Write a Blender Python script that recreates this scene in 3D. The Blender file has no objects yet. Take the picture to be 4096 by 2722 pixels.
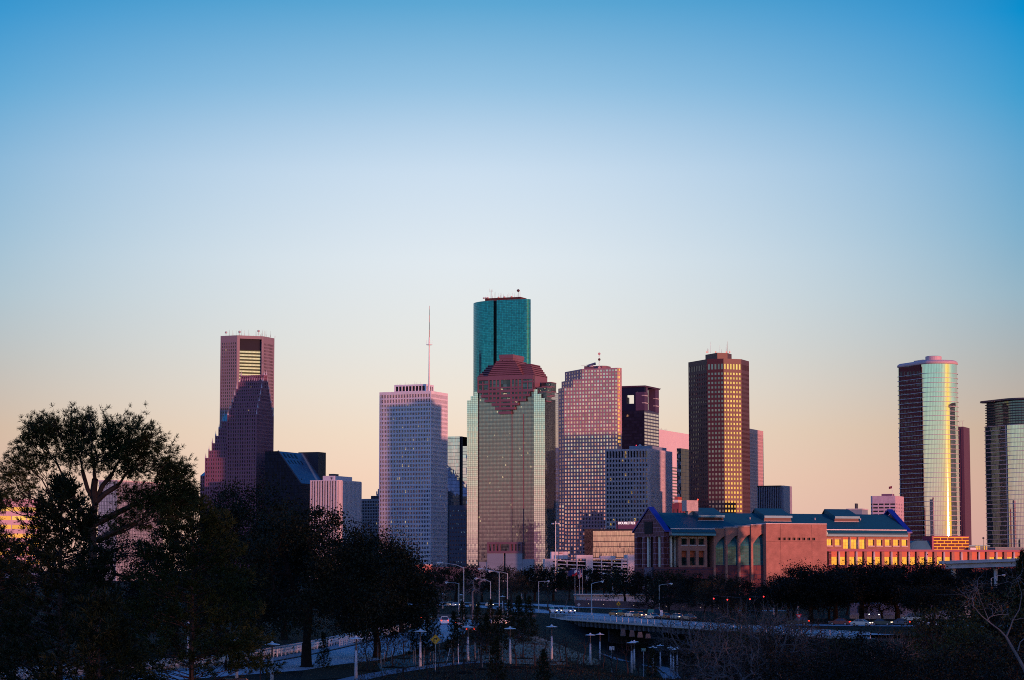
import bpy, math, random
import numpy as np
from mathutils import Vector, Matrix
R_ = math.radians
sc = bpy.context.scene
COL = sc.collection
# ---------------------------------------------------------------- camera
CAMZ = 12.0
FPX = 85 / 36 * 4096            # focal length in photo pixels
PITCH = math.atan(920 / FPX)
CP, SP = math.cos(PITCH), math.sin(PITCH)
K = 4096 / 2359.0
cam_d = bpy.data.cameras.new('camera')
cam_d.lens = 85; cam_d.sensor_width = 36; cam_d.sensor_fit = 'HORIZONTAL'
cam_d.clip_start = 0.5; cam_d.clip_end = 60000
cam = bpy.data.objects.new('camera', cam_d); COL.objects.link(cam)
cam.location = (0, 0, CAMZ); cam.rotation_euler = (R_(90) + PITCH, 0, 0)
sc.camera = cam
sc.view_settings.view_transform = 'Standard'; sc.view_settings.look = 'None'
sc.view_settings.exposure = 0; sc.view_settings.gamma = 1
sc.view_settings.use_curve_mapping = False
sc.cycles.max_bounces = 6; sc.cycles.diffuse_bounces = 2; sc.cycles.glossy_bounces = 4
sc.cycles.use_denoising = False
sc.cycles.filter_width = 1.0
sc.cycles.sample_clamp_indirect = 4.0

def lin(r, g, b, k=1.0):
    f = lambda c: (c / 12.92 if c <= .04045 else ((c + .055) / 1.055) ** 2.4)
    return (f(r / 255) * k, f(g / 255) * k, f(b / 255) * k, 1)

# ---------------------------------------------------------------- node helper
class NT:
    def __init__(s, tree): s.t = tree; s.n = tree.nodes; s.l = tree.links
    def put(s, sock, v):
        if v is None: return
        if isinstance(v, bpy.types.NodeSocket): s.l.new(v, sock)
        else: sock.default_value = v
    def node(s, typ, ins=None, **kw):
        n = s.n.new(typ)
        for k, v in kw.items(): setattr(n, k, v)
        for k, v in (ins or {}).items(): s.put(n.inputs[k], v)
        return n
    def m(s, op, a, b=None, c=None, clamp=False):
        n = s.n.new('ShaderNodeMath'); n.operation = op; n.use_clamp = clamp
        s.put(n.inputs[0], a); s.put(n.inputs[1], b); s.put(n.inputs[2], c)
        return n.outputs[0]
    def vm(s, op, a, b=None):
        n = s.n.new('ShaderNodeVectorMath'); n.operation = op
        s.put(n.inputs[0], a); s.put(n.inputs[1], b)
        return n.outputs[0]
    def mix(s, f, a, b, blend='MIX'):
        n = s.n.new('ShaderNodeMix'); n.data_type = 'RGBA'; n.blend_type = blend; n.clamp_factor = True
        s.put(n.inputs[0], f); s.put(n.inputs[6], a); s.put(n.inputs[7], b)
        return n.outputs[2]
    def ramp(s, fac, stops, interp='LINEAR'):
        n = s.n.new('ShaderNodeValToRGB'); r = n.color_ramp; r.interpolation = interp
        while len(r.elements) < len(stops): r.elements.new(1.0)
        for e, (p, c) in zip(r.elements, stops): e.position = p; e.color = c
        s.put(n.inputs[0], fac)
        return n.outputs[0]
    def mapr(s, v, a, b, c=0.0, d=1.0, smooth=True):
        n = s.n.new('ShaderNodeMapRange'); n.interpolation_type = 'SMOOTHSTEP' if smooth else 'LINEAR'; n.clamp = True
        for i, x in enumerate((v, a, b, c, d)): s.put(n.inputs[i], x)
        return n.outputs[0]

# ---------------------------------------------------------------- sky and sun
SUN_AZ, SUN_EL = R_(43.6), R_(.3)        # azimuth measured from straight behind the camera towards its right
S_DIR = Vector((math.sin(SUN_AZ) * math.cos(SUN_EL), -math.cos(SUN_AZ) * math.cos(SUN_EL), math.sin(SUN_EL)))
def make_world():
    w = bpy.data.worlds.new('World'); sc.world = w; w.use_nodes = True
    nt = NT(w.node_tree); nt.n.clear()
    d = nt.node('ShaderNodeTexCoord').outputs['Generated']
    xyz = nt.node('ShaderNodeSeparateXYZ', {0: d}).outputs
    x, y, z = xyz[0], xyz[1], xyz[2]
    t = nt.m('SQRT', nt.m('MAXIMUM', z, 0.0))
    def E(deg): return math.sqrt(math.sin(R_(deg)))
    # eastern dusk sky: middle and towards the sides
    cen = [(0, lin(240,190,172)), (E(.7), lin(243,199,178)), (E(2.2), lin(246,214,190)), (E(3.2), lin(243,222,200)), (E(4.2), lin(238,228,214)),
           (E(5.3), lin(231,231,226)), (E(7.3), lin(224,233,239)), (E(9.4), lin(203,222,239)), (E(10.4), lin(180,209,233)), (E(11.4), lin(149,194,226)),
           (E(13.4), lin(90,166,211)), (E(18), lin(40,115,180)), (E(30), (.008,.11,.36,1)), (E(60), (.005,.085,.33,1)), (1, (.004,.08,.32,1))]
    edg = [(0, lin(208,155,150)), (E(.7), lin(210,160,152)), (E(2.2), lin(208,170,152)), (E(3.3), lin(200,174,152)), (E(4.8), lin(176,178,176)),
           (E(6.4), lin(152,182,198)), (E(7.9), lin(127,176,205)), (E(9.5), lin(104,168,208)), (E(11), lin(64,158,208)), (E(12.9), lin(0,142,205)),
           (E(18), lin(5,85,155)), (E(30), (.008,.11,.36,1)), (E(60), (.005,.085,.33,1)), (1, (.004,.08,.32,1))]
    east_c = nt.ramp(t, cen); east_e = nt.ramp(t, edg)
    ex = nt.m('POWER', nt.m('DIVIDE', nt.m('ABSOLUTE', nt.m('ADD', x, .02)), .225, clamp=True), 1.7)
    east = nt.mix(ex, east_c, east_e)
    # western afterglow
    wst = [(0, (.38,.20,.22,1)), (E(.6), (.68,.36,.34,1)), (E(1.5), (.80,.48,.41,1)), (E(2.6), (.68,.59,.47,1)), (E(3.6), (.53,.61,.52,1)), (E(4.6), (.37,.58,.57,1)),
           (E(5.6), (.28,.53,.57,1)), (E(8), (.20,.42,.54,1)), (E(13), (.26,.37,.80,1)), (E(25), (.22,.32,.90,1)), (E(45), (.05,.17,.66,1)),
           (E(65), (.006,.09,.36,1)), (1, (.004,.08,.32,1))]
    west = nt.ramp(t, wst)
    ew = nt.mapr(y, -.15, .7)
    sky = nt.mix(ew, west, east)
    # glow round the setting sun
    hd = nt.node('ShaderNodeCombineXYZ', {0: x, 1: y, 2: 0.0}).outputs[0]
    hd = nt.vm('NORMALIZE', hd)
    dp = nt.node('ShaderNodeVectorMath', {0: hd, 1: (math.sin(SUN_AZ + .16), -math.cos(SUN_AZ + .16), 0)}, operation='DOT_PRODUCT').outputs['Value']
    ang = nt.m('ARCCOSINE', nt.m('MINIMUM', dp, .999999))
    def gauss(wd):
        q = nt.m('DIVIDE', ang, R_(wd))
        return nt.m('EXPONENT', nt.m('MULTIPLY', nt.m('MULTIPLY', q, q), -1.0))
    core = nt.ramp(t, [(0, (1.0,.36,.005,1)), (E(2), (1.15,.55,.015,1)), (E(4), (1.05,.60,.06,1)), (E(6), (.95,.60,.12,1)), (E(9), (.5,.5,.4,1)), (E(16), (.1,.1,.1,1)), (E(28), (0,0,0,1))])
    wide = nt.ramp(t, [(0, (.40,.14,.02,1)), (E(3), (.36,.22,.05,1)), (E(6), (.28,.26,.14,1)), (E(12), (.12,.12,.12,1)), (E(25), (0,0,0,1))])
    sky = nt.mix(gauss(17), sky, core)
    low = nt.ramp(t, [(0, (.95,.37,.02,1)), (E(1.2), (.95,.48,.05,1)), (E(3), (.72,.56,.22,1)), (E(5), (.45,.5,.4,1))])
    sky = nt.mix(nt.m('MULTIPLY', gauss(34), nt.mapr(t, E(5), E(1.5), 0.0, .85)), sky, low)
    sky = nt.mix(1.0, sky, nt.mix(gauss(28), (0,0,0,1), wide), 'ADD')
    nis = nt.node('ShaderNodeTexSky', sky_type='NISHITA', sun_disc=False, sun_elevation=SUN_EL, sun_rotation=math.atan2(S_DIR.x, S_DIR.y), air_density=1.2, dust_density=1.5, ozone_density=2.0)
    nb = nt.node('ShaderNodeBackground', {0: nis.outputs[0], 1: .008})
    bg = nt.node('ShaderNodeBackground', {0: sky, 1: 1.0})
    add = nt.node('ShaderNodeAddShader', {0: bg.outputs[0], 1: nb.outputs[0]})
    nt.node('ShaderNodeOutputWorld', {0: add.outputs[0]})
make_world()
sl = bpy.data.lights.new('sun', 'SUN'); sl.energy = 3.6; sl.angle = R_(.5); sl.color = (1.0, .36, .27)
sun = bpy.data.objects.new('sun', sl); COL.objects.link(sun); sun.location = (300, -300, 200)
sun.rotation_euler = (-S_DIR).to_track_quat('-Z', 'Y').to_euler()

# ---------------------------------------------------------------- photo geometry
def ray(u, v): return Vector((u - 2048, FPX * CP - (1361 - v) * SP, FPX * SP + (1361 - v) * CP))
def at(u, v, D):
    r = ray(u, v); t = D / r.y
    return Vector((r.x * t, D, CAMZ + r.z * t))
def onz(u, v, z):
    r = ray(u, v); t = (z - CAMZ) / r.z
    return Vector((r.x * t, r.y * t, z))
def zat(u, v, x, y):                 # height seen at photo row v above plan point
    dy = y; k = (1361 - v) / FPX
    # (dz*CP - y*SP)/(y*CP + dz*SP) = k
    return CAMZ + y * (k * CP + SP) / (CP - k * SP)
def slide(M, d, z, u):               # distance along d from M until photo column u
    k = (u - 2048) / FPX
    return (k * (M[1] * CP + (z - CAMZ) * SP) - M[0]) / (d[0] - k * d[1] * CP)
def gp(u, v, z=0): return onz(u * K, v * K, z)
def xat(uP, D, z=0): return (uP * K - 2048) / FPX * (D * CP + (z - CAMZ) * SP)

# ---------------------------------------------------------------- mesh helper
def wl(o):
    p = Vector((0, 0, 0))
    while o is not None: p = p + o.location; o = o.parent
    return p
class MB:
    def __init__(s): s.v = []; s.f = []; s.uv = []; s.mi = []
    def face(s, pts, uv=None, mi=0):
        i = len(s.v); s.v += [tuple(p) for p in pts]; s.f.append(tuple(range(i, i + len(pts))))
        s.uv += uv if uv else [(0, 0)] * len(pts); s.mi.append(mi)
    def box(s, o, ex, ey, ez, mi=0):
        o, ex, ey, ez = Vector(o), Vector(ex), Vector(ey), Vector(ez)
        if ex.cross(ey).dot(ez) < 0: o = o + ex; ex = -ex
        c = [o, o + ex, o + ex + ey, o + ey]; d = [p + ez for p in c]
        a, b = ex.length, ez.length
        s.face([c[3], c[2], c[1], c[0]], mi=mi); s.face(d, mi=mi)
        for i in range(4):
            j = (i + 1) % 4
            s.face([c[i], c[j], d[j], d[i]], [(0, 0), (a, 0), (a, b), (0, b)], mi)
    def cbox(s, x, y, z, sx, sy, sz, mi=0): s.box((x - sx / 2, y - sy / 2, z), (sx, 0, 0), (0, sy, 0), (0, 0, sz), mi)
    def prism(s, poly, z0, z1, mi=0, top=True, sc1=1.0, c=None):
        n = len(poly)
        if c is None: c = (sum(p[0] for p in poly) / n, sum(p[1] for p in poly) / n)
        up = [(c[0] + (p[0] - c[0]) * sc1, c[1] + (p[1] - c[1]) * sc1) for p in poly]
        L = 0
        for i in range(n):
            j = (i + 1) % n; w = math.dist(poly[i], poly[j])
            s.face([(*poly[i], z0), (*poly[j], z0), (*up[j], z1), (*up[i], z1)], [(L, z0), (L + w, z0), (L + w, z1), (L, z1)], mi)
            L += w
        if top:
            s.face([(*p, z1) for p in up], mi=mi); s.face([(*p, z0) for p in reversed(poly)], mi=mi)
    def tube(s, pts, rad, n=6, cap=True, mi=0):
        pts = [Vector(p) for p in pts]
        if not hasattr(rad, '__len__'): rad = [rad] * len(pts)
        base = len(s.v); a = None
        for i, p in enumerate(pts):
            d = (pts[min(i + 1, len(pts) - 1)] - pts[max(i - 1, 0)])
            d = d.normalized() if d.length > 1e-9 else Vector((0, 0, 1))
            if a is None: a = d.orthogonal().normalized()
            a = (a - d * a.dot(d)); a = a.normalized() if a.length > 1e-6 else d.orthogonal().normalized()
            b = d.cross(a)
            for k in range(n):
                t = 2 * math.pi * k / n
                s.v.append(tuple(p + (a * math.cos(t) + b * math.sin(t)) * rad[i]))
        for i in range(len(pts) - 1):
            for k in range(n):
                q = base + i * n; k2 = (k + 1) % n
                s.f.append((q + k, q + k2, q + n + k2, q + n + k)); s.uv += [(0, 0)] * 4; s.mi.append(mi)
        if cap:
            for ring in (list(range(base + n - 1, base - 1, -1)), list(range(base + (len(pts) - 1) * n, base + len(pts) * n))):
                s.f.append(tuple(ring)); s.uv += [(0, 0)] * n; s.mi.append(mi)
    def lathe(s, c, prof, n=16, mi=0):
        c = Vector(c); base = len(s.v)
        for r, z in prof:
            for k in range(n):
                t = 2 * math.pi * k / n
                s.v.append((c.x + r * math.cos(t), c.y + r * math.sin(t), c.z + z))
        for i in range(len(prof) - 1):
            for k in range(n):
                q = base + i * n; k2 = (k + 1) % n
                s.f.append((q + k, q + k2, q + n + k2, q + n + k)); s.uv += [(0, 0)] * 4; s.mi.append(mi)
    def mesh(s, name, mats, off=Vector((0, 0, 0)), smooth=False):
        me = bpy.data.meshes.new(name)
        v = np.array(s.v, dtype=np.float64) - np.array(off) if s.v else np.zeros((0, 3))
        me.from_pydata(v.tolist(), [], s.f)
        ul = me.uv_layers.new(name='uv'); ul.data.foreach_set('uv', np.array(s.uv, dtype=np.float32).ravel())
        for m in (mats if isinstance(mats, (list, tuple)) else [mats]): me.materials.append(m)
        if any(s.mi): me.polygons.foreach_set('material_index', s.mi)
        if smooth: me.polygons.foreach_set('use_smooth', [True] * len(me.polygons))
        return me
    def build(s, name, mats, parent=None, smooth=False, origin=None):
        off = wl(parent) if parent is not None else Vector((0, 0, 0))
        o = bpy.data.objects.new(name, s.mesh(name, mats, off + (Vector(origin) if origin is not None else Vector((0, 0, 0))), smooth))
        if origin is not None: o.location = origin
        COL.objects.link(o)
        if parent is not None: o.parent = parent
        return o
def tag(o, label=None, cat=None, group=None, kind=None):
    if label: o['label'] = label
    if cat: o['category'] = cat
    if group: o['group'] = group
    if kind: o['kind'] = kind
    return o
def thing(name, label, cat, loc, group=None):
    o = bpy.data.objects.new(name, None); COL.objects.link(o); o.location = loc; o.empty_display_size = 1
    return tag(o, label, cat, group)
def struct(name, mb, m): return tag(mb.build(name, m), kind='structure')
def copy_tree(o, parent=None):
    c = o.copy(); COL.objects.link(c)
    if parent is not None: c.parent = parent
    for ch in list(KIDS(o)): copy_tree(ch, c)
    return c
def KIDS(o): return [c for c in o.children]

# ---------------------------------------------------------------- materials
def MAT(name, col, rough=.65, metal=0.0, var=.18, scale=.3, bump=0.0, emit=None, es=1.0, stretch=None, spec=.4):
    m = bpy.data.materials.new(name); m.use_nodes = True
    nt = NT(m.node_tree); b = nt.n['Principled BSDF']
    c = (*col[:3], 1)
    if var > 0:
        g = nt.node('ShaderNodeNewGeometry').outputs['Position']
        if stretch: g = nt.vm('MULTIPLY', g, stretch)
        n = nt.node('ShaderNodeTexNoise', {'Vector': g, 'Scale': scale, 'Detail': 5.0, 'Roughness': .65}).outputs[0]
        k = nt.mapr(n, .3, .7, 1 - var, 1 + var, False)
        k3 = nt.node('ShaderNodeCombineXYZ', {0: k, 1: k, 2: k}).outputs[0]
        nt.put(b.inputs['Base Color'], nt.vm('MULTIPLY', c[:3], k3))
        if bump:
            nt.put(b.inputs['Normal'], nt.node('ShaderNodeBump', {'Height': n, 'Strength': bump, 'Distance': .3}).outputs[0])
    else: b.inputs['Base Color'].default_value = c
    b.inputs['Roughness'].default_value = rough; b.inputs['Metallic'].default_value = metal
    b.inputs['Specular IOR Level'].default_value = spec
    if emit: b.inputs['Emission Color'].default_value = (*emit[:3], 1); b.inputs['Emission Strength'].default_value = es
    return m
def GLASS(name, tint, mull=(.02, .02, .025), tx=.08, ty=.08, jit=.012, var=.25, lit=0.0, metal=.9, rough=.05, band=None, inner=(.02, .02, .03), litcol=(1, .72, .35), les=.6, spec=.5):
    """reflective window glass, one pane per unit of UV; mullions where a pane ends; a few panes lit from inside"""
    m = bpy.data.materials.new(name); m.use_nodes = True
    nt = NT(m.node_tree); b = nt.n['Principled BSDF']
    uv = nt.node('ShaderNodeSeparateXYZ', {0: nt.node('ShaderNodeUVMap').outputs[0]}).outputs
    u, v = uv[0], uv[1]
    rnd = nt.node('ShaderNodeObjectInfo').outputs['Random']
    cell = nt.node('ShaderNodeCombineXYZ', {0: nt.m('FLOOR', u), 1: nt.m('FLOOR', v), 2: nt.m('MULTIPLY', rnd, 57.0)}).outputs[0]
    wn = nt.node('ShaderNodeTexWhiteNoise', {0: cell}, noise_dimensions='3D')
    rv, rc = wn.outputs['Value'], wn.outputs['Color']
    mask = None
    if tx > 0 or ty > 0:
        a = nt.m('LESS_THAN', nt.m('FRACT', nt.m('ADD', u, tx / 2)), tx); c = nt.m('LESS_THAN', nt.m('FRACT', nt.m('ADD', v, ty / 2)), ty)
        mask = nt.m('MAXIMUM', a, c)
    g = nt.node('ShaderNodeNewGeometry')
    if jit:
        nz = nt.node('ShaderNodeTexNoise', {'Vector': g.outputs['Position'], 'Scale': .8, 'Detail': 1.0}).outputs['Color']
        off = nt.vm('ADD', nt.vm('SUBTRACT', rc, (.5, .5, .5)), nt.vm('MULTIPLY', nt.vm('SUBTRACT', nz, (.5, .5, .5)), (.6, .6, .6)))
        nrm = nt.vm('NORMALIZE', nt.vm('ADD', g.outputs['Normal'], nt.vm('MULTIPLY', off, (jit, jit, jit))))
        nt.put(b.inputs['Normal'], nrm)
    k = nt.mapr(rv, 0, 1, 1 - var, 1 + var * .6, False)
    base = nt.vm('MULTIPLY', tint[:3], nt.node('ShaderNodeCombineXYZ', {0: k, 1: k, 2: k}).outputs[0])
    if band:                                     # every n-th storey a darker spandrel
        per, frac, bc = band
        bm = nt.m('LESS_THAN', nt.m('FRACT', nt.m('DIVIDE', v, per)), frac)
        base = nt.mix(bm, base, (*bc, 1))
    if mask is not None: base = nt.mix(mask, base, (*mull, 1))
    nt.put(b.inputs['Base Color'], base)
    nt.put(b.inputs['Metallic'], nt.m('MULTIPLY', nt.m('SUBTRACT', 1.0, mask), metal) if mask is not None else metal)
    nt.put(b.inputs['Roughness'], nt.m('MULTIPLY_ADD', mask, .45, rough) if mask is not None else rough)
    b.inputs['Specular IOR Level'].default_value = spec
    if lit > 0:
        sep = nt.node('ShaderNodeSeparateColor', {0: rc}).outputs[2]
        e = nt.m('GREATER_THAN', sep, 1 - lit)
        nz2 = nt.node('ShaderNodeTexNoise', {'Vector': g.outputs['Position'], 'Scale': .9, 'Detail': 2.0}).outputs[0]
        e = nt.m('MULTIPLY', e, nt.mapr(nz2, .42, .66))
        if mask is not None: e = nt.m('MULTIPLY', e, nt.m('SUBTRACT', 1.0, mask))
        nt.put(b.inputs['Emission Color'], (*litcol, 1)); nt.put(b.inputs['Emission Strength'], nt.m('MULTIPLY', e, les))
    return m
# ================================================================ ground
def S_(a, b, x):
    t = min(1, max(0, (x - a) / (b - a))); return t * t * (3 - 2 * t)
def gh(x, y):                        # ground height: a bayou channel is cut through the park on the right
    return -8 * S_(2, 30, x) * (1 - S_(42, 62, x)) * (1 - S_(560, 625, y)) * S_(255, 370, y)
def gpt(uP, vP):                     # ground point under a photo pixel
    p = gp(uP, vP)
    for _ in range(8):
        z = gh(p.x, p.y); p = gp(uP, vP, z)
    return p
def ground_mat():
    m = bpy.data.materials.new('park_ground'); m.use_nodes = True
    nt = NT(m.node_tree); b = nt.n['Principled BSDF']
    g = nt.node('ShaderNodeNewGeometry').outputs['Position']
    n1 = nt.node('ShaderNodeTexNoise', {'Vector': g, 'Scale': .09, 'Detail': 6.0, 'Roughness': .7}).outputs[0]
    n2 = nt.node('ShaderNodeTexNoise', {'Vector': g, 'Scale': 1.6, 'Detail': 4.0}).outputs[0]
    c = nt.mix(nt.mapr(n1, .42, .62), (.005, .0045, .0035, 1), (.016, .014, .010, 1))
    c = nt.mix(nt.mapr(n2, .5, .75), c, (.008, .009, .006, 1))
    nt.put(b.inputs['Base Color'], c); b.inputs['Roughness'].default_value = .95
    b.inputs['Specular IOR Level'].default_value = .1
    return m
def build_ground():
    mb = MB(); xs = [-40000, -6000, -1500, -400, -200] + list(range(-120, 181, 4)) + [260, 500, 1500, 6000, 40000]
    ys = [-20000, -3000, -600, -100, 0] + list(range(40, 720, 6)) + [800, 1000, 1500, 3000, 8000, 40000]
    nx = len(xs)
    for y in ys:
        for x in xs: mb.v.append((x, y, gh(x, y) - (.0 if True else 0)))
    for j in range(len(ys) - 1):
        for i in range(nx - 1):
            q = j * nx + i; mb.f.append((q, q + 1, q + nx + 1, q + nx)); mb.uv += [(0, 0)] * 4; mb.mi.append(0)
    return struct('ground', mb, ground_mat())
build_ground()
ASPH = MAT('concrete_road', (.31, .37, .42), .7, var=.25, scale=.25, stretch=(1, .25, 1))
PATHM = MAT('path_concrete', (.15, .17, .21), .8, var=.15, scale=.6)
PAINT = MAT('road_paint', (.7, .72, .75), .6, var=.25, scale=2)
CONC = MAT('pale_concrete', (.42, .45, .47), .75, var=.2, scale=.5)
DIRT = MAT('tan_dirt', (.25, .215, .155), .95, var=.2, scale=.25, bump=.3, spec=.05)
HYDRO = MAT('seeded_lawn', (.09, .165, .155), .95, var=.22, scale=.3, spec=.05)
def smooth_line(pts, n=8):
    out = []; P = [Vector(p) for p in pts]; P = [P[0] * 2 - P[1]] + P + [P[-1] * 2 - P[-2]]
    for i in range(1, len(P) - 2):
        for k in range(n):
            t = k / n; a, b, c, d = P[i - 1:i + 3]
            out.append(.5 * ((2 * b) + (c - a) * t + (2 * a - 5 * b + 4 * c - d) * t * t + (3 * b - a - 3 * c + d) * t ** 3))
    out.append(P[-2]); return out
def ribbon(name, pts, w, m, lift, hf=gh, parts=6, kind='structure', off=0.0):
    L = smooth_line([(p[0], p[1], 0) for p in pts]); mb = MB(); rows = []
    for i, p in enumerate(L):
        d = (L[min(i + 1, len(L) - 1)] - L[max(i - 1, 0)]).normalized(); nn = Vector((d.y, -d.x, 0))
        rows.append([p + nn * (off + w * (k / parts - .5)) for k in range(parts + 1)])
    for i in range(len(rows) - 1):
        for k in range(parts):
            q = [rows[i][k], rows[i][k + 1], rows[i + 1][k + 1], rows[i + 1][k]]
            mb.face([(p.x, p.y, hf(p.x, p.y) + lift) for p in q])
    # edge skirts
    return tag(mb.build(name, m), kind=kind)
def patch(name, px, m, lift):        # a ground sheet from its outline in the photo
    pts = [gpt(*p) for p in px]; c = sum(pts, Vector()) / len(pts); mb = MB(); n = len(pts); ring = 8
    for i in range(n):
        a, b = pts[i], pts[(i + 1) % n]
        for k in range(ring):
            s0, s1 = k / ring, (k + 1) / ring
            q = [c.lerp(a, s0), c.lerp(a, s1), c.lerp(b, s1), c.lerp(b, s0)] if k else [c, c.lerp(a, s1), c.lerp(b, s1)]
            mb.face([(p.x, p.y, gh(p.x, p.y) + lift) for p in q])
    return struct(name, mb, m)
RD1 = [(-66, 215), (-46, 262), (-33, 291), (-26, 312), (-19.5, 380), (-15, 470), (-13.5, 545), (-19, 600), (-42, 640)]
flat = lambda x, y: 0.0
ribbon('road', RD1, 12.5, ASPH, .012, flat)
for o_ in (-2.1, 2.1):
    L = smooth_line([(p[0], p[1], 0) for p in RD1], 10); mb = MB()
    for i in range(0, len(L) - 1, 2):
        a, b = L[i], L[i + 1]; d = (b - a).normalized(); nn = Vector((d.y, -d.x, 0)); b = a + d * min(3.0, (b - a).length)
        mb.face([(*(a + nn * (o_ - .09)).xy, .02), (*(a + nn * (o_ + .09)).xy, .02), (*(b + nn * (o_ + .09)).xy, .02), (*(b + nn * (o_ - .09)).xy, .02)])
    tag(mb.build('road_marking', PAINT), kind='structure')
RD2 = [(-40, 868), (-8, 800), (6, 712), (12.9, 690), (22, 655), (31.2, 613)]
ribbon('road', RD2, 13, ASPH, .012, flat)
ribbon('road', [(-60, 960), (0, 868), (9, 838), (19, 795), (32, 770), (50, 742), (80, 715)], 12, ASPH, .016, flat)
ribbon('road', [(46, 548), (70, 531), (100, 524), (140, 520)], 11, ASPH, .012, gh)
ribbon('path', [gpt(*p)[:2] for p in [(780, 1575), (864, 1556), (967, 1540), (1075, 1528), (1160, 1527)]], 3.2, PATHM, .06)
ribbon('path', [gpt(*p)[:2] for p in [(1395, 1512), (1430, 1520), (1480, 1533), (1540, 1552), (1620, 1582)]], 3.4, PATHM, .06)
ribbon('path', [gpt(*p)[:2] for p in [(1500, 1508), (1545, 1511), (1600, 1514)]], 3.0, PATHM, .06)
patch('dirt_bank', [(1075, 1522), (1110, 1500), (1150, 1478), (1203, 1459), (1232, 1464), (1270, 1480), (1310, 1494), (1345, 1508), (1380, 1522), (1385, 1532), (1300, 1534), (1210, 1531), (1130, 1529)], DIRT, .05)
patch('seeded_lawn', [(868, 1530), (905, 1520), (950, 1508), (1010, 1500), (1075, 1487), (1120, 1486), (1140, 1492), (1100, 1508), (1070, 1521), (1000, 1527), (940, 1537), (880, 1549)], HYDRO, .04)
patch('lawn', [(700, 1545), (780, 1532), (850, 1524), (905, 1519), (870, 1546), (800, 1562), (690, 1570)], MAT('dry_lawn', (.035, .028, .018), .95, var=.3, scale=.6, spec=.05), .035)

# ================================================================ building helpers
GAM = R_(22.4)
E1 = Vector((math.cos(GAM), -math.sin(GAM), 0)); E2 = Vector((math.sin(GAM), math.cos(GAM), 0))
def v2(p): return Vector((p[0], p[1], 0))
def P3(p, z): return Vector((p[0], p[1], z))
def facade(wall, panes, A, e, W, z0, z1, cols, rows, fw, fh, rec=.5, top=0, bot=0, side=0, mi=0):
    n = Vector((e.y, -e.x, 0)); A = v2(A); cw = (W - 2 * side) / cols; ch = (z1 - top - z0 - bot) / rows
    ww, wh = cw * fw, ch * fh
    xs = [side + cw * i + (cw - ww) / 2 for i in range(cols)]
    zs = [z0 + bot + ch * j + (ch - wh) / 2 for j in range(rows)]
    Q = lambda x, z, d=0: P3(A + e * x - n * d, z)
    prev = 0.0
    for i in range(cols + 1):
        nx = xs[i] if i < cols else W
        if nx - prev > 1e-6: wall.face([Q(prev, z0), Q(nx, z0), Q(nx, z1), Q(prev, z1)], mi=mi)
        if i < cols: prev = xs[i] + ww
    for x in xs:
        x2 = x + ww; pz = z0
        for j in range(rows + 1):
            nz = zs[j] if j < rows else z1
            if nz - pz > 1e-6: wall.face([Q(x, pz), Q(x2, pz), Q(x2, nz), Q(x, nz)], mi=mi)
            if j < rows: pz = zs[j] + wh
    for j in reversed(range(rows)):
        z, zb = zs[j], zs[j] + wh
        for x in xs:
            x2 = x + ww
            wall.face([Q(x, z), Q(x, z, rec), Q(x, zb, rec), Q(x, zb)], mi=mi); wall.face([Q(x2, z, rec), Q(x2, z), Q(x2, zb), Q(x2, zb, rec)], mi=mi)
            wall.face([Q(x, z, rec), Q(x, z), Q(x2, z), Q(x2, z, rec)], mi=mi); wall.face([Q(x, zb), Q(x, zb, rec), Q(x2, zb, rec), Q(x2, zb)], mi=mi)
            panes.append((Q(x, z, rec), e * ww, wh))
def windows(t, panes, glass, n=100, name='window', nu=1, nv=1):
    cache = {}
    for k, (p, ex, h) in enumerate(panes[:n]):
        key = (round(ex.x, 3), round(ex.y, 3), round(h, 3))
        if key not in cache:
            mb = MB(); up = Vector((0, 0, h))
            mb.face([Vector(), ex, ex + up, up], [(0, 0), (nu, 0), (nu, nv), (0, nv)])
            cache[key] = mb.mesh(name, glass)
        o = bpy.data.objects.new(name, cache[key]); COL.objects.link(o); o.parent = t; o.location = p - wl(t)
    if len(panes) > n:
        mb = MB()
        for k, (p, ex, h) in enumerate(panes[n:]):
            up = Vector((0, 0, h)); i, j = 3 * (k % 60), 3 * (k // 60)
            mb.face([p, p + ex, p + ex + up, p + up], [(i, j), (i + nu, j), (i + nu, j + nv), (i, j + nv)])
        mb.build(name, glass, t)['kind'] = 'stuff'
def curtain(mb, A, e, W, z0, z1, nu, nv, u0=0, mi=0):
    A = v2(A); B = A + e * W
    mb.face([P3(A, z0), P3(B, z0), P3(B, z1), P3(A, z1)], [(u0, 0), (u0 + nu, 0), (u0 + nu, nv), (u0, nv)], mi)
def plain(mb, A, B, z0, z1, mi=0): mb.face([P3(A, z0), P3(B, z0), P3(B, z1), P3(A, z1)], mi=mi)
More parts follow.
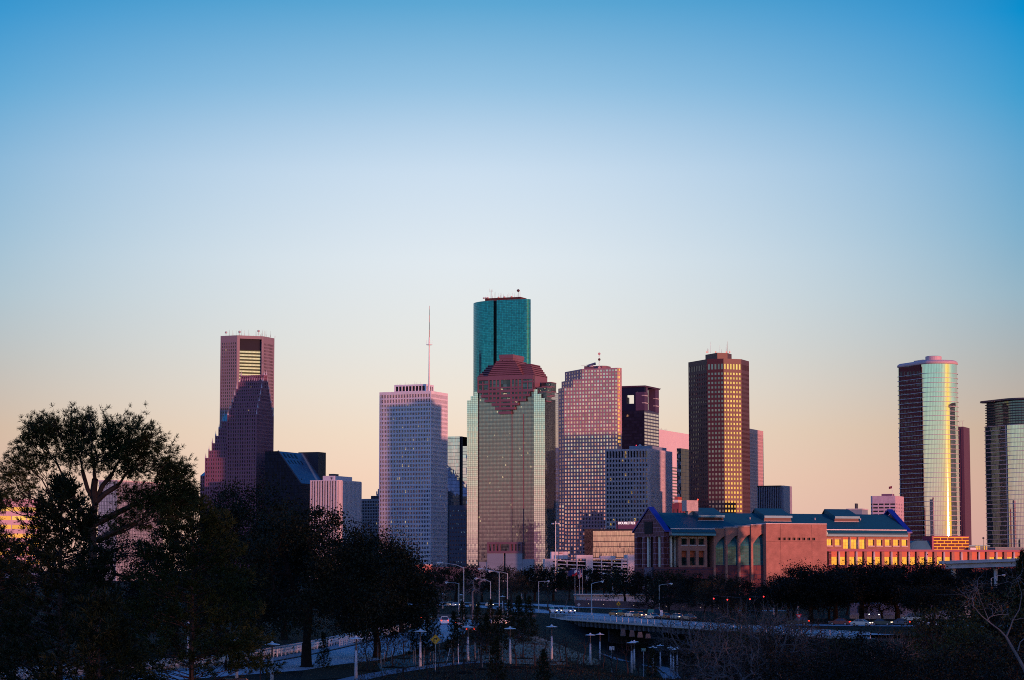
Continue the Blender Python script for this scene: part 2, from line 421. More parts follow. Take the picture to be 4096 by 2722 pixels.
class Tower:
    """corner plan on the downtown street grid from the columns of its left, middle and right edges"""
    def __init__(s, uL, uM, uR, v, D, depth=None, e1=E1, e2=E2):
        s.e1, s.e2 = e1, e2; m = at(uM, v, D); s.Z = m.z; s.M = v2(m)
        s.W = slide(s.M, -e1, s.Z, uL); s.L = s.M - e1 * s.W
        s.Dp = depth if depth else slide(s.M, e2, s.Z, uR)
        s.Rr = s.M + e2 * s.Dp; s.B = s.L + e2 * s.Dp
    def p(s, a, b): return s.L + s.e1 * a + s.e2 * b
    def a(s, u, z=None, b=0): return slide(s.L + s.e2 * b, s.e1, s.Z if z is None else z, u)
    def b(s, u, z=None, a=None): return slide(s.p(s.W if a is None else a, 0), s.e2, s.Z if z is None else z, u)
    def zv(s, u, v, b=0):
        q = s.p(s.a(u, b=b), b); return zat(u, v, q.x, q.y)
    def blk(s, mb, a0, a1, b0, b1, z0, z1, mi=0): mb.box(P3(s.p(a0, b0), z0), s.e1 * (a1 - a0), s.e2 * (b1 - b0), (0, 0, z1 - z0), mi)
    def back(s, mb, z0=0, mi=0, roof=True):
        plain(mb, s.B, s.L, z0, s.Z, mi); plain(mb, s.Rr, s.B, z0, s.Z, mi)
        if roof: mb.face([P3(s.L, s.Z), P3(s.M, s.Z), P3(s.Rr, s.Z), P3(s.B, s.Z)], mi=mi)
    def thing(s, name, label, cat='skyscraper'): return thing(name, label, cat, P3((s.L + s.Rr) / 2, 0))
def antennas(t, base, specs, m, name='antenna'):
    for (x, y, z, h, r) in specs:
        mb = MB(); mb.tube([(x, y, z), (x, y, z + h * .55), (x, y, z + h)], [r, r * .7, r * .4], 5); mb.build(name, m, t)
rng = random.Random(7)

# common glass and stone
DARKROOF = MAT('dark_roof', (.03, .03, .035), .8, var=.1)
STEEL = MAT('pale_steel', (.45, .42, .42), .5, var=.05)
DKSTEEL = MAT('dark_steel', (.05, .05, .055), .5, var=.05)
REDM = MAT('red_painted_steel', (.45, .05, .03), .5, var=.05)
WHITEM = MAT('white_painted_steel', (.8, .78, .76), .5, var=.05)
ROSE = MAT('rose_granite', (.20, .095, .125), .55, var=.12, scale=.05)
TRAV = MAT('white_travertine', (.76, .74, .77), .7, var=.10, scale=.05)
GREYC = MAT('grey_concrete', (.62, .56, .57), .75, var=.12, scale=.06)
MAROON = MAT('maroon_granite', (.092, .025, .031), .45, var=.10, scale=.05)
NIGHT = GLASS('dark_office_glass', (.07, .075, .10), tx=0, ty=0, jit=.02, var=.5, lit=.004, metal=.7, spec=.2, inner=(.02, .02, .03))

# ================================================================ A: white grid tower with the tall mast
def bld_white_grid():
    T = Tower(1517.7, 1724, 1791.4, 1564, 2800); t = T.thing('office_tower', 'white stone grid office tower with a tall red and white mast on its roof')
    w = MB(); pn = []; dk = []
    zt = T.Z - 2.5; ph = 5.6
    for (A, e, W, c, side) in ((T.L, E1, T.W, 32, 1.0), (T.M, E2, T.Dp, 20, .8)):
        facade(w, dk, A, e, W, zt - 2 * ph, T.Z, c, 2, .60, .72, 1.2, top=2.5, side=side)
        facade(w, pn, A, e, W, 0, zt - 2 * ph, c, 41, .60, .60, .7, side=side)
    T.back(w); w.build('wall', TRAV, t)
    windows(t, dk, MAT('dark_louvre', (.008, .008, .012), .6, var=0), 100, 'louvre_opening')
    windows(t, pn, GLASS('bronze_office_glass', (.16, .13, .135), tx=0, ty=0, jit=.03, var=.5, lit=.018, metal=.8), 100)
    # penthouse
    a0, a1 = T.a(1577, b=12), T.a(1704, b=12); d1 = 22; zt2 = T.zv(1704, 1537, 12)
    pw = MB(); pp = []; A = T.p(a0, 12)
    facade(pw, pp, A, E1, a1 - a0, T.Z, zt2, 9, 1, .80, .68, 1.0, top=.6, side=1.2)
    facade(pw, pp, T.p(a1, 12), E2, d1, T.Z, zt2, 4, 1, .7, .68, 1.0, top=.6, side=1.0)
    plain(pw, T.p(a1, 12 + d1), T.p(a0, 12 + d1), T.Z, zt2); plain(pw, T.p(a0, 12 + d1), A, T.Z, zt2)
    pw.face([P3(T.p(a0, 12), zt2), P3(T.p(a1, 12), zt2), P3(T.p(a1, 12 + d1), zt2), P3(T.p(a0, 12 + d1), zt2)])
    o = pw.build('penthouse', TRAV, t); windows(o, pp, bpy.data.materials['dark_louvre'], 100, 'louvre_opening')
    # mast
    q = T.p(T.a(1716.5, b=9), 9); x, y = q.x, q.y
    zz = lambda v: zat(1716.5, v, x, y)
    mb = MB(); mb.tube([(x, y, T.Z), (x, y, zz(1480)), (x, y, zz(1378))], [1.15, .85, .6], 10); ms = mb.build('mast', WHITEM, t)
    mb = MB(); mb.lathe((x, y, zz(1381)), [(.6, 0), (3.6, 0), (3.6, .5), (.6, .5)], 14); mb.build('ring_platform', WHITEM, ms)
    for k in range(4):
        th = k * 1.571 + .3; mb = MB(); mb.tube([(x + 3.4 * math.cos(th), y + 3.4 * math.sin(th), zz(1381)), (x + 3.4 * math.cos(th), y + 3.4 * math.sin(th), zz(1362))], .12, 4); mb.build('whip_antenna', WHITEM, ms)
    mb = MB(); mb.tube([(x, y, zz(1378)), (x, y, zz(1350))], [.75, .7], 8); mb.build('mast_collar', WHITEM, ms)
    cuts = [1350, 1320, 1290, 1262, 1240, 1224]
    for k in range(5):
        mb = MB(); mb.tube([(x, y, zz(cuts[k])), (x, y, zz(cuts[k + 1]))], [.42 - .05 * k, .38 - .05 * k], 6); mb.build('mast_section', REDM if k % 2 == 0 else DKSTEEL, ms)
    for k in range(14):
        a = a0 + 1 + (a1 - a0 - 2) * rng.random(); q = T.p(a, 12 + rng.random() * 15); antennas(t, None, [(q.x, q.y, zt2, rng.uniform(1.5, 4.5), .09)], STEEL)
bld_white_grid()

# ================================================================ B: stepped granite crown over reflective glass
def bld_crown():
    T = Tower(1868, 2179.5, 2233.5, 1558, 2480); t = T.thing('office_tower', 'reflective glass tower with stepped pink granite crown, in front of the teal glass tower')
    X = lambda x: x / 2.9025 + 1850; V = lambda y: y / 2.9025 + 1160
    ZV = lambda y, x=500, b=0: T.zv(X(x), V(y), b)
    AA = lambda x, y=1200, b=0: T.a(X(x), ZV(y, x, b), b)
    bayg = GLASS('bright_bay_glass', (.86, .90, .84), (.04, .05, .06), .10, .10, .010, .10, lit=.0015, rough=.03)
    maing = GLASS('banded_tower_glass', (.30, .29, .31), (.05, .05, .07), .10, .06, .010, .12, lit=.006, rough=.05, band=(2.0, .42, (.20, .19, .215)))
    sideg = GLASS('side_glass', (.80, .82, .86), (.05, .06, .07), .14, .10, .010, .10, lit=.0, rough=.03)
    zm = ZV(1185, 500); aL, aR = AA(178), AA(828)
    rows = int((zm) / 2.05)
    g = MB()
    for (x0, x1, y) in ((53, 95, 1285), (95, 137, 1235), (137, 180, 1185)):
        a0, a1 = AA(x0), AA(x1); z = ZV(y, x0); n = max(1, round((a1 - a0) / 2.2))
        curtain(g, T.p(a0, 0), E1, a1 - a0, 0, z, n, z / 2.05)
        plain(g, T.p(a0, 20), T.p(a0, 0), 0, z); g.face([P3(T.p(a0, 0), z), P3(T.p(a1, 0), z), P3(T.p(a1, 30), z), P3(T.p(a0, 30), z)])
    aE = T.W
    ys = [(828, 870, 1155), (870, 915, 1210), (915, 957, 1260)]
    for (x0, x1, y) in ys:
        a0, a1 = AA(x0), (AA(x1) if x1 < 957 else aE); z = ZV(y, x0); n = max(1, round((a1 - a0) / 2.2))
        curtain(g, T.p(a0, 0), E1, a1 - a0, 0, z, n, z / 2.05)
        g.face([P3(T.p(a0, 0), z), P3(T.p(a1, 0), z), P3(T.p(a1, 30), z), P3(T.p(a0, 30), z)])
        plain(g, T.p(a1, 0), T.p(a1, 30), 0, z)
    plain(g, T.p(aL, 1.6), T.p(aL, 0), 0, zm); plain(g, T.p(aR, 0), T.p(aR, 1.6), 0, zm)
    g.build('corner_bay_glass', bayg, t)
    g = MB(); curtain(g, T.p(aL, 1.6), E1, aR - aL, 0, zm + 12, 40, (zm + 12) / 2.05); g.build('curtain_wall', maing, t)
    g = MB(); zs = ZV(1185, 957); zR = [zs - 24, zs - 10, zs]
    Dp = T.Dp; b0 = 0
    for k, (f0, f1) in enumerate(((0, .33), (.33, .66), (.66, 1.0))):
        zz = [ZV(1262, 957), ZV(1225, 957), ZV(1180, 957)][k]
        curtain(g, T.p(aE, Dp * f0), E2, Dp * (f1 - f0), 0, zz, 6, zz / 2.05, 6 * k)
        g.face([P3(T.p(aE, Dp * f0), zz), P3(T.p(aE, Dp * f1), zz), P3(T.p(aE - 20, Dp * f1), zz), P3(T.p(aE - 20, Dp * f0), zz)])
        if k: plain(g, T.p(aE - 20, Dp * f0), T.p(aE, Dp * f0), [0, ZV(1262, 957), ZV(1225, 957)][k], zz)
    plain(g, T.p(aE, Dp), T.p(0, Dp), 0, zm); plain(g, T.p(0, Dp), T.p(0, 20), 0, zm - 30)
    g.build('side_curtain_wall', sideg, t)
    # granite shield, stepping down over the glass
    DG = GLASS('shield_glass', (.10, .11, .14), tx=.06, ty=.08, jit=.015, var=.6, lit=.02, metal=.8)
    steps = [(1000, 1190, 180, 828), (1190, 1245, 220, 783), (1245, 1300, 262, 740), (1300, 1345, 345, 652), (1345, 1393, 385, 612), (1393, 1443, 425, 572)]
    dgl = MB(); gr = MB()
    for (y0, y1, x0, x1) in steps:
        a0, a1 = AA(x0, y0), AA(x1, y0); z1, z0 = ZV(y0), ZV(y1)
        q0, q1 = T.p(a0, -.8), T.p(a1, -.8)
        curtain(dgl, q0, E1, a1 - a0, z0 + .05, z1, (a1 - a0) / 4.1, (z1 - z0) / 4.2)
        plain(dgl, T.p(a0, 2), q0, z0 + .05, z1); plain(dgl, q1, T.p(a1, 2), z0 + .05, z1)
        hgt = 2.6
        T.blk(gr, a0, a1, -1.9, 1.4, z0, z0 + hgt)                                   # ledge closing each step
    for (x, y0, y1, wd) in ((186, 1000, 1190, 10), (240, 1060, 1235, 8), (310, 1010, 1300, 12), (352, 1040, 1300, 10), (397, 1040, 1345, 10), (440, 1010, 1393, 16), (568, 1010, 1393, 16), (610, 1040, 1345, 10), (650, 1040, 1300, 10), (694, 1010, 1300, 12), (760, 1060, 1235, 8), (820, 1000, 1190, 10)):
        a0, a1 = AA(x - wd / 2, y0), AA(x + wd / 2, y0); T.blk(gr, a0, a1, -1.7, 1.4, ZV(y1), ZV(y0))
    for (x0, x1, y0, y1) in ((180, 828, 1000, 1046), (300, 700, 1128, 1146), (180, 300, 1084, 1100), (700, 828, 1066, 1084)):
        a0, a1 = AA(x0, y0), AA(x1, y0); T.blk(gr, a0, a1, -1.8, 1.3, ZV(y1), ZV(y0))
    dgl.build('shield_glass', DG, t); gr.build('granite_frame', ROSE, t)
    fin = MB()
    for x in (568, 700):
        a = AA(x, 1500); T.blk(fin, a - .3, a + .3, .9, 1.7, T.zv(1963, 2212, 1.6), ZV(1443))
    fin.build('granite_fin', ROSE, t)
    # stepped pyramid behind, stepped centre pyramid in front
    py = MB(); zb = ZV(1010); zt = ZV(878, 500, 20)
    n = 6; aT0, aT1 = aL + 7.0, aR - 9.5
    bB = T.b(X(985), zb, aR); bT = T.b(X(888), zt, aT1)
    for k in range(n):
        f = k / n; z0 = zb + (zt - zb) * f; z1 = zb + (zt - zb) * (k + 1) / n
        a0 = aL + (aT0 - aL) * f; a1 = aR + (aT1 - aR) * f
        T.blk(py, a0, a1, 1.2 + 2.2 * k, bB + (bT - bB) * f, z0, z1)
    T.blk(py, aL, aR, 1.0, bB, ZV(1185), zb)
    JM = MAT('granite_shadow_joint', (.05, .02, .03), .8, var=.1, spec=.1); jn = MB()
    for k in range(n):
        f = k / n; z1 = zb + (zt - zb) * (k + 1) / n; T.blk(jn, aL + (aT0 - aL) * f - .06, aR + (aT1 - aR) * f + .06, 1.14 + 2.2 * k, bB + (bT - bB) * f, z1 - 1.5, z1 - .7)
    jn.build('roof_joints', JM, t); py.build('stepped_roof', ROSE, t)
    cp = MB(); zb2 = ZV(1000, 500, -1); zt2 = ZV(825, 500, 6)
    n = 8
    for k in range(n):
        f = k / n; z0 = zb2 + (zt2 - zb2) * f; z1 = zb2 + (zt2 - zb2) * (k + 1) / n
        a0 = AA(300 + (400 - 300) * f, 950) - .3 * k; a1 = AA(700 + (600 - 700) * f, 950) - .3 * k
        T.blk(cp, a0, a1, -1.4 + .9 * k, 40 - .5 * k, z0, z1)
    jn = MB()
    for k in range(n):
        f = k / n; z1 = zb2 + (zt2 - zb2) * (k + 1) / n; T.blk(jn, AA(300 + 100 * f, 950) - .3 * k - .06, AA(700 - 100 * f, 950) - .3 * k + .06, -1.46 + .9 * k, 40 - .5 * k, z1 - 1.3, z1 - .6)
    jn.build('pyramid_joints', JM, t); c = cp.build('centre_pyramid', ROSE, t)
    tp = MB(); z3 = ZV(752, 500, 6)
    T.blk(tp, AA(432, 800, 6), AA(572, 800, 6), 9, 36, zt2, z3 - 5)
    T.blk(tp, AA(420, 800, 6), AA(582, 800, 6), 7, 38, z3 - 4, z3); T.blk(tp, AA(426, 800, 6), AA(577, 800, 6), 7.6, 37, z3 - 5.5, z3 - 4)
    for x in (432, 478, 500, 524, 568):
        a = AA(x, 800, 6); T.blk(tp, a - 1.6, a + 1.6, 7.3, 9, zt2, z3 - 5.5)
    for k in range(7):
        T.blk(tp, AA(572, 800, 6) + .2, AA(578, 800, 6), 9 + 4.2 * k, 10.8 + 4.2 * k, zt2, z3 - 5.5)
    tp.build('temple_top', ROSE, t)
    # terraces on the right corner
    for k, (x0, x1, y0, y1, bb) in enumerate(((905, 965, 1140, 1178, 10), (935, 1000, 1085, 1120, 22), (965, 1030, 1195, 1240, 8), (975, 1040, 1130, 1170, 18))):
        q = T.p(aE, bb); z1 = zat(X(x0), V(y0), q.x, q.y); mb = MB()
        T.blk(mb, aE - 11 + k, aE + .8, bb - 6, bb + 8, z1 - 8.5, z1); mb.build('terrace_box', DG, t)
        mb = MB(); T.blk(mb, aE - 11.2 + k, aE + 1.0, bb - 6.2, bb + 8.2, z1 - 9.5, z1 - 8.4); T.blk(mb, aE - 11.2 + k, aE + 1.0, bb - 6.2, bb + 8.2, z1 + .05, z1 + .9); mb.build('terrace_parapet', ROSE, t)
    # portal and granite base
    PX = lambda x: x / 5.9 + 1850; PV = lambda y: y / 5.9 + 2100
    za = lambda y: T.zv(PX(1000), PV(y)); ap = lambda x: T.a(PX(x), za(700))
    po = MB(); T.blk(po, ap(600), ap(1420), -2.4, 1.5, za(460), za(410)); T.blk(po, ap(600), ap(1420), -2.4, 1.5, za(672), za(615))
    for x0, x1 in ((600, 642), (692, 730), (780, 815), (866, 903), (1125, 1165), (1215, 1250), (1300, 1337), (1388, 1420)): T.blk(po, ap(x0), ap(x1), -2.2, 1.5, za(615), za(460))
    po.build('granite_portal', ROSE, t)
    mb = MB(); curtain(mb, T.p(ap(600), -.9), E1, ap(1420) - ap(600), za(620), za(455), 20, 4); mb.build('portal_glass', DG, t)
    bs = MB(); gc = MAT('base_granite', (.26, .28, .33), .6, var=.15, scale=.08, stretch=(.2, .2, 3))
    T.blk(bs, ap(600), ap(985), -2.0, 1.5, 0, za(672)); T.blk(bs, ap(1033), ap(1420), -2.0, 1.5, 0, za(672)); T.blk(bs, ap(1420), ap(1690), -1.5, 1.5, 0, za(815)); T.blk(bs, ap(400), ap(600), -1.5, 1.5, 0, za(875))
    bs.build('granite_base', gc, t)
bld_crown()

# ================================================================ C: teal curved tower
def bld_teal():
    T = Tower(1974, 2097, 2122, 1197, 2950); t = T.thing('office_tower', 'tall teal glass tower with curved sides and a dark vertical slot')
    Z = T.Z; g = MB()
    tg = GLASS('teal_glass', (.034, .28, .36), (.008, .05, .07), .10, .12, .012, .26, lit=.0, rough=.06, band=(1.0, .0, (0, 0, 0)))
    aS = T.a(1986.7)
    pts = []
    # left quarter turn, from the slot towards the left and back
    def uof(p): q = Vector((p.x, p.y, Z - CAMZ)); return 2048 + FPX * q.x / (q.y * CP + q.z * SP)
    def fit(f, lo, hi, tgt, pick):
        for _ in range(40):
            r_ = (lo + hi) / 2
            if (pick(uof(p) for p in f(r_)) < tgt) == (pick is max): lo = r_
            else: hi = r_
        return r_
    r = fit(lambda q: [T.L - E1 * (q * math.sin(R_(6 * k))) + E2 * (q * (1 - math.cos(R_(6 * k)))) for k in range(16)], 5, 90, 1893.4, min)
    rq = fit(lambda q: [T.M + E1 * (q * math.sin(R_(9 * k))) + E2 * (q * 1.15 * (1 - math.cos(R_(9 * k)))) for k in range(11)], 1, 60, 2122.9, max)
    left = [T.L - E1 * (r * math.sin(th)) + E2 * (r * (1 - math.cos(th))) for th in [R_(90) * k / 14 for k in range(15)]]
    right = [T.M] + [T.M + E1 * (rq * math.sin(R_(9 * k))) + E2 * (rq * 1.15 * (1 - math.cos(R_(9 * k)))) for k in range(1, 11)]
    nv = Z / 2.06
    def strip(P, u0=0):
        u = u0
        for a, b in zip(P, P[1:]):
            w = (b - a).length; curtain(g, a, (b - a).normalized(), w, 0, Z, w / 2.2, nv, u); u += w / 2.2
    strip(list(reversed(left))); strip([T.p(aS, 0), T.M]); strip(right, 3)
    g.build('curtain_wall', tg, t)
    s = MB(); plain(s, T.L, T.p(0, 5), 0, Z); plain(s, T.p(0, 5), T.p(aS, 5), 0, Z); plain(s, T.p(aS, 5), T.p(aS, 0), 0, Z); s.build('slot', MAT('dark_slot', (.006, .03, .035), .3, var=.2, scale=.2), t)
    ro = MB(); poly = [P3(q, Z) for q in list(reversed(left)) + [T.p(0, 5), T.p(aS, 5), T.p(aS, 0)] + right + [T.p(T.W * .35, 48), T.p(-r * .5, 50)]]
    ro.face(poly); plain(ro, right[-1], T.p(T.W * .35, 48), 0, Z); plain(ro, T.p(T.W * .35, 48), T.p(-r * .5, 50), 0, Z); plain(ro, T.p(-r * .5, 50), left[-1], 0, Z)
    ro.build('roof', DARKROOF, t)
    p = MB(); aP0, aP1 = T.a(1940, b=10), T.a(2082, b=10); T.blk(p, aP0, aP1, 10, 30, Z, Z + 4.2); ph = p.build('penthouse', MAT('dark_red_plant', (.10, .03, .03), .7, var=.3, scale=.2), t)
    for k in range(34):
        q = T.p(aP0 + (aP1 - aP0) * rng.random(), 10 + 14 * rng.random()); h = rng.choice([3, 4, 5, 7, 9])
        antennas(t, None, [(q.x, q.y, Z + 4.1, h, .12)], rng.choice([STEEL, WHITEM, REDM]))
    for u in (1935, 1943, 1951, 1994, 2018, 2046):
        q = T.p(T.a(u, b=9), 9); mb = MB(); mb.lathe((q.x, q.y, Z + 3.5), [(.05, 0), (1.2, .4), (1.2, 1.6), (.05, 2)], 8); mb.build('dish', MAT('pink_dish', (.6, .35, .33), .5, var=.1), t)
    for (u, z0, z1, nm) in ((1965, 4, 15, 'frame'), (2073, 4, 13.5, 'pole')):
        q = T.p(T.a(u, b=10), 10); mb = MB(); mb.tube([(q.x, q.y, Z + z0), (q.x, q.y, Z + z1)], .22, 5)
        if nm == 'frame':
            mb.tube([(q.x - 2, q.y, Z + 13), (q.x + 2, q.y, Z + 13)], .2, 5)
            for d in (-2, 2): mb.tube([(q.x + d, q.y, Z + 11.6), (q.x + d, q.y, Z + 16)], .14, 4)
            mb.build('antenna_frame', STEEL, t)
        else:
            mb.lathe((q.x, q.y, Z + 10), [(.05, 0), (1.6, 1), (1.9, 2), (1.6, 3), (.05, 4)], 10); mb.build('drum_antenna', MAT('dark_drum', (.12, .05, .06), .6, var=.1), t)
bld_teal()

# ================================================================ D: tall pentagonal tower with gold lit chamfer
def bld_penta():
    u0, u1, u2, u3 = 882.3, 949, 1053, 1098
    M = v2(at(949, 1342, 3030)); Z = at(949, 1342, 3030).z
    t = thing('office_tower', 'tallest grey tower at left, five sided with gold glass in its chamfered corner', 'skyscraper', P3(M + E2 * 25, 0))
    L = M - E1 * slide(M, -E1, Z, u0); C = (E1 + E2).normalized(); R1 = M + C * slide(M, C, Z, u2); R2 = R1 + E2 * slide(R1, E2, Z, u3)
    w = MB(); pn = []; gw = MAT('grey_pink_granite', (.25, .20, .235), .6, var=.08, scale=.05)
    W = (M - L).length
    facade(w, pn, L, E1, W, 0, Z, 8, 72, .56, .58, .6, top=8, side=1.2)
    facade(w, pn, R1, E2, (R2 - R1).length, 0, Z, 8, 72, .54, .58, .6, top=8, side=2.5)
    nC = Vector((C.y, -C.x, 0)); cl = (R1 - M).length; q = lambda s, d: M + C * (cl * s) - nC * d
    plain(w, M, q(.10, 0), 0, Z); plain(w, q(.10, 0), q(.10, 3), 0, Z - 6); plain(w, q(.94, 3), q(.94, 0), 0, Z - 6); plain(w, q(.94, 0), R1, 0, Z)
    w.face([P3(q(.10, 0), Z - 4), P3(q(.94, 0), Z - 4), P3(q(.94, 0), Z), P3(q(.10, 0), Z)])
    Bk = L + E2 * ((R2 - L).dot(E2)); plain(w, R2, Bk, 0, Z); plain(w, Bk, L, 0, Z)
    w.face([P3(L, Z), P3(M, Z), P3(R1, Z), P3(R2, Z), P3(Bk, Z)])
    w.build('wall', gw, t); windows(t, pn, NIGHT)
    g = MB(); A = q(.10, 3); gl = cl * .84
    curtain(g, A, C, gl, 0, Z - 18, 16, (Z - 18) / 4.1)
    g.build('chamfer_glass', GLASS('banded_chamfer_glass', (.80, .80, .82), (.03, .03, .03), .06, .05, .006, .06, rough=.04, band=(1.0, .48, (.07, .07, .06))), t)
    d = MB(); curtain(d, A, C, gl, Z - 18, Z - 4, 3, 1); d.build('dark_top_panel', MAT('dark_top_panel', (.006, .009, .025), .5, var=.2, scale=.05, spec=.1), t)
    for k in range(40):
        s = rng.random(); p = L.lerp(R1, s) + E2 * rng.uniform(6, 24) + E1 * rng.uniform(2, 8); h = rng.choice([2, 3, 4, 5, 8, 9])
        antennas(t, None, [(p.x, p.y, Z, h, .13)], rng.choice([STEEL, DKSTEEL, REDM]))
    for u in (904, 958, 1034):
        a = slide(L + E2 * 12, E1, Z, u); p = L + E2 * 12 + E1 * a; mb = MB(); mb.tube([(p.x, p.y, Z), (p.x, p.y, Z + 5)], .2, 5); mb.lathe((p.x, p.y, Z + 4), [(.05, 0), (1.5, .6), (1.5, 2.4), (.05, 3)], 8); mb.build('drum_antenna', STEEL, t)
bld_penta()

# ================================================================ E: gothic stepped gable tower
def bld_gothic():
    T = Tower(909, 1027, 1095.4, 1658, 2800); t = T.thing('office_tower', 'dark rose granite tower with stepped gothic gables and small spires')
    red = MAT('red_granite', (.23, .10, .15), .6, var=.12, scale=.05)
    cop = MAT('copper_roof', (.10, .42, .50), .5, var=.15, scale=.15)
    gl = GLASS('gothic_glass', (.05, .045, .09), tx=0, ty=0, jit=.02, var=.4, lit=.0015, metal=.7)
    w = MB(); pn = []; sp = MB(); spires = []
    ztop = at(1040, 1500, 2815).z
    nst = 6; dz = (ztop - T.Z) / nst
    inset = T.Dp * .5 / (nst + 1.2); W = T.W
    spi = []
    for k in range(nst + 1):
        z0 = 0 if k == 0 else T.Z + dz * (k - 1); z1 = T.Z + dz * k
        b0 = inset * k; b1 = T.Dp - inset * k; a0 = 0 if k == 0 else 1.2 * k
        if k == 0:
            facade(w, pn, T.p(0, 0), E1, W, 0, z1, 12, 44, .50, .62, .9, side=.8); facade(w, pn, T.p(W, 0), E2, T.Dp, 0, z1, 18, 44, .45, .70, 1.0, side=.8)
        else:
            facade(w, pn, T.p(a0, b0), E1, W - a0, z0, z1, 11, 2, .5, .55, .8, side=1.2, top=.8); facade(w, pn, T.p(W, b0), E2, b1 - b0, z0, z1, max(3, 18 - 3 * k), 2, .45, .7, .9, side=.8, top=.8)
        plain(w, T.p(W, b1), T.p(a0, b1), z0, z1); plain(w, T.p(a0, b1), T.p(a0, b0), z0, z1)
        w.face([P3(T.p(a0, b0), z1), P3(T.p(W, b0), z1), P3(T.p(W, b1), z1), P3(T.p(a0, b1), z1)])
        spi += [(T.p(a0 + .6, b0 + .6), z1), (T.p(W - .6, b0 + .6), z1), (T.p(W - .6, b1 - .6), z1)]
    # lower wing on the left
    a_w = -slide(T.L, E1, 140, 818) if False else slide(T.L, -E1, 140, 818)
    zW = at(818, 1831.5, 2820).z; zWt = at(860, 1684, 2830).z; n2 = 5; dz2 = (zWt - zW) / n2; dpt = 46.0; in2 = 4.0
    for k in range(n2 + 1):
        z0 = 0 if k == 0 else zW + dz2 * (k - 1); z1 = zW + dz2 * k; b0 = 1.0 + in2 * k; b1 = dpt - in2 * k; aa = -a_w + 2.1 * k
        facade(w, pn, T.p(aa, b0), E1, -aa, z0, z1, 9 - (k + 1) // 2, 30 if k == 0 else 2, .5, .55, .8, side=.6, top=.6 if k else 0)
        plain(w, T.p(0, b1), T.p(aa, b1), z0, z1); plain(w, T.p(aa, b1), T.p(aa, b0), z0, z1)
        w.face([P3(T.p(aa, b0), z1), P3(T.p(0, b0), z1), P3(T.p(0, b1), z1), P3(T.p(aa, b1), z1)])
        spi += [(T.p(aa + .6, b0 + .6), z1)]
        last = (aa, b0, b1, z1)
    aa, b0, b1, z1 = last
    r = MB(); zr = z1 + 8.5; bm = (b0 + b1) / 2
    r.face([P3(T.p(aa, b0), z1), P3(T.p(0, b0), z1), P3(T.p(0, bm), zr), P3(T.p(aa + 2, bm), zr)]); r.face([P3(T.p(aa, b1), z1), P3(T.p(aa, b0), z1), P3(T.p(aa + 2, bm), zr)]); r.face([P3(T.p(0, b1), z1), P3(T.p(aa, b1), z1), P3(T.p(aa + 2, bm), zr), P3(T.p(0, bm), zr)])
    for k in range(7):
        s = k / 6; x0 = aa * (1 - s); r.tube([P3(T.p(x0, b0), z1 + .2), P3(T.p(x0 * .98, bm), zr + .2)], .35, 4)
    r.build('copper_roof', cop, t)
    # lowest wing, only its left end seen between the trees
    zl = at(806, 1905, 2850).z; A = T.p(-a_w - 11, 10)
    facade(w, pn, A, E1, 11, 0, zl, 4, 26, .5, .6, .8, side=.5); plain(w, A + E2 * 30, A, 0, zl); w.face([P3(A, zl), P3(A + E1 * 11, zl), P3(A + E1 * 11 + E2 * 30, zl), P3(A + E2 * 30, zl)])
    r = MB(); r.face([P3(A, zl), P3(A + E1 * 11, zl), P3(A + E1 * 11 + E2 * 15, zl + 7), P3(A + E2 * 15, zl + 7)]); r.face([P3(A + E2 * 30, zl), P3(A, zl), P3(A + E2 * 15, zl + 7)]); r.build('copper_roof', cop, t)
    spi.append((A + E1 * .6 + E2 * 15, zl + 6)); spi.append((T.p(aa + 2, bm), zr - 1))
    w.build('wall', red, t); windows(t, pn, gl, 100)
    sm = MAT('pale_spire', (.55, .5, .55), .4, var=.05)
    # curved ribs of the main roof edge
    b0, b1 = inset * nst, T.Dp - inset * nst; rb = MB()
    for k in range(11):
        a = 7.2 + (W - 8) * k / 10; rb.tube([P3(T.p(a, b0 - .3), ztop - 7), P3(T.p(a + .2, b0 + .4), ztop - 3.5), P3(T.p(a + .9, b0 + 2.2), ztop + .4)], .55, 4)
    rb.build('roof_ribs', MAT('pink_rib', (.5, .34, .4), .5, var=.05), t)
    for p, z in spi:
        mb = MB(); mb.lathe((p.x, p.y, z), [(.9, 0), (.8, 1.6), (.45, 2.0), (.02, 6.5)], 6); mb.build('spire', sm, t)
bld_gothic()

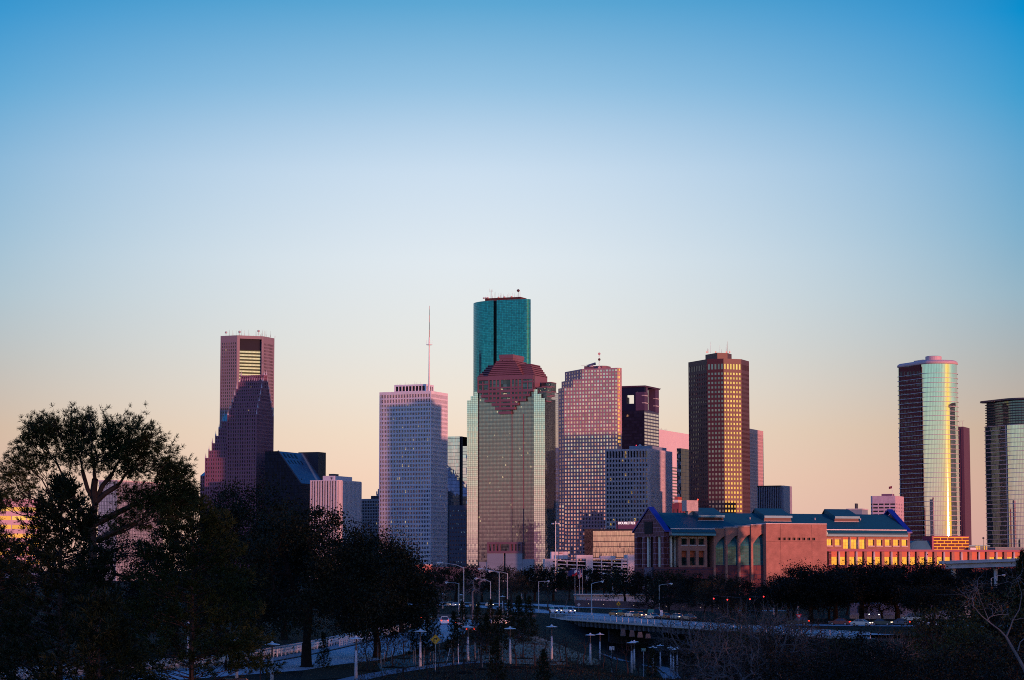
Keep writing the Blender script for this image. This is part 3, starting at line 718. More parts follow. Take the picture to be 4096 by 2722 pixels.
# ================================================================ F: black slanted tower
def bld_slant():
    M = v2(at(1202.5, 1934, 2760)); zl = at(1202.5, 1934, 2760).z
    t = thing('office_tower', 'black glass tower with a steep slanted blue roof', 'skyscraper', P3(M, 0))
    W = slide(M, -E1, 150, 1060); L = M - E1 * W; zt = at(1108, 1806, 2775).z; Dp = 62.0
    aS = slide(L, E1, zt, 1112)
    bg = GLASS('black_glass', (.008, .014, .035), (.008, .010, .022), .12, .10, .012, .5, metal=.1, rough=.25, spec=.12)
    g = MB(); p = lambda a, b: L + E1 * a + E2 * b
    zq = lambda a: zt if a <= aS else zt + (zl - zt) * (a - aS) / (W - aS)
    n = 24
    for k in range(n):
        a0, a1 = W * k / n, W * (k + 1) / n
        g.face([P3(p(a0, 0), 0), P3(p(a1, 0), 0), P3(p(a1, 0), zq(a1)), P3(p(a0, 0), zq(a0))], [(k, 0), (k + 1, 0), (k + 1, zq(a1) / 4), (k, zq(a0) / 4)])
    curtain(g, p(W, 0), E2, Dp, 0, zl, 26, zl / 4)
    plain(g, p(W, Dp), p(0, Dp), 0, zl); plain(g, p(0, Dp), p(0, 0), 0, zt)
    g.face([P3(p(W, Dp), zl), P3(p(aS, Dp), zt), P3(p(0, Dp), zt), P3(p(0, Dp), zl)])
    g.build('curtain_wall', bg, t)
    r = MB(); rm = MAT('slate_blue_roof', (.06, .14, .24), .35, var=.2, scale=.4, stretch=(1, 1, 3))
    r.face([P3(p(aS, 0), zt), P3(p(W, 0), zl), P3(p(W, Dp), zl), P3(p(aS, Dp), zt)]); r.face([P3(p(0, 0), zt), P3(p(aS, 0), zt), P3(p(aS, Dp), zt), P3(p(0, Dp), zt)])
    r.build('slanted_roof', rm, t)
    nn = Vector((0, 0, 1)); dirn = (P3(p(W, 0), zl) - P3(p(aS, 0), zt)); ln = dirn.length; dn = dirn.normalized(); nor = E2.cross(dn).normalized()
    if nor.z < 0: nor = -nor
    for k in range(4):
        mb = MB(); o = P3(p(aS, 0), zt) + dn * (ln * .06) + E2 * (8 + 9 * k) + nor * .05; mb.box(o, dn * (ln * .13), E2 * 3.6, nor * .4); mb.build('skylight', MAT('skylight', (.01, .012, .02), .3, var=0), t)
    for k in range(5):
        mb = MB(); o = P3(p(aS, 0), zt) + dn * (ln * .26) + E2 * (8 + 8 * k) + nor * .05; mb.box(o, dn * (ln * .12), E2 * 2.0, nor * .3); mb.build('skylight', bpy.data.materials['skylight'], t)
    e = MB()
    for a, b in (((aS, 0), (W, 0)), ((aS, Dp), (W, Dp))): e.tube([P3(p(*a), zt + .5), P3(p(*b), zl + .5)], .9, 4)
    e.build('roof_edge', MAT('dark_edge', (.03, .03, .05), .5, var=0), t)
    b = MB(); q = p(aS - 6, Dp); b.box(P3(q, 0), E1 * 26, E2 * 20, (0, 0, zt + 1.5)); b.build('rear_slab', MAT('dark_slab', (.025, .028, .045), .5, var=.1), t)
bld_slant()

# ================================================================ G: white ribbed block, and other middle sized blocks
def ribs(mb, A, e, W, z0, z1, n, fr, proud):
    nrm = Vector((e.y, -e.x, 0)); A = v2(A); s = W / (n - 1 + fr)
    for k in range(n): mb.box(P3(A + e * (s * k) + nrm * proud, z0), e * (s * fr), -nrm * (proud + .3), (0, 0, z1 - z0))
def bld_ribbed():
    T = Tower(1243, 1351, 1444, 1923, 2650); t = T.thing('office_block', 'white ribbed stone block lit pink on its corner, beside the slanted black tower', 'office building')
    g = MB(); curtain(g, T.L, E1, T.W, 0, T.Z - .5, 10, T.Z / 4); curtain(g, T.M, E2, T.Dp, 0, T.Z - .5, 18, T.Z / 4); T.back(g, roof=True); g.build('curtain_wall', GLASS('rib_glass', (.07, .07, .10), (.015, .015, .02), 0, .1, .02, .4, metal=.8, lit=.002), t)
    wm = MAT('white_rib_stone', (.62, .58, .60), .6, var=.06, scale=.1)
    r = MB(); ribs(r, T.L, E1, T.W, 0, T.Z, 11, .52, 1.6); ribs(r, T.M + E2 * .9, E2, T.Dp - 1, 0, T.Z, 18, .78, 1.0); r.build('stone_ribs', wm, t)
    c = MB(); T.blk(c, -.3, T.W + .3, -1.2, T.Dp, T.Z - .45, T.Z + .6); c.build('cornice', wm, t)
    zt = T.zv(1338, 1904, 14); p = MB(); T.blk(p, T.a(1291, b=14), T.a(1338, b=14), 14, 14 + 44, T.Z + .6, zt); ph = p.build('penthouse', wm, t)
    p = MB(); T.blk(p, T.a(1315, b=20), T.a(1335, b=20), 20, 32, zt, zt + 2.4); p.build('plant_box', DKSTEEL, ph)
    q = T.p(T.a(1326, b=2), 2); mb = MB(); mb.lathe((q.x, q.y, T.Z + .6), [(.3, 0), (.3, 1.6), (1.8, 2.2), (1.8, 2.6), (.1, 3.2)], 8); mb.build('dish', DKSTEEL, t)
bld_ribbed()
def bld_small_grid():
    T = Tower(1444.8, 1530, 1560, 1995.6, 2900); t = T.thing('office_block', 'small blue grey gridded office block with a gothic turret, left of the white tower', 'office building')
    w = MB(); pn = []; facade(w, pn, T.L, E1, T.W, 0, T.Z, 13, 26, .6, .62, .6, top=2); facade(w, pn, T.M, E2, T.Dp, 0, T.Z, 8, 26, .6, .62, .6, top=2); T.back(w); w.build('wall', MAT('bluegrey_concrete', (.30, .31, .34), .7, var=.1), t); windows(t, pn, NIGHT)
    p = MB(); T.blk(p, T.a(1478), T.W - 2, 4, T.Dp - 3, T.Z, T.zv(1480, 1984)); p.build('penthouse', MAT('dark_penthouse', (.05, .05, .07), .6, var=.1), t)
    z1 = T.zv(1500, 1962); tu = MB(); T.blk(tu, T.a(1491), T.a(1515), 10, 18, T.Z, z1 - 4)
    for k in range(4): T.blk(tu, T.a(1491) + 2.1 * k, T.a(1491) + 2.1 * k + .9, 9.4, 11, T.Z + 5, z1 + (2 if k in (1, 2) else -1))
    tu.build('gothic_turret', GREYC, t)
bld_small_grid()
def bld_glass_pair():
    T = Tower(1780, 1838.5, 1874, 1746, 2950); t = T.thing('office_tower', 'narrow pale blue mirror glass tower between the white tower and the granite crowned tower')
    g = MB(); curtain(g, T.L, E1, T.W, 0, T.Z, 13, T.Z / 4.3)
    b0, b1 = 3.0, T.Dp
    curtain(g, T.p(T.W + 2.6, 3), E1, 7, 0, T.Z - 12, 1, T.Z / 4.3); 
    gl = GLASS('pale_mirror_glass', (.80, .84, .90), (.06, .08, .12), .12, .10, .012, .15, lit=.006, rough=.03)
    g.build('curtain_wall', gl, t)
    d = MB(); plain(d, T.M, T.p(T.W, 3), 0, T.Z); plain(d, T.p(T.W, 3), T.p(T.W + 2.6, 3), 0, T.Z); plain(d, T.p(T.W + 9.6, 3), T.p(T.W + 9.6, 12), 0, T.Z - 12); d.face([P3(T.L, T.Z), P3(T.M, T.Z), P3(T.p(T.W, 40), T.Z), P3(T.p(0, 40), T.Z)]); plain(d, T.p(T.W, 40), T.p(0, 40), 0, T.Z); plain(d, T.p(0, 40), T.L, 0, T.Z)
    d.build('dark_return', MAT('dark_return', (.02, .025, .04), .3, var=.2), t)
    g = MB(); curtain(g, T.p(T.W + 9.6, 9), E1, 14, 0, T.Z, 4, T.Z / 4.3); plain(g, T.p(T.W + 9.6, 40), T.p(T.W + 9.6, 9), 0, T.Z); g.face([P3(T.p(T.W + 9.6, 9), T.Z), P3(T.p(T.W + 23, 9), T.Z), P3(T.p(T.W + 23, 40), T.Z), P3(T.p(T.W + 9.6, 40), T.Z)]); g.build('rear_curtain_wall', gl, t)
    T = Tower(1797.6, 1864, 1900, 2021.7, 2620); t = T.thing('office_block', 'plain dark blue block with tiny square windows, left of the granite crowned tower', 'office building')
    w = MB(); pn = []; facade(w, pn, T.L, E1, T.W, 0, T.Z, 10, 17, .42, .36, .35, top=4, side=.6); facade(w, pn, T.M, E2, T.Dp, 0, T.Z, 6, 17, .42, .36, .35, top=4); T.back(w); w.build('wall', MAT('dark_blue_stone', (.055, .07, .12), .6, var=.12, scale=.2, stretch=(4, 4, .2)), t)
    windows(t, pn, GLASS('small_lit_glass', (.04, .04, .06), tx=0, ty=0, jit=.02, var=.5, lit=.13, metal=.6, litcol=(.25, .55, .95), les=.35))
bld_glass_pair()
# ================================================================ J: pink granite tower with chamfered, stepped corners
def bld_pink():
    D = 2780; M0 = at(2469.7, 1472, D); Z = M0.z; M = v2(M0)
    t = thing('office_tower', 'pink granite tower with square bright windows and stepped left corner', 'skyscraper', P3(M + E2 * 25 - E1 * 25, 0))
    w = MB(); pn = []; gold = []; side = []
    CH = (E2 - E1).normalized(); CR = (E1 + E2).normalized()
    ff = 4.33; zq = lambda u, v: zat(u, v, M.x, M.y)
    W0 = slide(M, -E1, 150, 2256.4)
    L0 = M - E1 * W0
    z1, z2 = at(2256, 1551, D + 22).z, at(2291, 1518.5, D + 16).z
    cell = W0 / 18
    zp = at(2235, 2016.7, D).z
    tiers = [(0, z1, 18, 2233), (z1, z2, 15, 2246), (z2, Z, 12, 2259.5)]
    cr = slide(M, CR, Z, 2482); MR = M + CR * cr; back = MR + E2 * 4
    for (za, zb, nc, ul) in tiers:
        L = M - E1 * (cell * nc); cl = slide(L, CH, zb, ul); LL = L + CH * cl
        n = max(2, round((zb - za) / ff)) if za else round(zb / ff)
        facade(w, pn, L, E1, cell * nc, za, zb, nc, n, .58, .58, .35, top=.8 if za else 0)
        facade(w, side, LL, -CH, cl, za, zb, {18: 2, 15: 4, 12: 6}[nc], n, .42, .62, .35, top=.8 if za else 0)
        plain(w, L + E2 * 60 + CH * cl, LL, za, zb)
        w.face([P3(LL, zb), P3(L, zb), P3(M, zb), P3(back, zb), P3(MR + E2 * 45 - E1 * 40, zb), P3(LL + E2 * 40, zb)])
    nz = round(Z / ff)
    facade(w, gold, M, CR, cr, 0, Z, 2, nz, .74, .58, .3); plain(w, MR, back, 0, Z); bk2 = MR + E2 * 45 - E1 * 40; plain(w, back, bk2, 0, Z); plain(w, bk2, L0 + E2 * 90, 0, Z)
    # projecting lower part on the left
    Lp = M - E1 * slide(M, -E1, 60, 2235) ; q = Lp - Vector((E1.y * -1, E1.x, 0)) * 0
    wp = (L0 - Lp).length + cell * 0
    facade(w, pn, Lp, E1, wp, 0, zp, 2, round(zp / ff), .58, .58, .35); plain(w, Lp + E2 * 40, Lp, 0, zp); w.face([P3(Lp, zp), P3(L0, zp), P3(L0 + E2 * 20, zp), P3(Lp + E2 * 40, zp)])
    w.build('wall', MAT('pink_granite', (.46, .25, .27), .55, var=.08, scale=.05), t)
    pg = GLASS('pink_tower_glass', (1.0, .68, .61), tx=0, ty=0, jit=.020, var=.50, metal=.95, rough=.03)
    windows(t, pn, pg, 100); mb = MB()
    for k, (p, ex, h) in enumerate(side + gold):
        up = Vector((0, 0, h)); mb.face([p, p + ex, p + ex + up, p + up], [(3 * k, 0), (3 * k + 1, 0), (3 * k + 1, 1), (3 * k, 1)])
    mb.build('window', pg, t)['kind'] = 'stuff'
    # roof plant
    ph = MB(); a = lambda u, b=10: slide(L0 + E2 * b, E1, Z, u)
    q = lambda a_, b: L0 + E1 * a_ + E2 * b
    zt = at(2400, 1466, D + 10).z
    A0, A1 = a(2339), a(2424); poly = [q(A0, 8), q(A1 - 4, 8), q(A1, 11), q(A1, 26), q(A0, 26)]
    ph.prism([(p.x, p.y) for p in poly], Z, zt + 1.2); ph.build('penthouse', ROSE, t)
    zz = lambda v: at(2397, v, D + 8).z
    p = q(a(2397, 7), 7); mb = MB()
    for k in range(3): mb.tube([(p.x + .7 * math.cos(k * 2.1), p.y + .7 * math.sin(k * 2.1), Z), (p.x + .6 * math.cos(k * 2.1), p.y + .6 * math.sin(k * 2.1), zz(1412))], .16, 4)
    for k in range(9):
        z0 = Z + (zz(1412) - Z) * k / 9; z2_ = Z + (zz(1412) - Z) * (k + 1) / 9; s = 1 if k % 2 else -1; mb.tube([(p.x - .6 * s, p.y - .4, z0), (p.x + .6 * s, p.y - .4, z2_)], .1, 3)
    ms = mb.build('lattice_mast', WHITEM, t)
    for v, m in ((1414, 'pink_disc'), (1437, 'dark_disc'), (1470, 'pink_disc')):
        mb = MB(); mb.tube([(p.x, p.y - 1.6, zz(v)), (p.x, p.y - .6, zz(v))], 1.5, 16); mb.build('dish', MAT(m, (.55, .33, .34) if m[0] == 'p' else (.07, .03, .035), .5, var=.1), ms)
    p = q(a(2365, 9), 9); mb = MB(); zc = at(2365, 1458, D + 9).z
    mb.tube([(p.x, p.y, zt), (p.x, p.y, zc - 1)], 1.2, 8); mb.lathe((p.x, p.y, zt), [(3, .2), (2.6, 1.5), (1, 2)], 10); mb.build('crane_base', STEEL, t)
    mb = MB(); mb.tube([(p.x - 4.5, p.y, zc - .8), (p.x + 5.2, p.y, zc + 2.0)], [1.2, 1.5], 8); mb.build('crane_body', MAT('blue_crane', (.06, .08, .16), .4, var=.1), t)
    mb = MB(); mb.tube([(p.x - 4.5, p.y, zc - .8), (p.x - 11.5, p.y, zc - .2)], .18, 4); mb.tube([(p.x - 5.2, p.y, zc - 1.6), (p.x - 5.2, p.y, zc + .6)], .35, 4); mb.build('crane_boom', STEEL, t)
bld_pink()

# ================================================================ K: dark tower with an opening through its crown
def bld_open_crown():
    T = Tower(2455, 2577, 2635, 1543, 2900); t = T.thing('office_tower', 'dark navy tower with square opening through its top and flat roof slab')
    X = lambda x: x / 4.125 + 2450; V = lambda y: y / 4.125 + 1520
    a = lambda x: T.a(X(x)); z = lambda y: T.zv(2577, V(y)); bb = lambda x: T.b(X(x))
    zc = z(505); W, Dp = T.W, T.Dp
    navy = GLASS('navy_glass', (.012, .02, .05), (.008, .012, .03), .05, .30, .012, .4, lit=.006, metal=.15, rough=.15, litcol=(1, .45, .2), les=.5, spec=.12)
    g = MB(); curtain(g, T.L, E1, W, 0, zc, 12, zc / 3.9); plain(g, T.Rr, T.B, 0, zc); plain(g, T.B, T.L, 0, zc); g.face([P3(T.L, zc), P3(T.M, zc), P3(T.Rr, zc), P3(T.B, zc)])
    g.build('curtain_wall', navy, t)
    w = MB(); pn = []; fl = round(zc / 4.0); facade(w, pn, T.M, E2, Dp, 0, zc, 5, fl, .94, .60, .25, top=1.6); w.build('banded_wall', MAT('navy_spandrel', (.05, .06, .11), .5, var=.1), t)
    windows(t, pn, GLASS('pale_band_glass', (.86, .88, .92), (.3, .3, .35), .04, .0, .008, .10, metal=.92, rough=.03), 100)
    st = MAT('plum_granite', (.08, .055, .11), .6, var=.1, scale=.05, spec=.1); c = MB()
    h0, h1, hz0, hz1 = a(225), a(352), z(388), z(243)
    zt = z(118)
    T.blk(c, 0, h0, 0, 5, zc, zt); T.blk(c, h1, W, 0, 5, zc, z(205)); T.blk(c, h0, h1, 0, 5, zc, hz0); T.blk(c, h0, h1, 0, 5, hz1, zt)
    T.blk(c, h1, W, 0, 5, z(190), zt); T.blk(c, h1, h1 + 2, 0, 5, z(205), z(190)); T.blk(c, W - 9, W, 0, 5, z(205), z(190))
    c.build('crown_wall', MAT('navy_crown', (.010, .016, .045), .6, var=.15, scale=.05, spec=.05), t)
    p = MB(); T.blk(p, W - 11, W + .4, -.4, bb(580), zc, z(200)); T.blk(p, W - 10, W + .2, bb(580) - 7, bb(580), z(200), zt)
    p.build('corner_pillar', st, t); p = MB(); d1 = bb(705); T.blk(p, W - 9, W + .2, d1, Dp, zc, zt); p.build('corner_pillar', st, t)
    for y in (258, 380):
        m = MB(); T.blk(m, W - 3, W + .6, -.7, bb(580) + .3, z(y + 8), z(y - 8)); T.blk(m, W - 3, W + .6, d1 - .3, Dp + .3, z(y + 24), z(y + 8)); m.build('pillar_band', STEEL, t)
    # blue sloping floor of the open loggia and the dark core behind
    s = MB(); s.face([P3(T.p(W, bb(580)), zc + .2), P3(T.p(W, d1), zc + .2), P3(T.p(W - 14, d1), z(440)), P3(T.p(W - 14, bb(580)), z(440))]); s.build('sloping_glass_roof', MAT('blue_sill', (.14, .24, .32), .3, var=.1), t)
    k = MB(); T.blk(k, 0, 3, 20, Dp - 6, zc, z(240)); k.build('core_wall', MAT('black_core', (.015, .018, .03), .5, var=.1), t)
    r = MB(); T.blk(r, -1, W + 1.2, -1.2, Dp + 1.2, zt, z(104)); T.blk(r, -2, W + 2.2, -2.2, Dp + 2.2, z(104), z(95)); r.build('roof_slab', st, t)
bld_open_crown()

# ================================================================ L: grey grid office block, M N O behind
def bld_grey_grid():
    T = Tower(2420, 2596, 2689, 1795.5, 2600); t = T.thing('office_tower', 'grey concrete grid tower with tall top windows, behind the hotel sign')
    w = MB(); pn = []; ph = 19.0; fl = round((T.Z - ph) / 4.37)
    for A, e, W, c, fw in ((T.L, E1, T.W, 14, .58), (T.M, E2, T.Dp, 17, .42)):
        facade(w, pn, A, e, W, 0, T.Z - 10.2, c, 27, fw, .60, 1.0, side=1.2 if c == 14 else 2.2)
        facade(w, pn, A, e, W, T.Z - 10.2, T.Z, c, 1, fw + .06, .80, 1.0, top=1.2, side=1.2 if c == 14 else 2.2)
    T.back(w); w.build('wall', GREYC, t)
    pl = MB()
    for k in range(15): T.blk(pl, 1.2 + (T.W - 2.4) * k / 14 - .35, 1.2 + (T.W - 2.4) * k / 14 + .35, -.7, .2, 0, T.Z)
    for k in range(18): T.blk(pl, T.W - .2, T.W + .7, 2.2 + (T.Dp - 4.4) * k / 17 - .4, 2.2 + (T.Dp - 4.4) * k / 17 + .4, 0, T.Z)
    pl.build('pilasters', GREYC, t)
    windows(t, pn, GLASS('grey_tower_glass', (.15, .14, .15), tx=0, ty=0, jit=.03, var=.5, lit=.03, metal=.75, litcol=(1, .6, .15)), 100)
    z2 = T.zv(2540, 1785, 14); p = MB(); T.blk(p, T.a(2517, b=14), T.W - 4, 14, T.Dp - 8, T.Z, z2); p.build('penthouse', MAT('bluegrey_plant', (.22, .28, .34), .6, var=.15, scale=.2), t)
    q = T.p(T.a(2560, b=16), 16); mb = MB(); mb.lathe((q.x, q.y, z2), [(1.8, 0), (1.5, 1.2), (.5, 2.0), (.02, 2.2)], 10); mb.build('dish', STEEL, t)
    q = T.p(T.a(2545, b=14.5), 14.5); mb = MB(); mb.tube([(q.x, q.y, z2), (q.x, q.y, z2 + 1.2)], .35, 6); mb.build('warning_lamp', MAT('red_lamp', (.4, .01, .02), emit=(1, .05, .1), es=2.5, var=0), t)
bld_grey_grid()
def bld_banded():
    M = v2(at(2634, 1718, 3080)); Z = at(2634, 1718, 3080).z; e = E2; W = slide(M, e, Z, 2770)
    t = thing('office_tower', 'pink and white horizontally banded block seen between the towers', 'skyscraper', P3(M + e * 30, 0))
    w = MB(); g = MB(); n = Vector((e.y, -e.x, 0)); z = Z
    hz = 46; fl = 4.05
    w.box(P3(M, Z - hz), e * W, -n * 3, (0, 0, hz)); k = 0; zz = Z - hz
    while zz > 20:
        w.box(P3(M, zz - fl * 1.0), e * W, -n * 3, (0, 0, fl * .56)); zz -= fl
    curtain(g, M - n * .8, e, W, 0, Z - hz, 40, 60)
    plain(w, M + e * W, M + e * W - n * 30, 0, Z); plain(w, M + e * W - n * 30, M - n * 30, 0, Z); plain(w, M - n * 30, M, 0, Z); w.face([P3(M, Z), P3(M + e * W, Z), P3(M + e * W - n * 30, Z), P3(M - n * 30, Z)])
    w.build('wall', MAT('pinkwhite_panel', (.80, .66, .66), .6, var=.05, scale=.05), t); g.build('ribbon_glazing', GLASS('ribbon_glass', (.22, .20, .2), (.03, .03, .03), .1, 0, .02, .3, metal=.8), t)
    d = MB(); ad = slide(M, e, Z, 2725); d.box(P3(M + e * ad + n * .3, 0), e * (slide(M, e, Z, 2736) - ad), -n * 1.5, (0, 0, Z - hz - 1)); d.build('dark_notch', MAT('plum_notch', (.07, .03, .06), .6, var=.1), t)
    for u in (2640, 2655, 2673): p = M + e * slide(M, e, Z, u) - n * 3; mb = MB(); mb.tube([(p.x, p.y, Z), (p.x, p.y, Z + 3)], .2, 4); mb.tube([(p.x - 3, p.y, Z + 1.6), (p.x + 2, p.y, Z + 1.2)], .15, 4); mb.build('roof_davit', STEEL, t)
    T = Tower(2707, 2724, 2775, 1794, 2760, e1=E1); t = T.thing('office_tower', 'narrow dark blue glass block with a glittering corner strip, behind the maroon tower')
    g = MB(); curtain(g, T.L, E1, T.W, 0, T.Z, 3, T.Z / 4.1); g.build('corner_curtain_wall', GLASS('patchy_glass', (.75, .7, .68), (.02, .02, .03), .1, .1, .16, .6, metal=.95, rough=.03), t)
    g = MB(); curtain(g, T.M, E2, T.Dp, 0, T.Z, 9, T.Z / 4.1); T.back(g); g.build('curtain_wall', GLASS('ink_glass', (.04, .05, .07), (.02, .07, .14), .12, .08, .01, .4, metal=.7), t)
    T = Tower(2688, 2716, 2762, 2014, 2330); t = T.thing('office_block', 'low maroon brick block between the grey grid tower and the maroon tower', 'office building')
    w = MB(); pn = []; facade(w, pn, T.L, E1, T.W, 0, T.Z, 2, 8, .3, .5, .6, top=3); facade(w, pn, T.M, E2, T.Dp, 0, T.Z, 4, 8, .36, .66, .8, top=6); T.back(w)
    w.build('wall', MAT('maroon_brick', (.23, .055, .07), .8, var=.12), t); windows(t, pn, NIGHT)
    T = Tower(2672, 2712, 2716, 1988, 2380, depth=20); u = T.thing('office_block', 'small red and white stair tower top above the low maroon block', 'office building')
    w = MB(); T.blk(w, T.a(2698), T.W, 0, 12, 0, T.Z); w.build('wall', MAT('red_panel', (.42, .10, .08), .7, var=.1), u)
    for dz in (3, 11): w = MB(); T.blk(w, T.a(2698) - .2, T.W + .2, -.3, 12.2, T.Z - dz - 2.6, T.Z - dz); w.build('white_band', WHITEM, u)
bld_banded()

# ================================================================ P: maroon octagonal tower with gold windows
def bld_octagon():
    D = 2365; C = (E1 + E2).normalized(); CL = (E2 - E1).normalized()
    V1 = v2(at(2894, 1435, D)); Z = at(2894, 1435, D).z
    t = thing('office_tower', 'maroon octagonal tower with golden windows on one face, tallest at right centre', 'skyscraper', P3(V1 + Vector((0, 25, 0)), 0))
    wA = slide(V1, -E1, Z, 2828.4); V0 = V1 - E1 * wA; wL = slide(V0, CL, Z, 2753.2); VL = V0 + CL * wL
    wC = slide(V1, C, Z, 2965); V2_ = V1 + C * wC; wR = slide(V2_, E2, Z, 2996); V3 = V2_ + E2 * wR
    w = MB(); pn = []; gd = []; fl = 46; top = 4.0; tp = 9.5
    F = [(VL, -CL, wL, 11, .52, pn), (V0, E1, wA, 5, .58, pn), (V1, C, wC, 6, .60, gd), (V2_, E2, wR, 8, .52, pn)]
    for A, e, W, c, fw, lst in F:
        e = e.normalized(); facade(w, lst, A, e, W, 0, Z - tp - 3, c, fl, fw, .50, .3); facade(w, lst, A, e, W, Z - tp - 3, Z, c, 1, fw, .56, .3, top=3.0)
    bk = [V3, V3 - C * -1 * 0 + Vector((-20, 40, 0)), VL + Vector((10, 30, 0))]
    for a, b in ((V3, bk[1]), (bk[1], bk[2]), (bk[2], VL)): plain(w, a, b, 0, Z)
    w.face([P3(p, Z) for p in (VL, V0, V1, V2_, V3, bk[1], bk[2])])
    w.build('wall', MAROON, t)
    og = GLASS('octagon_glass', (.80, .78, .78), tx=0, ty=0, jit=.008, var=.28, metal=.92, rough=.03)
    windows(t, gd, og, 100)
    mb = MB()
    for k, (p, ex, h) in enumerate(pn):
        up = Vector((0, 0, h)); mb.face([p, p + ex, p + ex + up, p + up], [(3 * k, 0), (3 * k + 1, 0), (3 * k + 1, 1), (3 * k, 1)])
    mb.build('window', GLASS('octagon_dimmed_glass', (.24, .24, .27), tx=0, ty=0, jit=.01, var=.3, metal=.85, rough=.04), t)['kind'] = 'stuff'  # shade put into the tint: side panes darker than the gold face
    zt = at(2869, 1411, D + 10).z; q = Vector((0, 14, 0)); b0 = V1 + Vector((0, 14, 0)); uu = lambda u, p, d: p + d * slide(p, d, zt, u)
    c0 = v2(at(2869, 1411, D + 12)); cl_ = uu(2821.5, c0, CL); c1 = uu(2910, c0, C); c2 = uu(2926.5, c1, E2)
    p = MB(); p.prism([(a.x, a.y) for a in (cl_, c0, c1, c2, c2 + Vector((-12, 12, 0)), cl_ + Vector((4, 8, 0)))], Z, zt); ph = p.build('penthouse', MAROON, t)
    for (u, v, r) in ((2844, 1367, .16), (2881, 1381, .16), (2888, 1396, .14), (2830, 1394, .35), (2834, 1396, .3), (2906, 1388, .15), (2909, 1378, .16), (2913, 1366, .22), (2919, 1398, .13), (2868, 1405, .12)):
        x = (u - 2869) / FPX * D; antennas(t, None, [(c0.x + x, c0.y + 4, zt, max(1.5, at(u, v, D + 14).z - zt), r)], rng.choice([STEEL, WHITEM, REDM]))
    for u in (2828, 2864, 2906, 2921): mb = MB(); x = (u - 2869) / FPX * D; mb.tube([(c0.x + x, c0.y + 3, zt), (c0.x + x, c0.y + 3, zt + 1.6)], .4, 6); mb.build('warning_lamp', MAT('orange_lamp', (.5, .1, .05), emit=(1, .12, .06), es=.8, var=0), t)
bld_octagon()

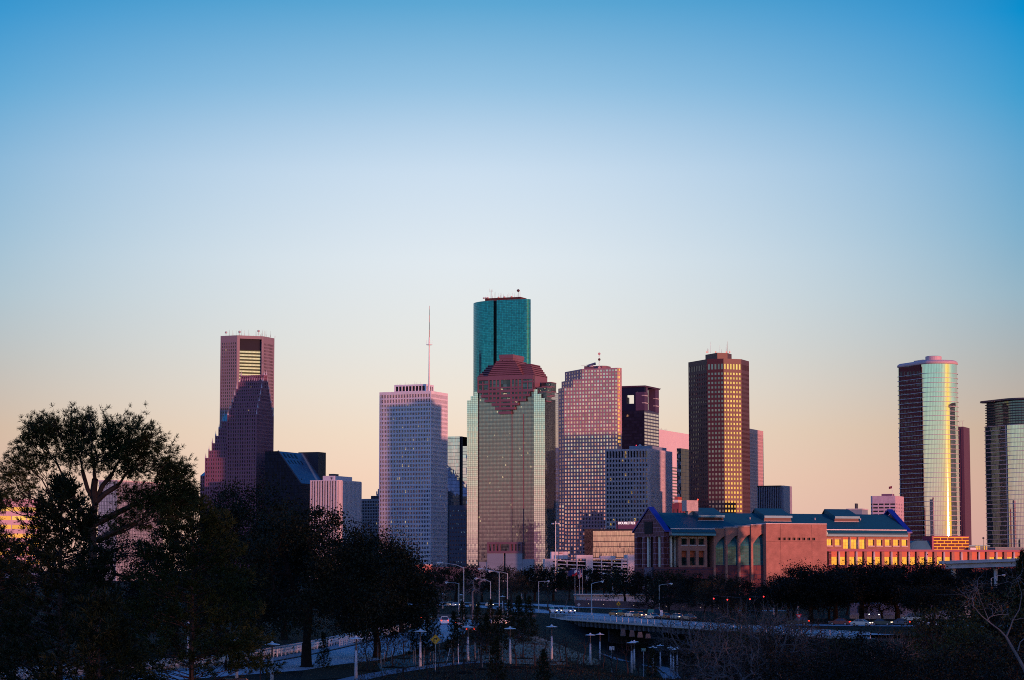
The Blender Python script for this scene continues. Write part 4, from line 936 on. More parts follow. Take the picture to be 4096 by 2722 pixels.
# ================================================================ Q R S T: lower blocks on the right
def bld_right_blocks():
    M = v2(at(2975, 1711, 2600)); Z = at(2975, 1711, 2600).z; W = slide(M, E2, Z, 3053); n = Vector((E2.y, -E2.x, 0))
    t = thing('office_tower', 'salmon pink finely ribbed block right of the maroon tower', 'skyscraper', P3(M + E2 * 20, 0))
    w = MB(); pn = []; facade(w, pn, M, E2, W, 0, Z, 22, 42, .36, .62, 1.2, top=4); plain(w, M + E2 * W, M + E2 * W - n * 40, 0, Z); plain(w, M - n * 40, M, 0, Z); plain(w, M + E2 * W - n * 40, M - n * 40, 0, Z); w.face([P3(M, Z), P3(M + E2 * W, Z), P3(M + E2 * W - n * 40, Z), P3(M - n * 40, Z)])
    w.build('wall', MAT('salmon_concrete', (.62, .42, .40), .7, var=.06), t); windows(t, pn, GLASS('dim_slot_glass', (.25, .18, .18), tx=0, ty=0, jit=.02, var=.4, metal=.7), 100)
    T = Tower(3030, 3133, 3166, 1945, 2480); t = T.thing('office_block', 'blue ribbed block with a plain concrete side, right of the salmon block', 'office building')
    g = MB(); curtain(g, T.L, E1, T.W, 0, T.Z - 1, 14, T.Z / 4); T.back(g); g.build('curtain_wall', GLASS('ribbed_block_glass', (.08, .10, .16), (.02, .02, .03), 0, .1, .02, .3, metal=.75), t)
    r = MB(); ribs(r, T.L, E1, T.W, 0, T.Z - .6, 15, .42, 1.3); r.build('stone_ribs', MAT('blue_rib', (.26, .30, .37), .6, var=.1), t)
    s = MB(); T.blk(s, T.W - 2, T.W + .4, -.4, T.Dp, 0, T.Z + .5); s.build('side_wall', MAT('side_concrete', (.36, .36, .42), .7, var=.1), t)
    c = MB(); T.blk(c, -.4, T.W - 2, -1.5, T.Dp, T.Z - .6, T.Z + .6); c.build('cornice', DKSTEEL, t)
    # pink concrete office slab with a flag
    e = E1; M = v2(at(3489.5, 1985, 2200)); Z = at(3489.5, 1985, 2200).z; W = slide(M, e, Z, 3581); R1 = M + e * W; n1 = Vector((e.y, -e.x, 0))
    t = thing('office_block', 'pink concrete block with banded windows beside the curved glass tower', 'office building', P3(M + e * 10, 0))
    pm = MAT('pink_concrete', (.60, .45, .52), .75, var=.14, scale=.4); w = MB(); pn = []
    zt = Z - 6.0; nr = round(zt / 3.15); facade(w, pn, M, e, W, 0, zt, 4, nr, .86, .42, .8); plain(w, M, R1, zt, Z); E2b = E2; wr = slide(R1, E2b, Z, 3615)
    facade(w, pn, R1, E2b, wr, 0, zt, 5, nr, .40, .5, .6); plain(w, R1, R1 + E2b * wr, zt, Z); CL = (E2 - E1).normalized(); wl_ = slide(M, CL, Z, 3482.8); ML = M + CL * wl_
    facade(w, pn, ML, -CL, wl_, 0, zt, 1, nr, .8, .42, .6); plain(w, ML, M, zt, Z); w.face([P3(ML, Z), P3(M, Z), P3(R1, Z), P3(R1 + E2 * wr, Z), P3(ML + E2 * 40, Z)]); plain(w, R1 + E2 * wr, ML + E2 * 40, 0, Z); plain(w, ML + E2 * 40, ML, 0, Z)
    w.build('wall', pm, t); windows(t, pn, MAT('slot_shadow', (.015, .013, .02), .3, var=0), 100)
    b = MB(); q0 = M + E2 * 14 + e * 5; b.box(P3(q0, Z), e * 10, E2 * 8, (0, 0, 2.2)); b.build('penthouse', MAT('plum_plant', (.2, .1, .16), .7, var=.1), t)
    p = M + E2 * 8 + e * slide(M + E2 * 8, e, Z, 3569); fp = thing('flagpole', 'small flag on a pole on the roof of the pink concrete block', 'flagpole', (p.x, p.y, Z))
    mb = MB(); mb.tube([(p.x, p.y, Z), (p.x, p.y, Z + 9.5)], .16, 5); mb.build('pole', WHITEM, fp)
    mb = MB(); FX = [(p.x - .5 * k, p.y + .25 * math.sin(k * 1.3), Z + 9.2 - .12 * k) for k in range(7)]
    for a, b_ in zip(FX, FX[1:]): mb.face([a, b_, (b_[0], b_[1], b_[2] - 2.2), (a[0], a[1], a[2] - 2.2)])
    mb.build('flag', MAT('plum_flag', (.18, .03, .06), .8, var=.2), fp)
    # small block behind the museum-like roof
    T = Tower(3387, 3448, 3471, 2039, 1700); t = T.thing('plant_building', 'small blue grey block with round dish, behind the blue roof', 'building'); w = MB(); T.blk(w, 0, T.W, 0, T.Dp, 0, T.Z); w.build('wall', MAT('bluegrey_panel', (.24, .30, .36), .7, var=.1), t)
    c = MB(); T.blk(c, -.4, T.W + .4, -.4, T.Dp + .4, T.Z, T.Z + .7); c.build('cornice', GREYC, t)
    q = T.p(T.a(3425), -.8); mb = MB(); mb.lathe((0, 0, 0), [(.02, .5), (1.2, .2), (1.8, -.3)], 14); d = mb.build('dish', STEEL, t); d.location = P3(q, T.zv(3425, 2047)) - wl(t); d.rotation_euler = (R_(80), 0, R_(-20))
    c = MB(); T.blk(c, T.a(3415), T.a(3421), 3, 8, T.Z + .7, T.Z + 4.4); c.build('vent_box', DKSTEEL, t)
bld_right_blocks()

# ================================================================ U: oval mirror glass tower with floor ledges, V slab, W right tower
def offset_poly(P, d):
    out = []
    for i, p in enumerate(P):
        a = P[max(i - 1, 0)]; b = P[min(i + 1, len(P) - 1)]; e = (b - a).normalized(); out.append(p + Vector((e.y, -e.x, 0)) * d)
    return out
def oval(uL, uSlot, uR, vtop, D, flatlen, name_label, fl, gmat, lm, nled, slotm):
    """flat side facing left, then a half round end towards the viewer's right"""
    CL = (E2 - E1).normalized(); C = (E1 + E2).normalized()       # flat side runs along CL, the end bulges towards -CL
    Z = at((uSlot + uR) / 2, vtop, D).z
    S = v2(at(uSlot, vtop, D))
    fw = slide(S, CL, Z, uL); FL = S + CL * fw
    nf = Vector((-CL.y, CL.x, 0))                                 # inwards from the flat
    nf = C if C.dot(Vector((1, 0, 0))) > 0 else -C
    # half round end: from S bulging to its mirror
    lo, hi = 4, 60
    for _ in range(40):
        r = (lo + hi) / 2; best = -1e9
        for k in range(60):
            th = math.pi * k / 59; p = S + nf * (r * (1 - math.cos(th))) - CL * (r * math.sin(th) * .92)
            q = Vector((p.x, p.y, Z)) - Vector((0, 0, CAMZ)); u = 2048 + FPX * q.x / (q.y * CP + q.z * SP); best = max(best, u)
        if best > uR: hi = r
        else: lo = r
    end = [S + nf * (r * (1 - math.cos(th))) - CL * (r * math.sin(th) * .92) for th in [math.pi * k / 40 for k in range(41)]]
    return Z, FL, S, CL, nf, end, r, fw
def bld_oval():
    Z, FL, S, CL, nf, end, r, fw = oval(3594.5, 3685, 3828, 1440, 2265, 0, '', 0, 0, 0, 0, 0)
    t = thing('office_tower', 'tall oval mirror glass tower with gold reflection and thin floor ledges', 'skyscraper', P3(end[20] + CL * 20, 0))
    zr = Z - 4.5; nfl = 46; fh = zr / nfl
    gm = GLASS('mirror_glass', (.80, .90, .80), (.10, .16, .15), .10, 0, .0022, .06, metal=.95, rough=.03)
    gf = GLASS('darkened_flat_glass', (.15, .20, .30), (.04, .07, .10), .10, 0, .0035, .10, metal=.95, rough=.03)  # dark reflection put into the tint, a darker copy of the mirror glass
    g = MB(); fl0 = FL + nf * 6 + CL * 4
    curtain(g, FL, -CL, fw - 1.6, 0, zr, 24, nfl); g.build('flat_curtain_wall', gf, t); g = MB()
    corner = [FL + nf * (5 * (1 - math.cos(R_(a)))) + CL * (5 * math.sin(R_(a))) for a in (90, 60, 30, 0)]
    for a, b in zip(corner, corner[1:]): curtain(g, a, (b - a).normalized(), (b - a).length, 0, zr, 1, nfl)
    u = 0
    for a, b in zip(end, end[1:]): w = (b - a).length; curtain(g, a, (b - a).normalized(), w, 0, zr, w / 1.5, nfl, u); u += w / 1.5
    bk = end[-1] + CL * (fw + 4); plain(g, end[-1], bk, 0, zr); plain(g, bk, corner[0], 0, zr)
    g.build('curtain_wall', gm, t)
    s = MB(); A = S + CL * 1.6; plain(s, A, A + nf * 2.4, 0, zr); plain(s, A + nf * 2.4, S + nf * 2.4, 0, zr); plain(s, S + nf * 2.4, S, 0, zr); s.build('dark_slot', MAT('oval_slot', (.01, .008, .012), .4, var=0), t)
    out = corner + end
    lm = MAT('ledge_metal', (.62, .58, .58), .5, var=.05); o2 = offset_poly(out, .75); o1 = offset_poly(out, -.05); base = None
    mb = MB()
    for i in range(len(out) - 1):
        for q in ([(o2[i], 0), (o2[i + 1], 0), (o2[i + 1], .42), (o2[i], .42)], [(o1[i], .42), (o2[i], .42), (o2[i + 1], .42), (o1[i + 1], .42)][::-1], [(o1[i], 0), (o2[i], 0), (o2[i + 1], 0), (o1[i + 1], 0)]):
            mb.face([P3(p, z) for p, z in q])
    me = mb.mesh('floor_ledge', lm, wl(t))
    for k in range(1, nfl):
        if k == nfl - 1: continue
        o = bpy.data.objects.new('floor_ledge', me); COL.objects.link(o); o.parent = t; o.location = (0, 0, fh * k)
    # rounded parapet and roof
    pr = MB(); cen = FL.lerp(end[-1], .5)
    full = out + [bk]
    prof = [(0, zr), (.6, zr + .4), (.8, zr + 1.4), (.2, zr + 2.8), (-1.6, zr + 3.8)]
    rings = [[P3(p, z) for p in offset_poly(full, d)] for d, z in prof]
    for a, b in zip(rings, rings[1:]):
        for i in range(len(full)):
            j = (i + 1) % len(full); pr.face([a[i], a[j], b[j], b[i]])
    pr.face(rings[-1]); pr.build('parapet', MAT('pink_parapet', (.62, .45, .46), .55, var=.08, scale=.5), t, smooth=False)
    q = end[20] + CL * (r + 6); mb = MB(); mb.lathe((q.x, q.y, zr + 4.4), [(r * .42, 0), (r * .42, 4.2), (r * .36, 4.6), (.1, 4.7)], 24)
    q2 = q + CL * 14; mb.box(P3(q2 - nf * 3, zr + 4.4), nf * 6, CL * 16, (0, 0, 2.5)); mb.build('roof_drum', bpy.data.materials['pink_parapet'], t)
    T = Tower(3800, 3832, 3854, 1708, 2480); t2 = T.thing('office_tower', 'plain plum slab half hidden behind the oval mirror tower')
    pm = MAT('plum_slab', (.12, .05, .08), .6, var=.1, scale=.2, stretch=(4, 4, .1)); w = MB(); T.blk(w, 0, T.W + 9, 0, T.Dp * .2, 0, T.Z); Tn = T
    w = MB(); A = T.M - E1 * 6; plain(w, A, T.M + E1 * slide(T.M, E1, T.Z, 3854), 0, T.Z); R_p = T.M + E1 * slide(T.M, E1, T.Z, 3854)
    w = MB(); w.box(P3(A, 0), R_p - A, E2 * 30, (0, 0, T.Z)); w.build('wall', pm, t2)
    r_ = MB(); L_ = (R_p - A).length
    for k in range(int(L_ / 1.8)): r_.box(P3(A + E1 * (1.8 * k), 0), E1 * .5, -E2 * .35, (0, 0, T.Z - 2))
    r_.build('ribs', pm, t2)
    for u in (3838, 3848): p = T.M + E1 * slide(T.M, E1, T.Z, u) + E2 * 2; mb = MB(); mb.tube([(p.x, p.y, T.Z), (p.x, p.y, T.Z + 6)], .2, 4); mb.tube([(p.x, p.y, T.Z + 6), (p.x + 2, p.y, T.Z + 6)], .2, 4); mb.build('roof_davit', STEEL, t2)
bld_oval()
def bld_right_tower():
    Z, FL, S, CL, nf, end, r, fw = oval(3939, 4026, 4225, 1590, 2235, 0, '', 0, 0, 0, 0, 0)
    t = thing('office_tower', 'rounded mirror glass tower with a flying roof, cut by the right edge of the photo', 'skyscraper', P3(end[20] + CL * 20, 0))
    zr = Z - 3; zl = zr - 23; nfl = 36; fh = zl / nfl
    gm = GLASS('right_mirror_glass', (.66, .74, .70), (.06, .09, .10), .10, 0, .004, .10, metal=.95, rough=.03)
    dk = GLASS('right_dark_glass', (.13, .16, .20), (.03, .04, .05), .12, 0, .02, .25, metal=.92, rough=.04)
    g = MB(); curtain(g, FL, -CL, fw - 3.5, 0, zl, 20, nfl); corner = [FL + nf * (4 * (1 - math.cos(R_(a)))) + CL * (4 * math.sin(R_(a))) for a in (90, 45, 0)]
    for a, b in zip(corner, corner[1:]): curtain(g, a, (b - a).normalized(), (b - a).length, 0, zl, 1, nfl)
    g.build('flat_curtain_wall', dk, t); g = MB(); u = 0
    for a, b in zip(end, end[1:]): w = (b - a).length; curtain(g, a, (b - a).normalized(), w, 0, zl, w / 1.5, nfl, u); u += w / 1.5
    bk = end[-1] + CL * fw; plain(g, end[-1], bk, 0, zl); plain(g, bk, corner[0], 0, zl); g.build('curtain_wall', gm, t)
    s = MB(); A = S + CL * 3.5
    plain(s, A, A + nf * 2, 0, zl); plain(s, A + nf * 2, S + nf * 2, 0, zl); plain(s, S + nf * 2, S, 0, zl); s.build('dark_slot', MAT('right_slot', (.012, .012, .018), .4, var=0), t)
    s = MB(); s.box(P3(S + CL * 2.2 - nf * .5, 0), CL * -1.0, nf * 2, (0, 0, zl)); s.build('corner_fin', STEEL, t)
    ins = offset_poly(corner + [S] + end, -2.0); cyl = MB(); u = 0
    for a, b in zip(ins, ins[1:]): w = (b - a).length; curtain(cyl, a, (b - a).normalized(), w, zl, zr, w / 3, 1, u); u += w / 3
    cyl.build('top_curtain_wall', dk, t)
    lm = MAT('right_ledge', (.50, .46, .48), .5, var=.05); out = corner + [S] + end; mb = MB(); o2 = offset_poly(out, .6); o1 = offset_poly(out, -.05)
    for i in range(len(out) - 1):
        for q in ([(o2[i], 0), (o2[i + 1], 0), (o2[i + 1], .45), (o2[i], .45)], [(o1[i], .45), (o2[i], .45), (o2[i + 1], .45), (o1[i + 1], .45)][::-1], [(o1[i], 0), (o2[i], 0), (o2[i + 1], 0), (o1[i + 1], 0)]): mb.face([P3(p, z) for p, z in q])
    me = mb.mesh('floor_ledge', lm, wl(t))
    for k in range(1, nfl + 1): o = bpy.data.objects.new('floor_ledge', me); COL.objects.link(o); o.parent = t; o.location = (0, 0, fh * k)
    mb = MB(); o2 = offset_poly(out, -.6); o1 = offset_poly(out, -2.0)
    for i in range(len(out) - 1):
        for q in ([(o2[i], 0), (o2[i + 1], 0), (o2[i + 1], .8), (o2[i], .8)], [(o1[i], .8), (o2[i], .8), (o2[i + 1], .8), (o1[i + 1], .8)][::-1]): mb.face([P3(p, z) for p, z in q])
    me = mb.mesh('louvre_ring', DKSTEEL, wl(t))
    for k in range(9): o = bpy.data.objects.new('louvre_ring', me); COL.objects.link(o); o.parent = t; o.location = (0, 0, zl + 2.4 * k + 1)
    rf = MB(); o3 = offset_poly(out, 4.0) + [bk + nf * 4]; top = [P3(p, zr + 1.6) for p in o3]; bot = [P3(p, zr) for p in o3]
    rf.face(top); rf.face(bot[::-1])
    for i in range(len(o3)): j = (i + 1) % len(o3); rf.face([bot[i], bot[j], top[j], top[i]])
    rf.build('flying_roof', MAT('roof_plate', (.05, .045, .07), .5, var=.05), t)
bld_right_tower()

def bld_shade_tower():  # unseen tower, added only to throw shade on the downtown fronts
    C = Vector((603, 2245, 0)); t = thing('office_tower', 'plain tower added out of view beyond the right edge to cast shade', 'skyscraper', C); w = MB(); pn = []
    A = C - E1 * 45 - E2 * 20; facade(w, pn, A, E1, 90, 0, 172, 16, 40, .6, .5, .4, top=4); facade(w, pn, A + E1 * 90, E2, 40, 0, 172, 8, 40, .6, .5, .4, top=4); B = A + E1 * 90 + E2 * 40; plain(w, B, A + E2 * 40, 0, 172); plain(w, A + E2 * 40, A, 0, 172); w.face([P3(A, 172), P3(A + E1 * 90, 172), P3(B, 172), P3(A + E2 * 40, 172)])
    w.build('wall', GREYC, t); windows(t, pn, NIGHT, 0)
bld_shade_tower()

def bld_salmon_wall():
    A = v2(at(1664, 2262, 1500)); z = at(1664, 2262, 1500).z; W = at(1738, 2262, 1500).x - A.x; t = thing('low_building', 'low salmon brick building at the foot of the white grid tower', 'building', P3(A, 0)); m = MB(); m.box(P3(A, 0), (W * .85, 2, 0), (-2, 14, 0), (0, 0, z)); m.build('wall', MAT('salmon_brick', (.50, .19, .17), .8, var=.15, scale=.4), t); m = MB(); m.box(P3(A, z + .02) - Vector((.3, .3, 0)), (W * .85 + .6, 2, 0), (-2, 15, 0), (0, 0, .5)); m.build('cornice', GREYC, t)
    m = MB(); m.box(P3(A, 0) + Vector((W * .86, 3, 0)), (30, 1, 0), (-2, 14, 0), (0, 0, z - 1)); m.build('side_block', MAT('plum_block', (.10, .08, .12), .8, var=.1), t)
bld_salmon_wall()

# ================================================================ gold hotel block with its sign, and the garage
def text_mesh(s, size, depth=.25):
    cu = bpy.data.curves.new('lettering', 'FONT'); cu.body = s; cu.size = size; cu.extrude = depth; cu.align_x = 'CENTER'; cu.align_y = 'CENTER'
    o = bpy.data.objects.new('lettering', cu); COL.objects.link(o); bpy.context.view_layer.update()
    me = bpy.data.meshes.new_from_object(o.evaluated_get(bpy.context.evaluated_depsgraph_get())); bpy.data.objects.remove(o); bpy.data.curves.remove(cu)
    return me
def bld_hotel():
    X = lambda x: x / 5.9 + 2160; V = lambda y: y / 5.9 + 2060
    D = 2000; M = v2(at(X(1250), V(340), D)); Z = at(X(1250), V(340), D).z
    t = thing('hotel', 'low gold glass hotel block with white lettered sign on its roof', 'hotel', P3(M + E2 * 12, 0))
    W = slide(M, E1, Z, X(2345)); n1 = Vector((E1.y, -E1.x, 0))
    # bright front on the street grid, dark plain side on its left
    g = MB(); nr = Z / 4.35
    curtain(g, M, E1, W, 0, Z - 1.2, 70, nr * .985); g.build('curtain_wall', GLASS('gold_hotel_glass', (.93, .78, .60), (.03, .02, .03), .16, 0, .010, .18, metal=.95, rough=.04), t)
    me = MB(); 
    for k in range(11):
        z = Z - 1.2 - (Z - 1.2) * k / 10.0; me.box(P3(M + n1 * .25, z - .28), E1 * W, -n1 * .6, (0, 0, .56))
    me.build('floor_bands', MAT('dark_band', (.035, .02, .03), .5, var=0), t)
    C = (E1 + E2).normalized(); ML = v2(at(X(1040), V(338), D + 2)); d = MB()
    d.box(P3(M - E1 * ((M - ML).length), 0), E1 * ((M - ML).length - .05), E2 * 25, (0, 0, Z + .3)); d.build('stair_tower', GLASS('brown_glass', (.09, .05, .06), tx=.1, ty=.1, jit=.02, var=.5, metal=.7, rough=.1), t)
    b = MB(); b.box(P3(M + E2 * .6, 0), E1 * W, E2 * 24, (0, 0, Z)); b.build('roof', DARKROOF, t)
    # sign box
    zs0, zs1 = Z, at(X(2050), V(160), D + 6).z; S0 = M + E2 * 6; a0, a1 = slide(S0, E1, Z, X(1795)), slide(S0, E1, Z, X(2315))
    s = MB(); s.box(P3(S0 + E1 * a0, zs0), E1 * (a1 - a0), E2 * 6, (0, 0, zs1 - zs0)); sg = s.build('sign_box', MAT('plum_sign', (.11, .045, .08), .6, var=.1), t)
    p0, p1 = slide(S0, E1, Z, X(1845)), slide(S0, E1, Z, X(2262)); pb = MB(); pb.box(P3(S0 + E1 * p0 + n1 * .35, zs0 + .1), E1 * (p1 - p0), E2 * .35, (0, 0, zs1 - zs0 - .5)); pb.build('sign_panel', MAT('plum_panel', (.19, .07, .13), .6, var=.1), sg)
    me = text_mesh('DOUBLETREE', 4.2); xs = [v.co.x for v in me.vertices]; wd = max(xs) - min(xs); tgt = slide(S0, E1, Z, X(2255)) - slide(S0, E1, Z, X(1850))
    o = bpy.data.objects.new('lettering', me); COL.objects.link(o); o.parent = sg
    me.materials.append(MAT('lit_letters', (.8, .78, .78), .5, var=0, emit=(1, .93, .92), es=.75))
    c = S0 + E1 * ((slide(S0, E1, Z, X(2255)) + slide(S0, E1, Z, X(1850))) / 2) + n1 * .7
    o.location = P3(c, at(X(2050), V(205), D + 6).z) - wl(sg); o.rotation_euler = (R_(90), 0, -GAM); o.scale = (tgt / wd, 10.8 / 3.0 * 1.0, 1)
    ys = [v.co.y for v in me.vertices]; hh = max(ys) - min(ys); o.scale = (tgt / wd, 58 / 5.9 / FPX * D / hh, 1)
bld_hotel()
def bld_garage():
    X = lambda x: x / 5.9 + 2160; V = lambda y: y / 5.9 + 2060; D = 1500
    t0 = v2(at(X(1085), V(950), D)); e = Vector((1, .03, 0)).normalized(); n = Vector((e.y, -e.x, 0)); A = v2(at(X(112), V(1040), D))
    a = lambda x: slide(A, e, 20, X(x)); z = lambda y: at(X(1100), V(y), D).z; p = lambda aa, b: A + e * aa - n * b
    t = thing('parking_garage', 'pale concrete parking garage with open decks, in front of the gold hotel', 'parking garage', P3(A + e * 50, 0))
    cm = MAT('garage_concrete', (.66, .58, .60), .75, var=.10, scale=.25)
    def blk(mb, x0, x1, y0, y1, b0=0, b1=30): mb.box(P3(p(a(x0), b0), z(y1)), e * (a(x1) - a(x0)), -n * (b1 - b0), (0, 0, z(y0) - z(y1)))
    mb = MB(); blk(mb, 112, 300, 1040, 1700); blk(mb, 300, 412, 1040, 1092); blk(mb, 300, 412, 1120, 1176); blk(mb, 300, 412, 1203, 1700); blk(mb, 391, 412, 1040, 1700); mb.build('end_wall', cm, t)
    mb = MB(); blk(mb, 1080, 1245, 950, 1700, -1.0); blk(mb, 862, 1080, 950, 1035, -1.0, 12); blk(mb, 862, 885, 1035, 1700, -.8, 2); mb.build('stair_tower', cm, t)
    mb = MB(); blk(mb, 2065, 2268, 940, 1700, -1.0); mb.build('stair_tower', cm, t)
    mb = MB(); blk(mb, 295, 695, 868, 1040, 14, 30); h = mb.build('roof_house', cm, t)
    mb = MB(); blk(mb, 460, 560, 888, 915, 13.8, 14.5); mb.build('louvre', MAT('rust_louvre', (.35, .16, .14), .7, var=.1), h)
    mb = MB(); blk(mb, 1455, 1810, 968, 1035, 10, 26); mb.build('roof_house', cm, t)
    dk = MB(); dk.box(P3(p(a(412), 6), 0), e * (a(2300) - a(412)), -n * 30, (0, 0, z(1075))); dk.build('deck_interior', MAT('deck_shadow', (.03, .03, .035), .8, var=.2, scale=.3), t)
    # sloping deck edges, left bay and right bay
    def deck(x0, x1, y0, y1, th=18):
        m = MB(); q0, q1 = p(a(x0), -.2), p(a(x1), -.2); h_ = z(0) - z(th)
        m.face([P3(q0, z(y0) - h_), P3(q1, z(y1) - h_), P3(q1, z(y1)), P3(q0, z(y0))]); m.face([P3(q0, z(y0)), P3(q1, z(y1)), P3(q1 - n * 6, z(y1)), P3(q0 - n * 6, z(y0))]); m.face([P3(q0 - n * 6, z(y0) - h_), P3(q1 - n * 6, z(y1) - h_), P3(q1, z(y1) - h_), P3(q0, z(y0) - h_)])
        m.build('deck_edge', cm, t)
    for k in range(5): deck(412, 1080, 1066 + 85 * k, 1095 + 92 * k, 24)
    for k in range(7): deck(1245, 2065, (1020 if k == 0 else 1020 + 83 * k), 1052 + 84 * k, 26)
    deck(2268, 2420, 1040, 1040, 40); deck(2268, 2420, 1140, 1140, 24); deck(2268, 2420, 1240, 1240, 24)
    for x in (625, 862, 1440, 1682, 1920): mb = MB(); blk(mb, x, x + 24, 1075 if x < 1200 else 1030, 1700, -.6, 3); mb.build('column', cm, t)
    mb = MB(); blk(mb, 1925, 2065, 1030, 1082, -.5, 4); blk(mb, 1925, 2065, 1108, 1165, -.5, 4); blk(mb, 1925, 2065, 1192, 1250, -.5, 4); mb.build('solid_bay', cm, t)
    lp = MAT('garage_lamp', (.8, .7, .5), emit=(1, .8, .5), es=1.6, var=0)
    for k in range(26):
        x = rng.choice([rng.uniform(430, 1060), rng.uniform(1260, 1900)]); y = rng.choice([1115, 1200, 1285, 1365]); q = p(a(x), 4.5); mb = MB(); mb.cbox(q.x, q.y, z(y), .32, .3, .22); mb.build('deck_lamp', lp, t)
    for x in (455, 580, 675, 1260, 1420):
        q = p(a(x), 8); zz0 = z(1050); mb = MB(); h_ = 6.5; mb.tube([(q.x, q.y, zz0), (q.x, q.y, zz0 + h_)], .13, 5); mb.cbox(q.x - (.0 if x != 580 else .0), q.y, zz0 + h_, 1.8 if x == 580 else .7, .3, .2); mb.build('roof_lamp', DKSTEEL, t)
    # cars and crates parked on the open roof deck
    return t
bld_garage()
# ================================================================ brick bank building with blue roof
FA = R_(21); F1 = Vector((math.cos(FA), math.sin(FA), 0)); FN = Vector((math.sin(FA), -math.cos(FA), 0))
FC = v2(at(2655, 2123, 1050))
def FP(a, b, z): return P3(FC + F1 * a - FN * b, z)
def fa(u, b=0, z=20): return slide(FC - FN * b, F1, z, u)
def fz(v, a=40, b=0):
    q = FC + F1 * a - FN * b; k = (1361 - v) / FPX; return CAMZ + q.y * (k * CP + SP) / (CP - k * SP)
def brickmat(name, c1, c2, mortar, sx, sy, ms=.05, rough=.8, metal_mortar=0.0, mr=.4):
    m = bpy.data.materials.new(name); m.use_nodes = True; nt = NT(m.node_tree); b = nt.n['Principled BSDF']
    uv = nt.node('ShaderNodeUVMap').outputs[0]
    br = nt.node('ShaderNodeTexBrick', {'Vector': uv, 'Color1': (*c1, 1), 'Color2': (*c2, 1), 'Mortar': (*mortar, 1), 'Scale': 1.0, 'Mortar Size': ms, 'Mortar Smooth': 0.0, 'Brick Width': sx, 'Row Height': sy})
    g = nt.node('ShaderNodeNewGeometry').outputs['Position']
    n = nt.node('ShaderNodeTexNoise', {'Vector': g, 'Scale': .35, 'Detail': 5.0}).outputs[0]
    k = nt.mapr(n, .3, .7, .85, 1.15, False)
    nt.put(b.inputs['Base Color'], nt.vm('MULTIPLY', br.outputs['Color'], nt.node('ShaderNodeCombineXYZ', {0: k, 1: k, 2: k}).outputs[0]))
    b.inputs['Roughness'].default_value = rough; b.inputs['Specular IOR Level'].default_value = .3
    if metal_mortar:
        nt.put(b.inputs['Metallic'], nt.m('MULTIPLY', br.outputs['Fac'], metal_mortar)); nt.put(b.inputs['Roughness'], nt.mix(br.outputs['Fac'], (rough,) * 3 + (1,), (mr,) * 3 + (1,)))
    return m
def holes_wall(mb, a0, a1, z0, z1, holes, b=0, rec=1.0, mi=0):
    A = sorted(set([a0, a1] + [h[0] for h in holes] + [h[1] for h in holes])); Zs = sorted(set([z0, z1] + [h[2] for h in holes] + [h[3] for h in holes]))
    A = [a for a in A if a0 - 1e-6 <= a <= a1 + 1e-6]; Zs = [z for z in Zs if z0 - 1e-6 <= z <= z1 + 1e-6]
    for i in range(len(A) - 1):
        for j in range(len(Zs) - 1):
            ca, cz = (A[i] + A[i + 1]) / 2, (Zs[j] + Zs[j + 1]) / 2
            if any(h[0] < ca < h[1] and h[2] < cz < h[3] for h in holes): continue
            x0, x1, y0, y1 = A[i], A[i + 1], Zs[j], Zs[j + 1]
            mb.face([FP(x0, b, y0), FP(x1, b, y0), FP(x1, b, y1), FP(x0, b, y1)], [(x0, y0), (x1, y0), (x1, y1), (x0, y1)], mi)
    for (x0, x1, y0, y1) in holes:
        r = b + rec
        mb.face([FP(x0, b, y0), FP(x0, r, y0), FP(x0, r, y1), FP(x0, b, y1)], mi=mi); mb.face([FP(x1, r, y0), FP(x1, b, y0), FP(x1, b, y1), FP(x1, r, y1)], mi=mi)
        mb.face([FP(x0, r, y0), FP(x0, b, y0), FP(x1, b, y0), FP(x1, r, y0)], mi=mi); mb.face([FP(x0, b, y1), FP(x0, r, y1), FP(x1, r, y1), FP(x1, b, y1)], mi=mi)
def fbox(mb, a0, a1, b0, b1, z0, z1, mi=0):
    mb.box(FP(a0, b0, z0), F1 * (a1 - a0), -FN * (b1 - b0), (0, 0, z1 - z0), mi)
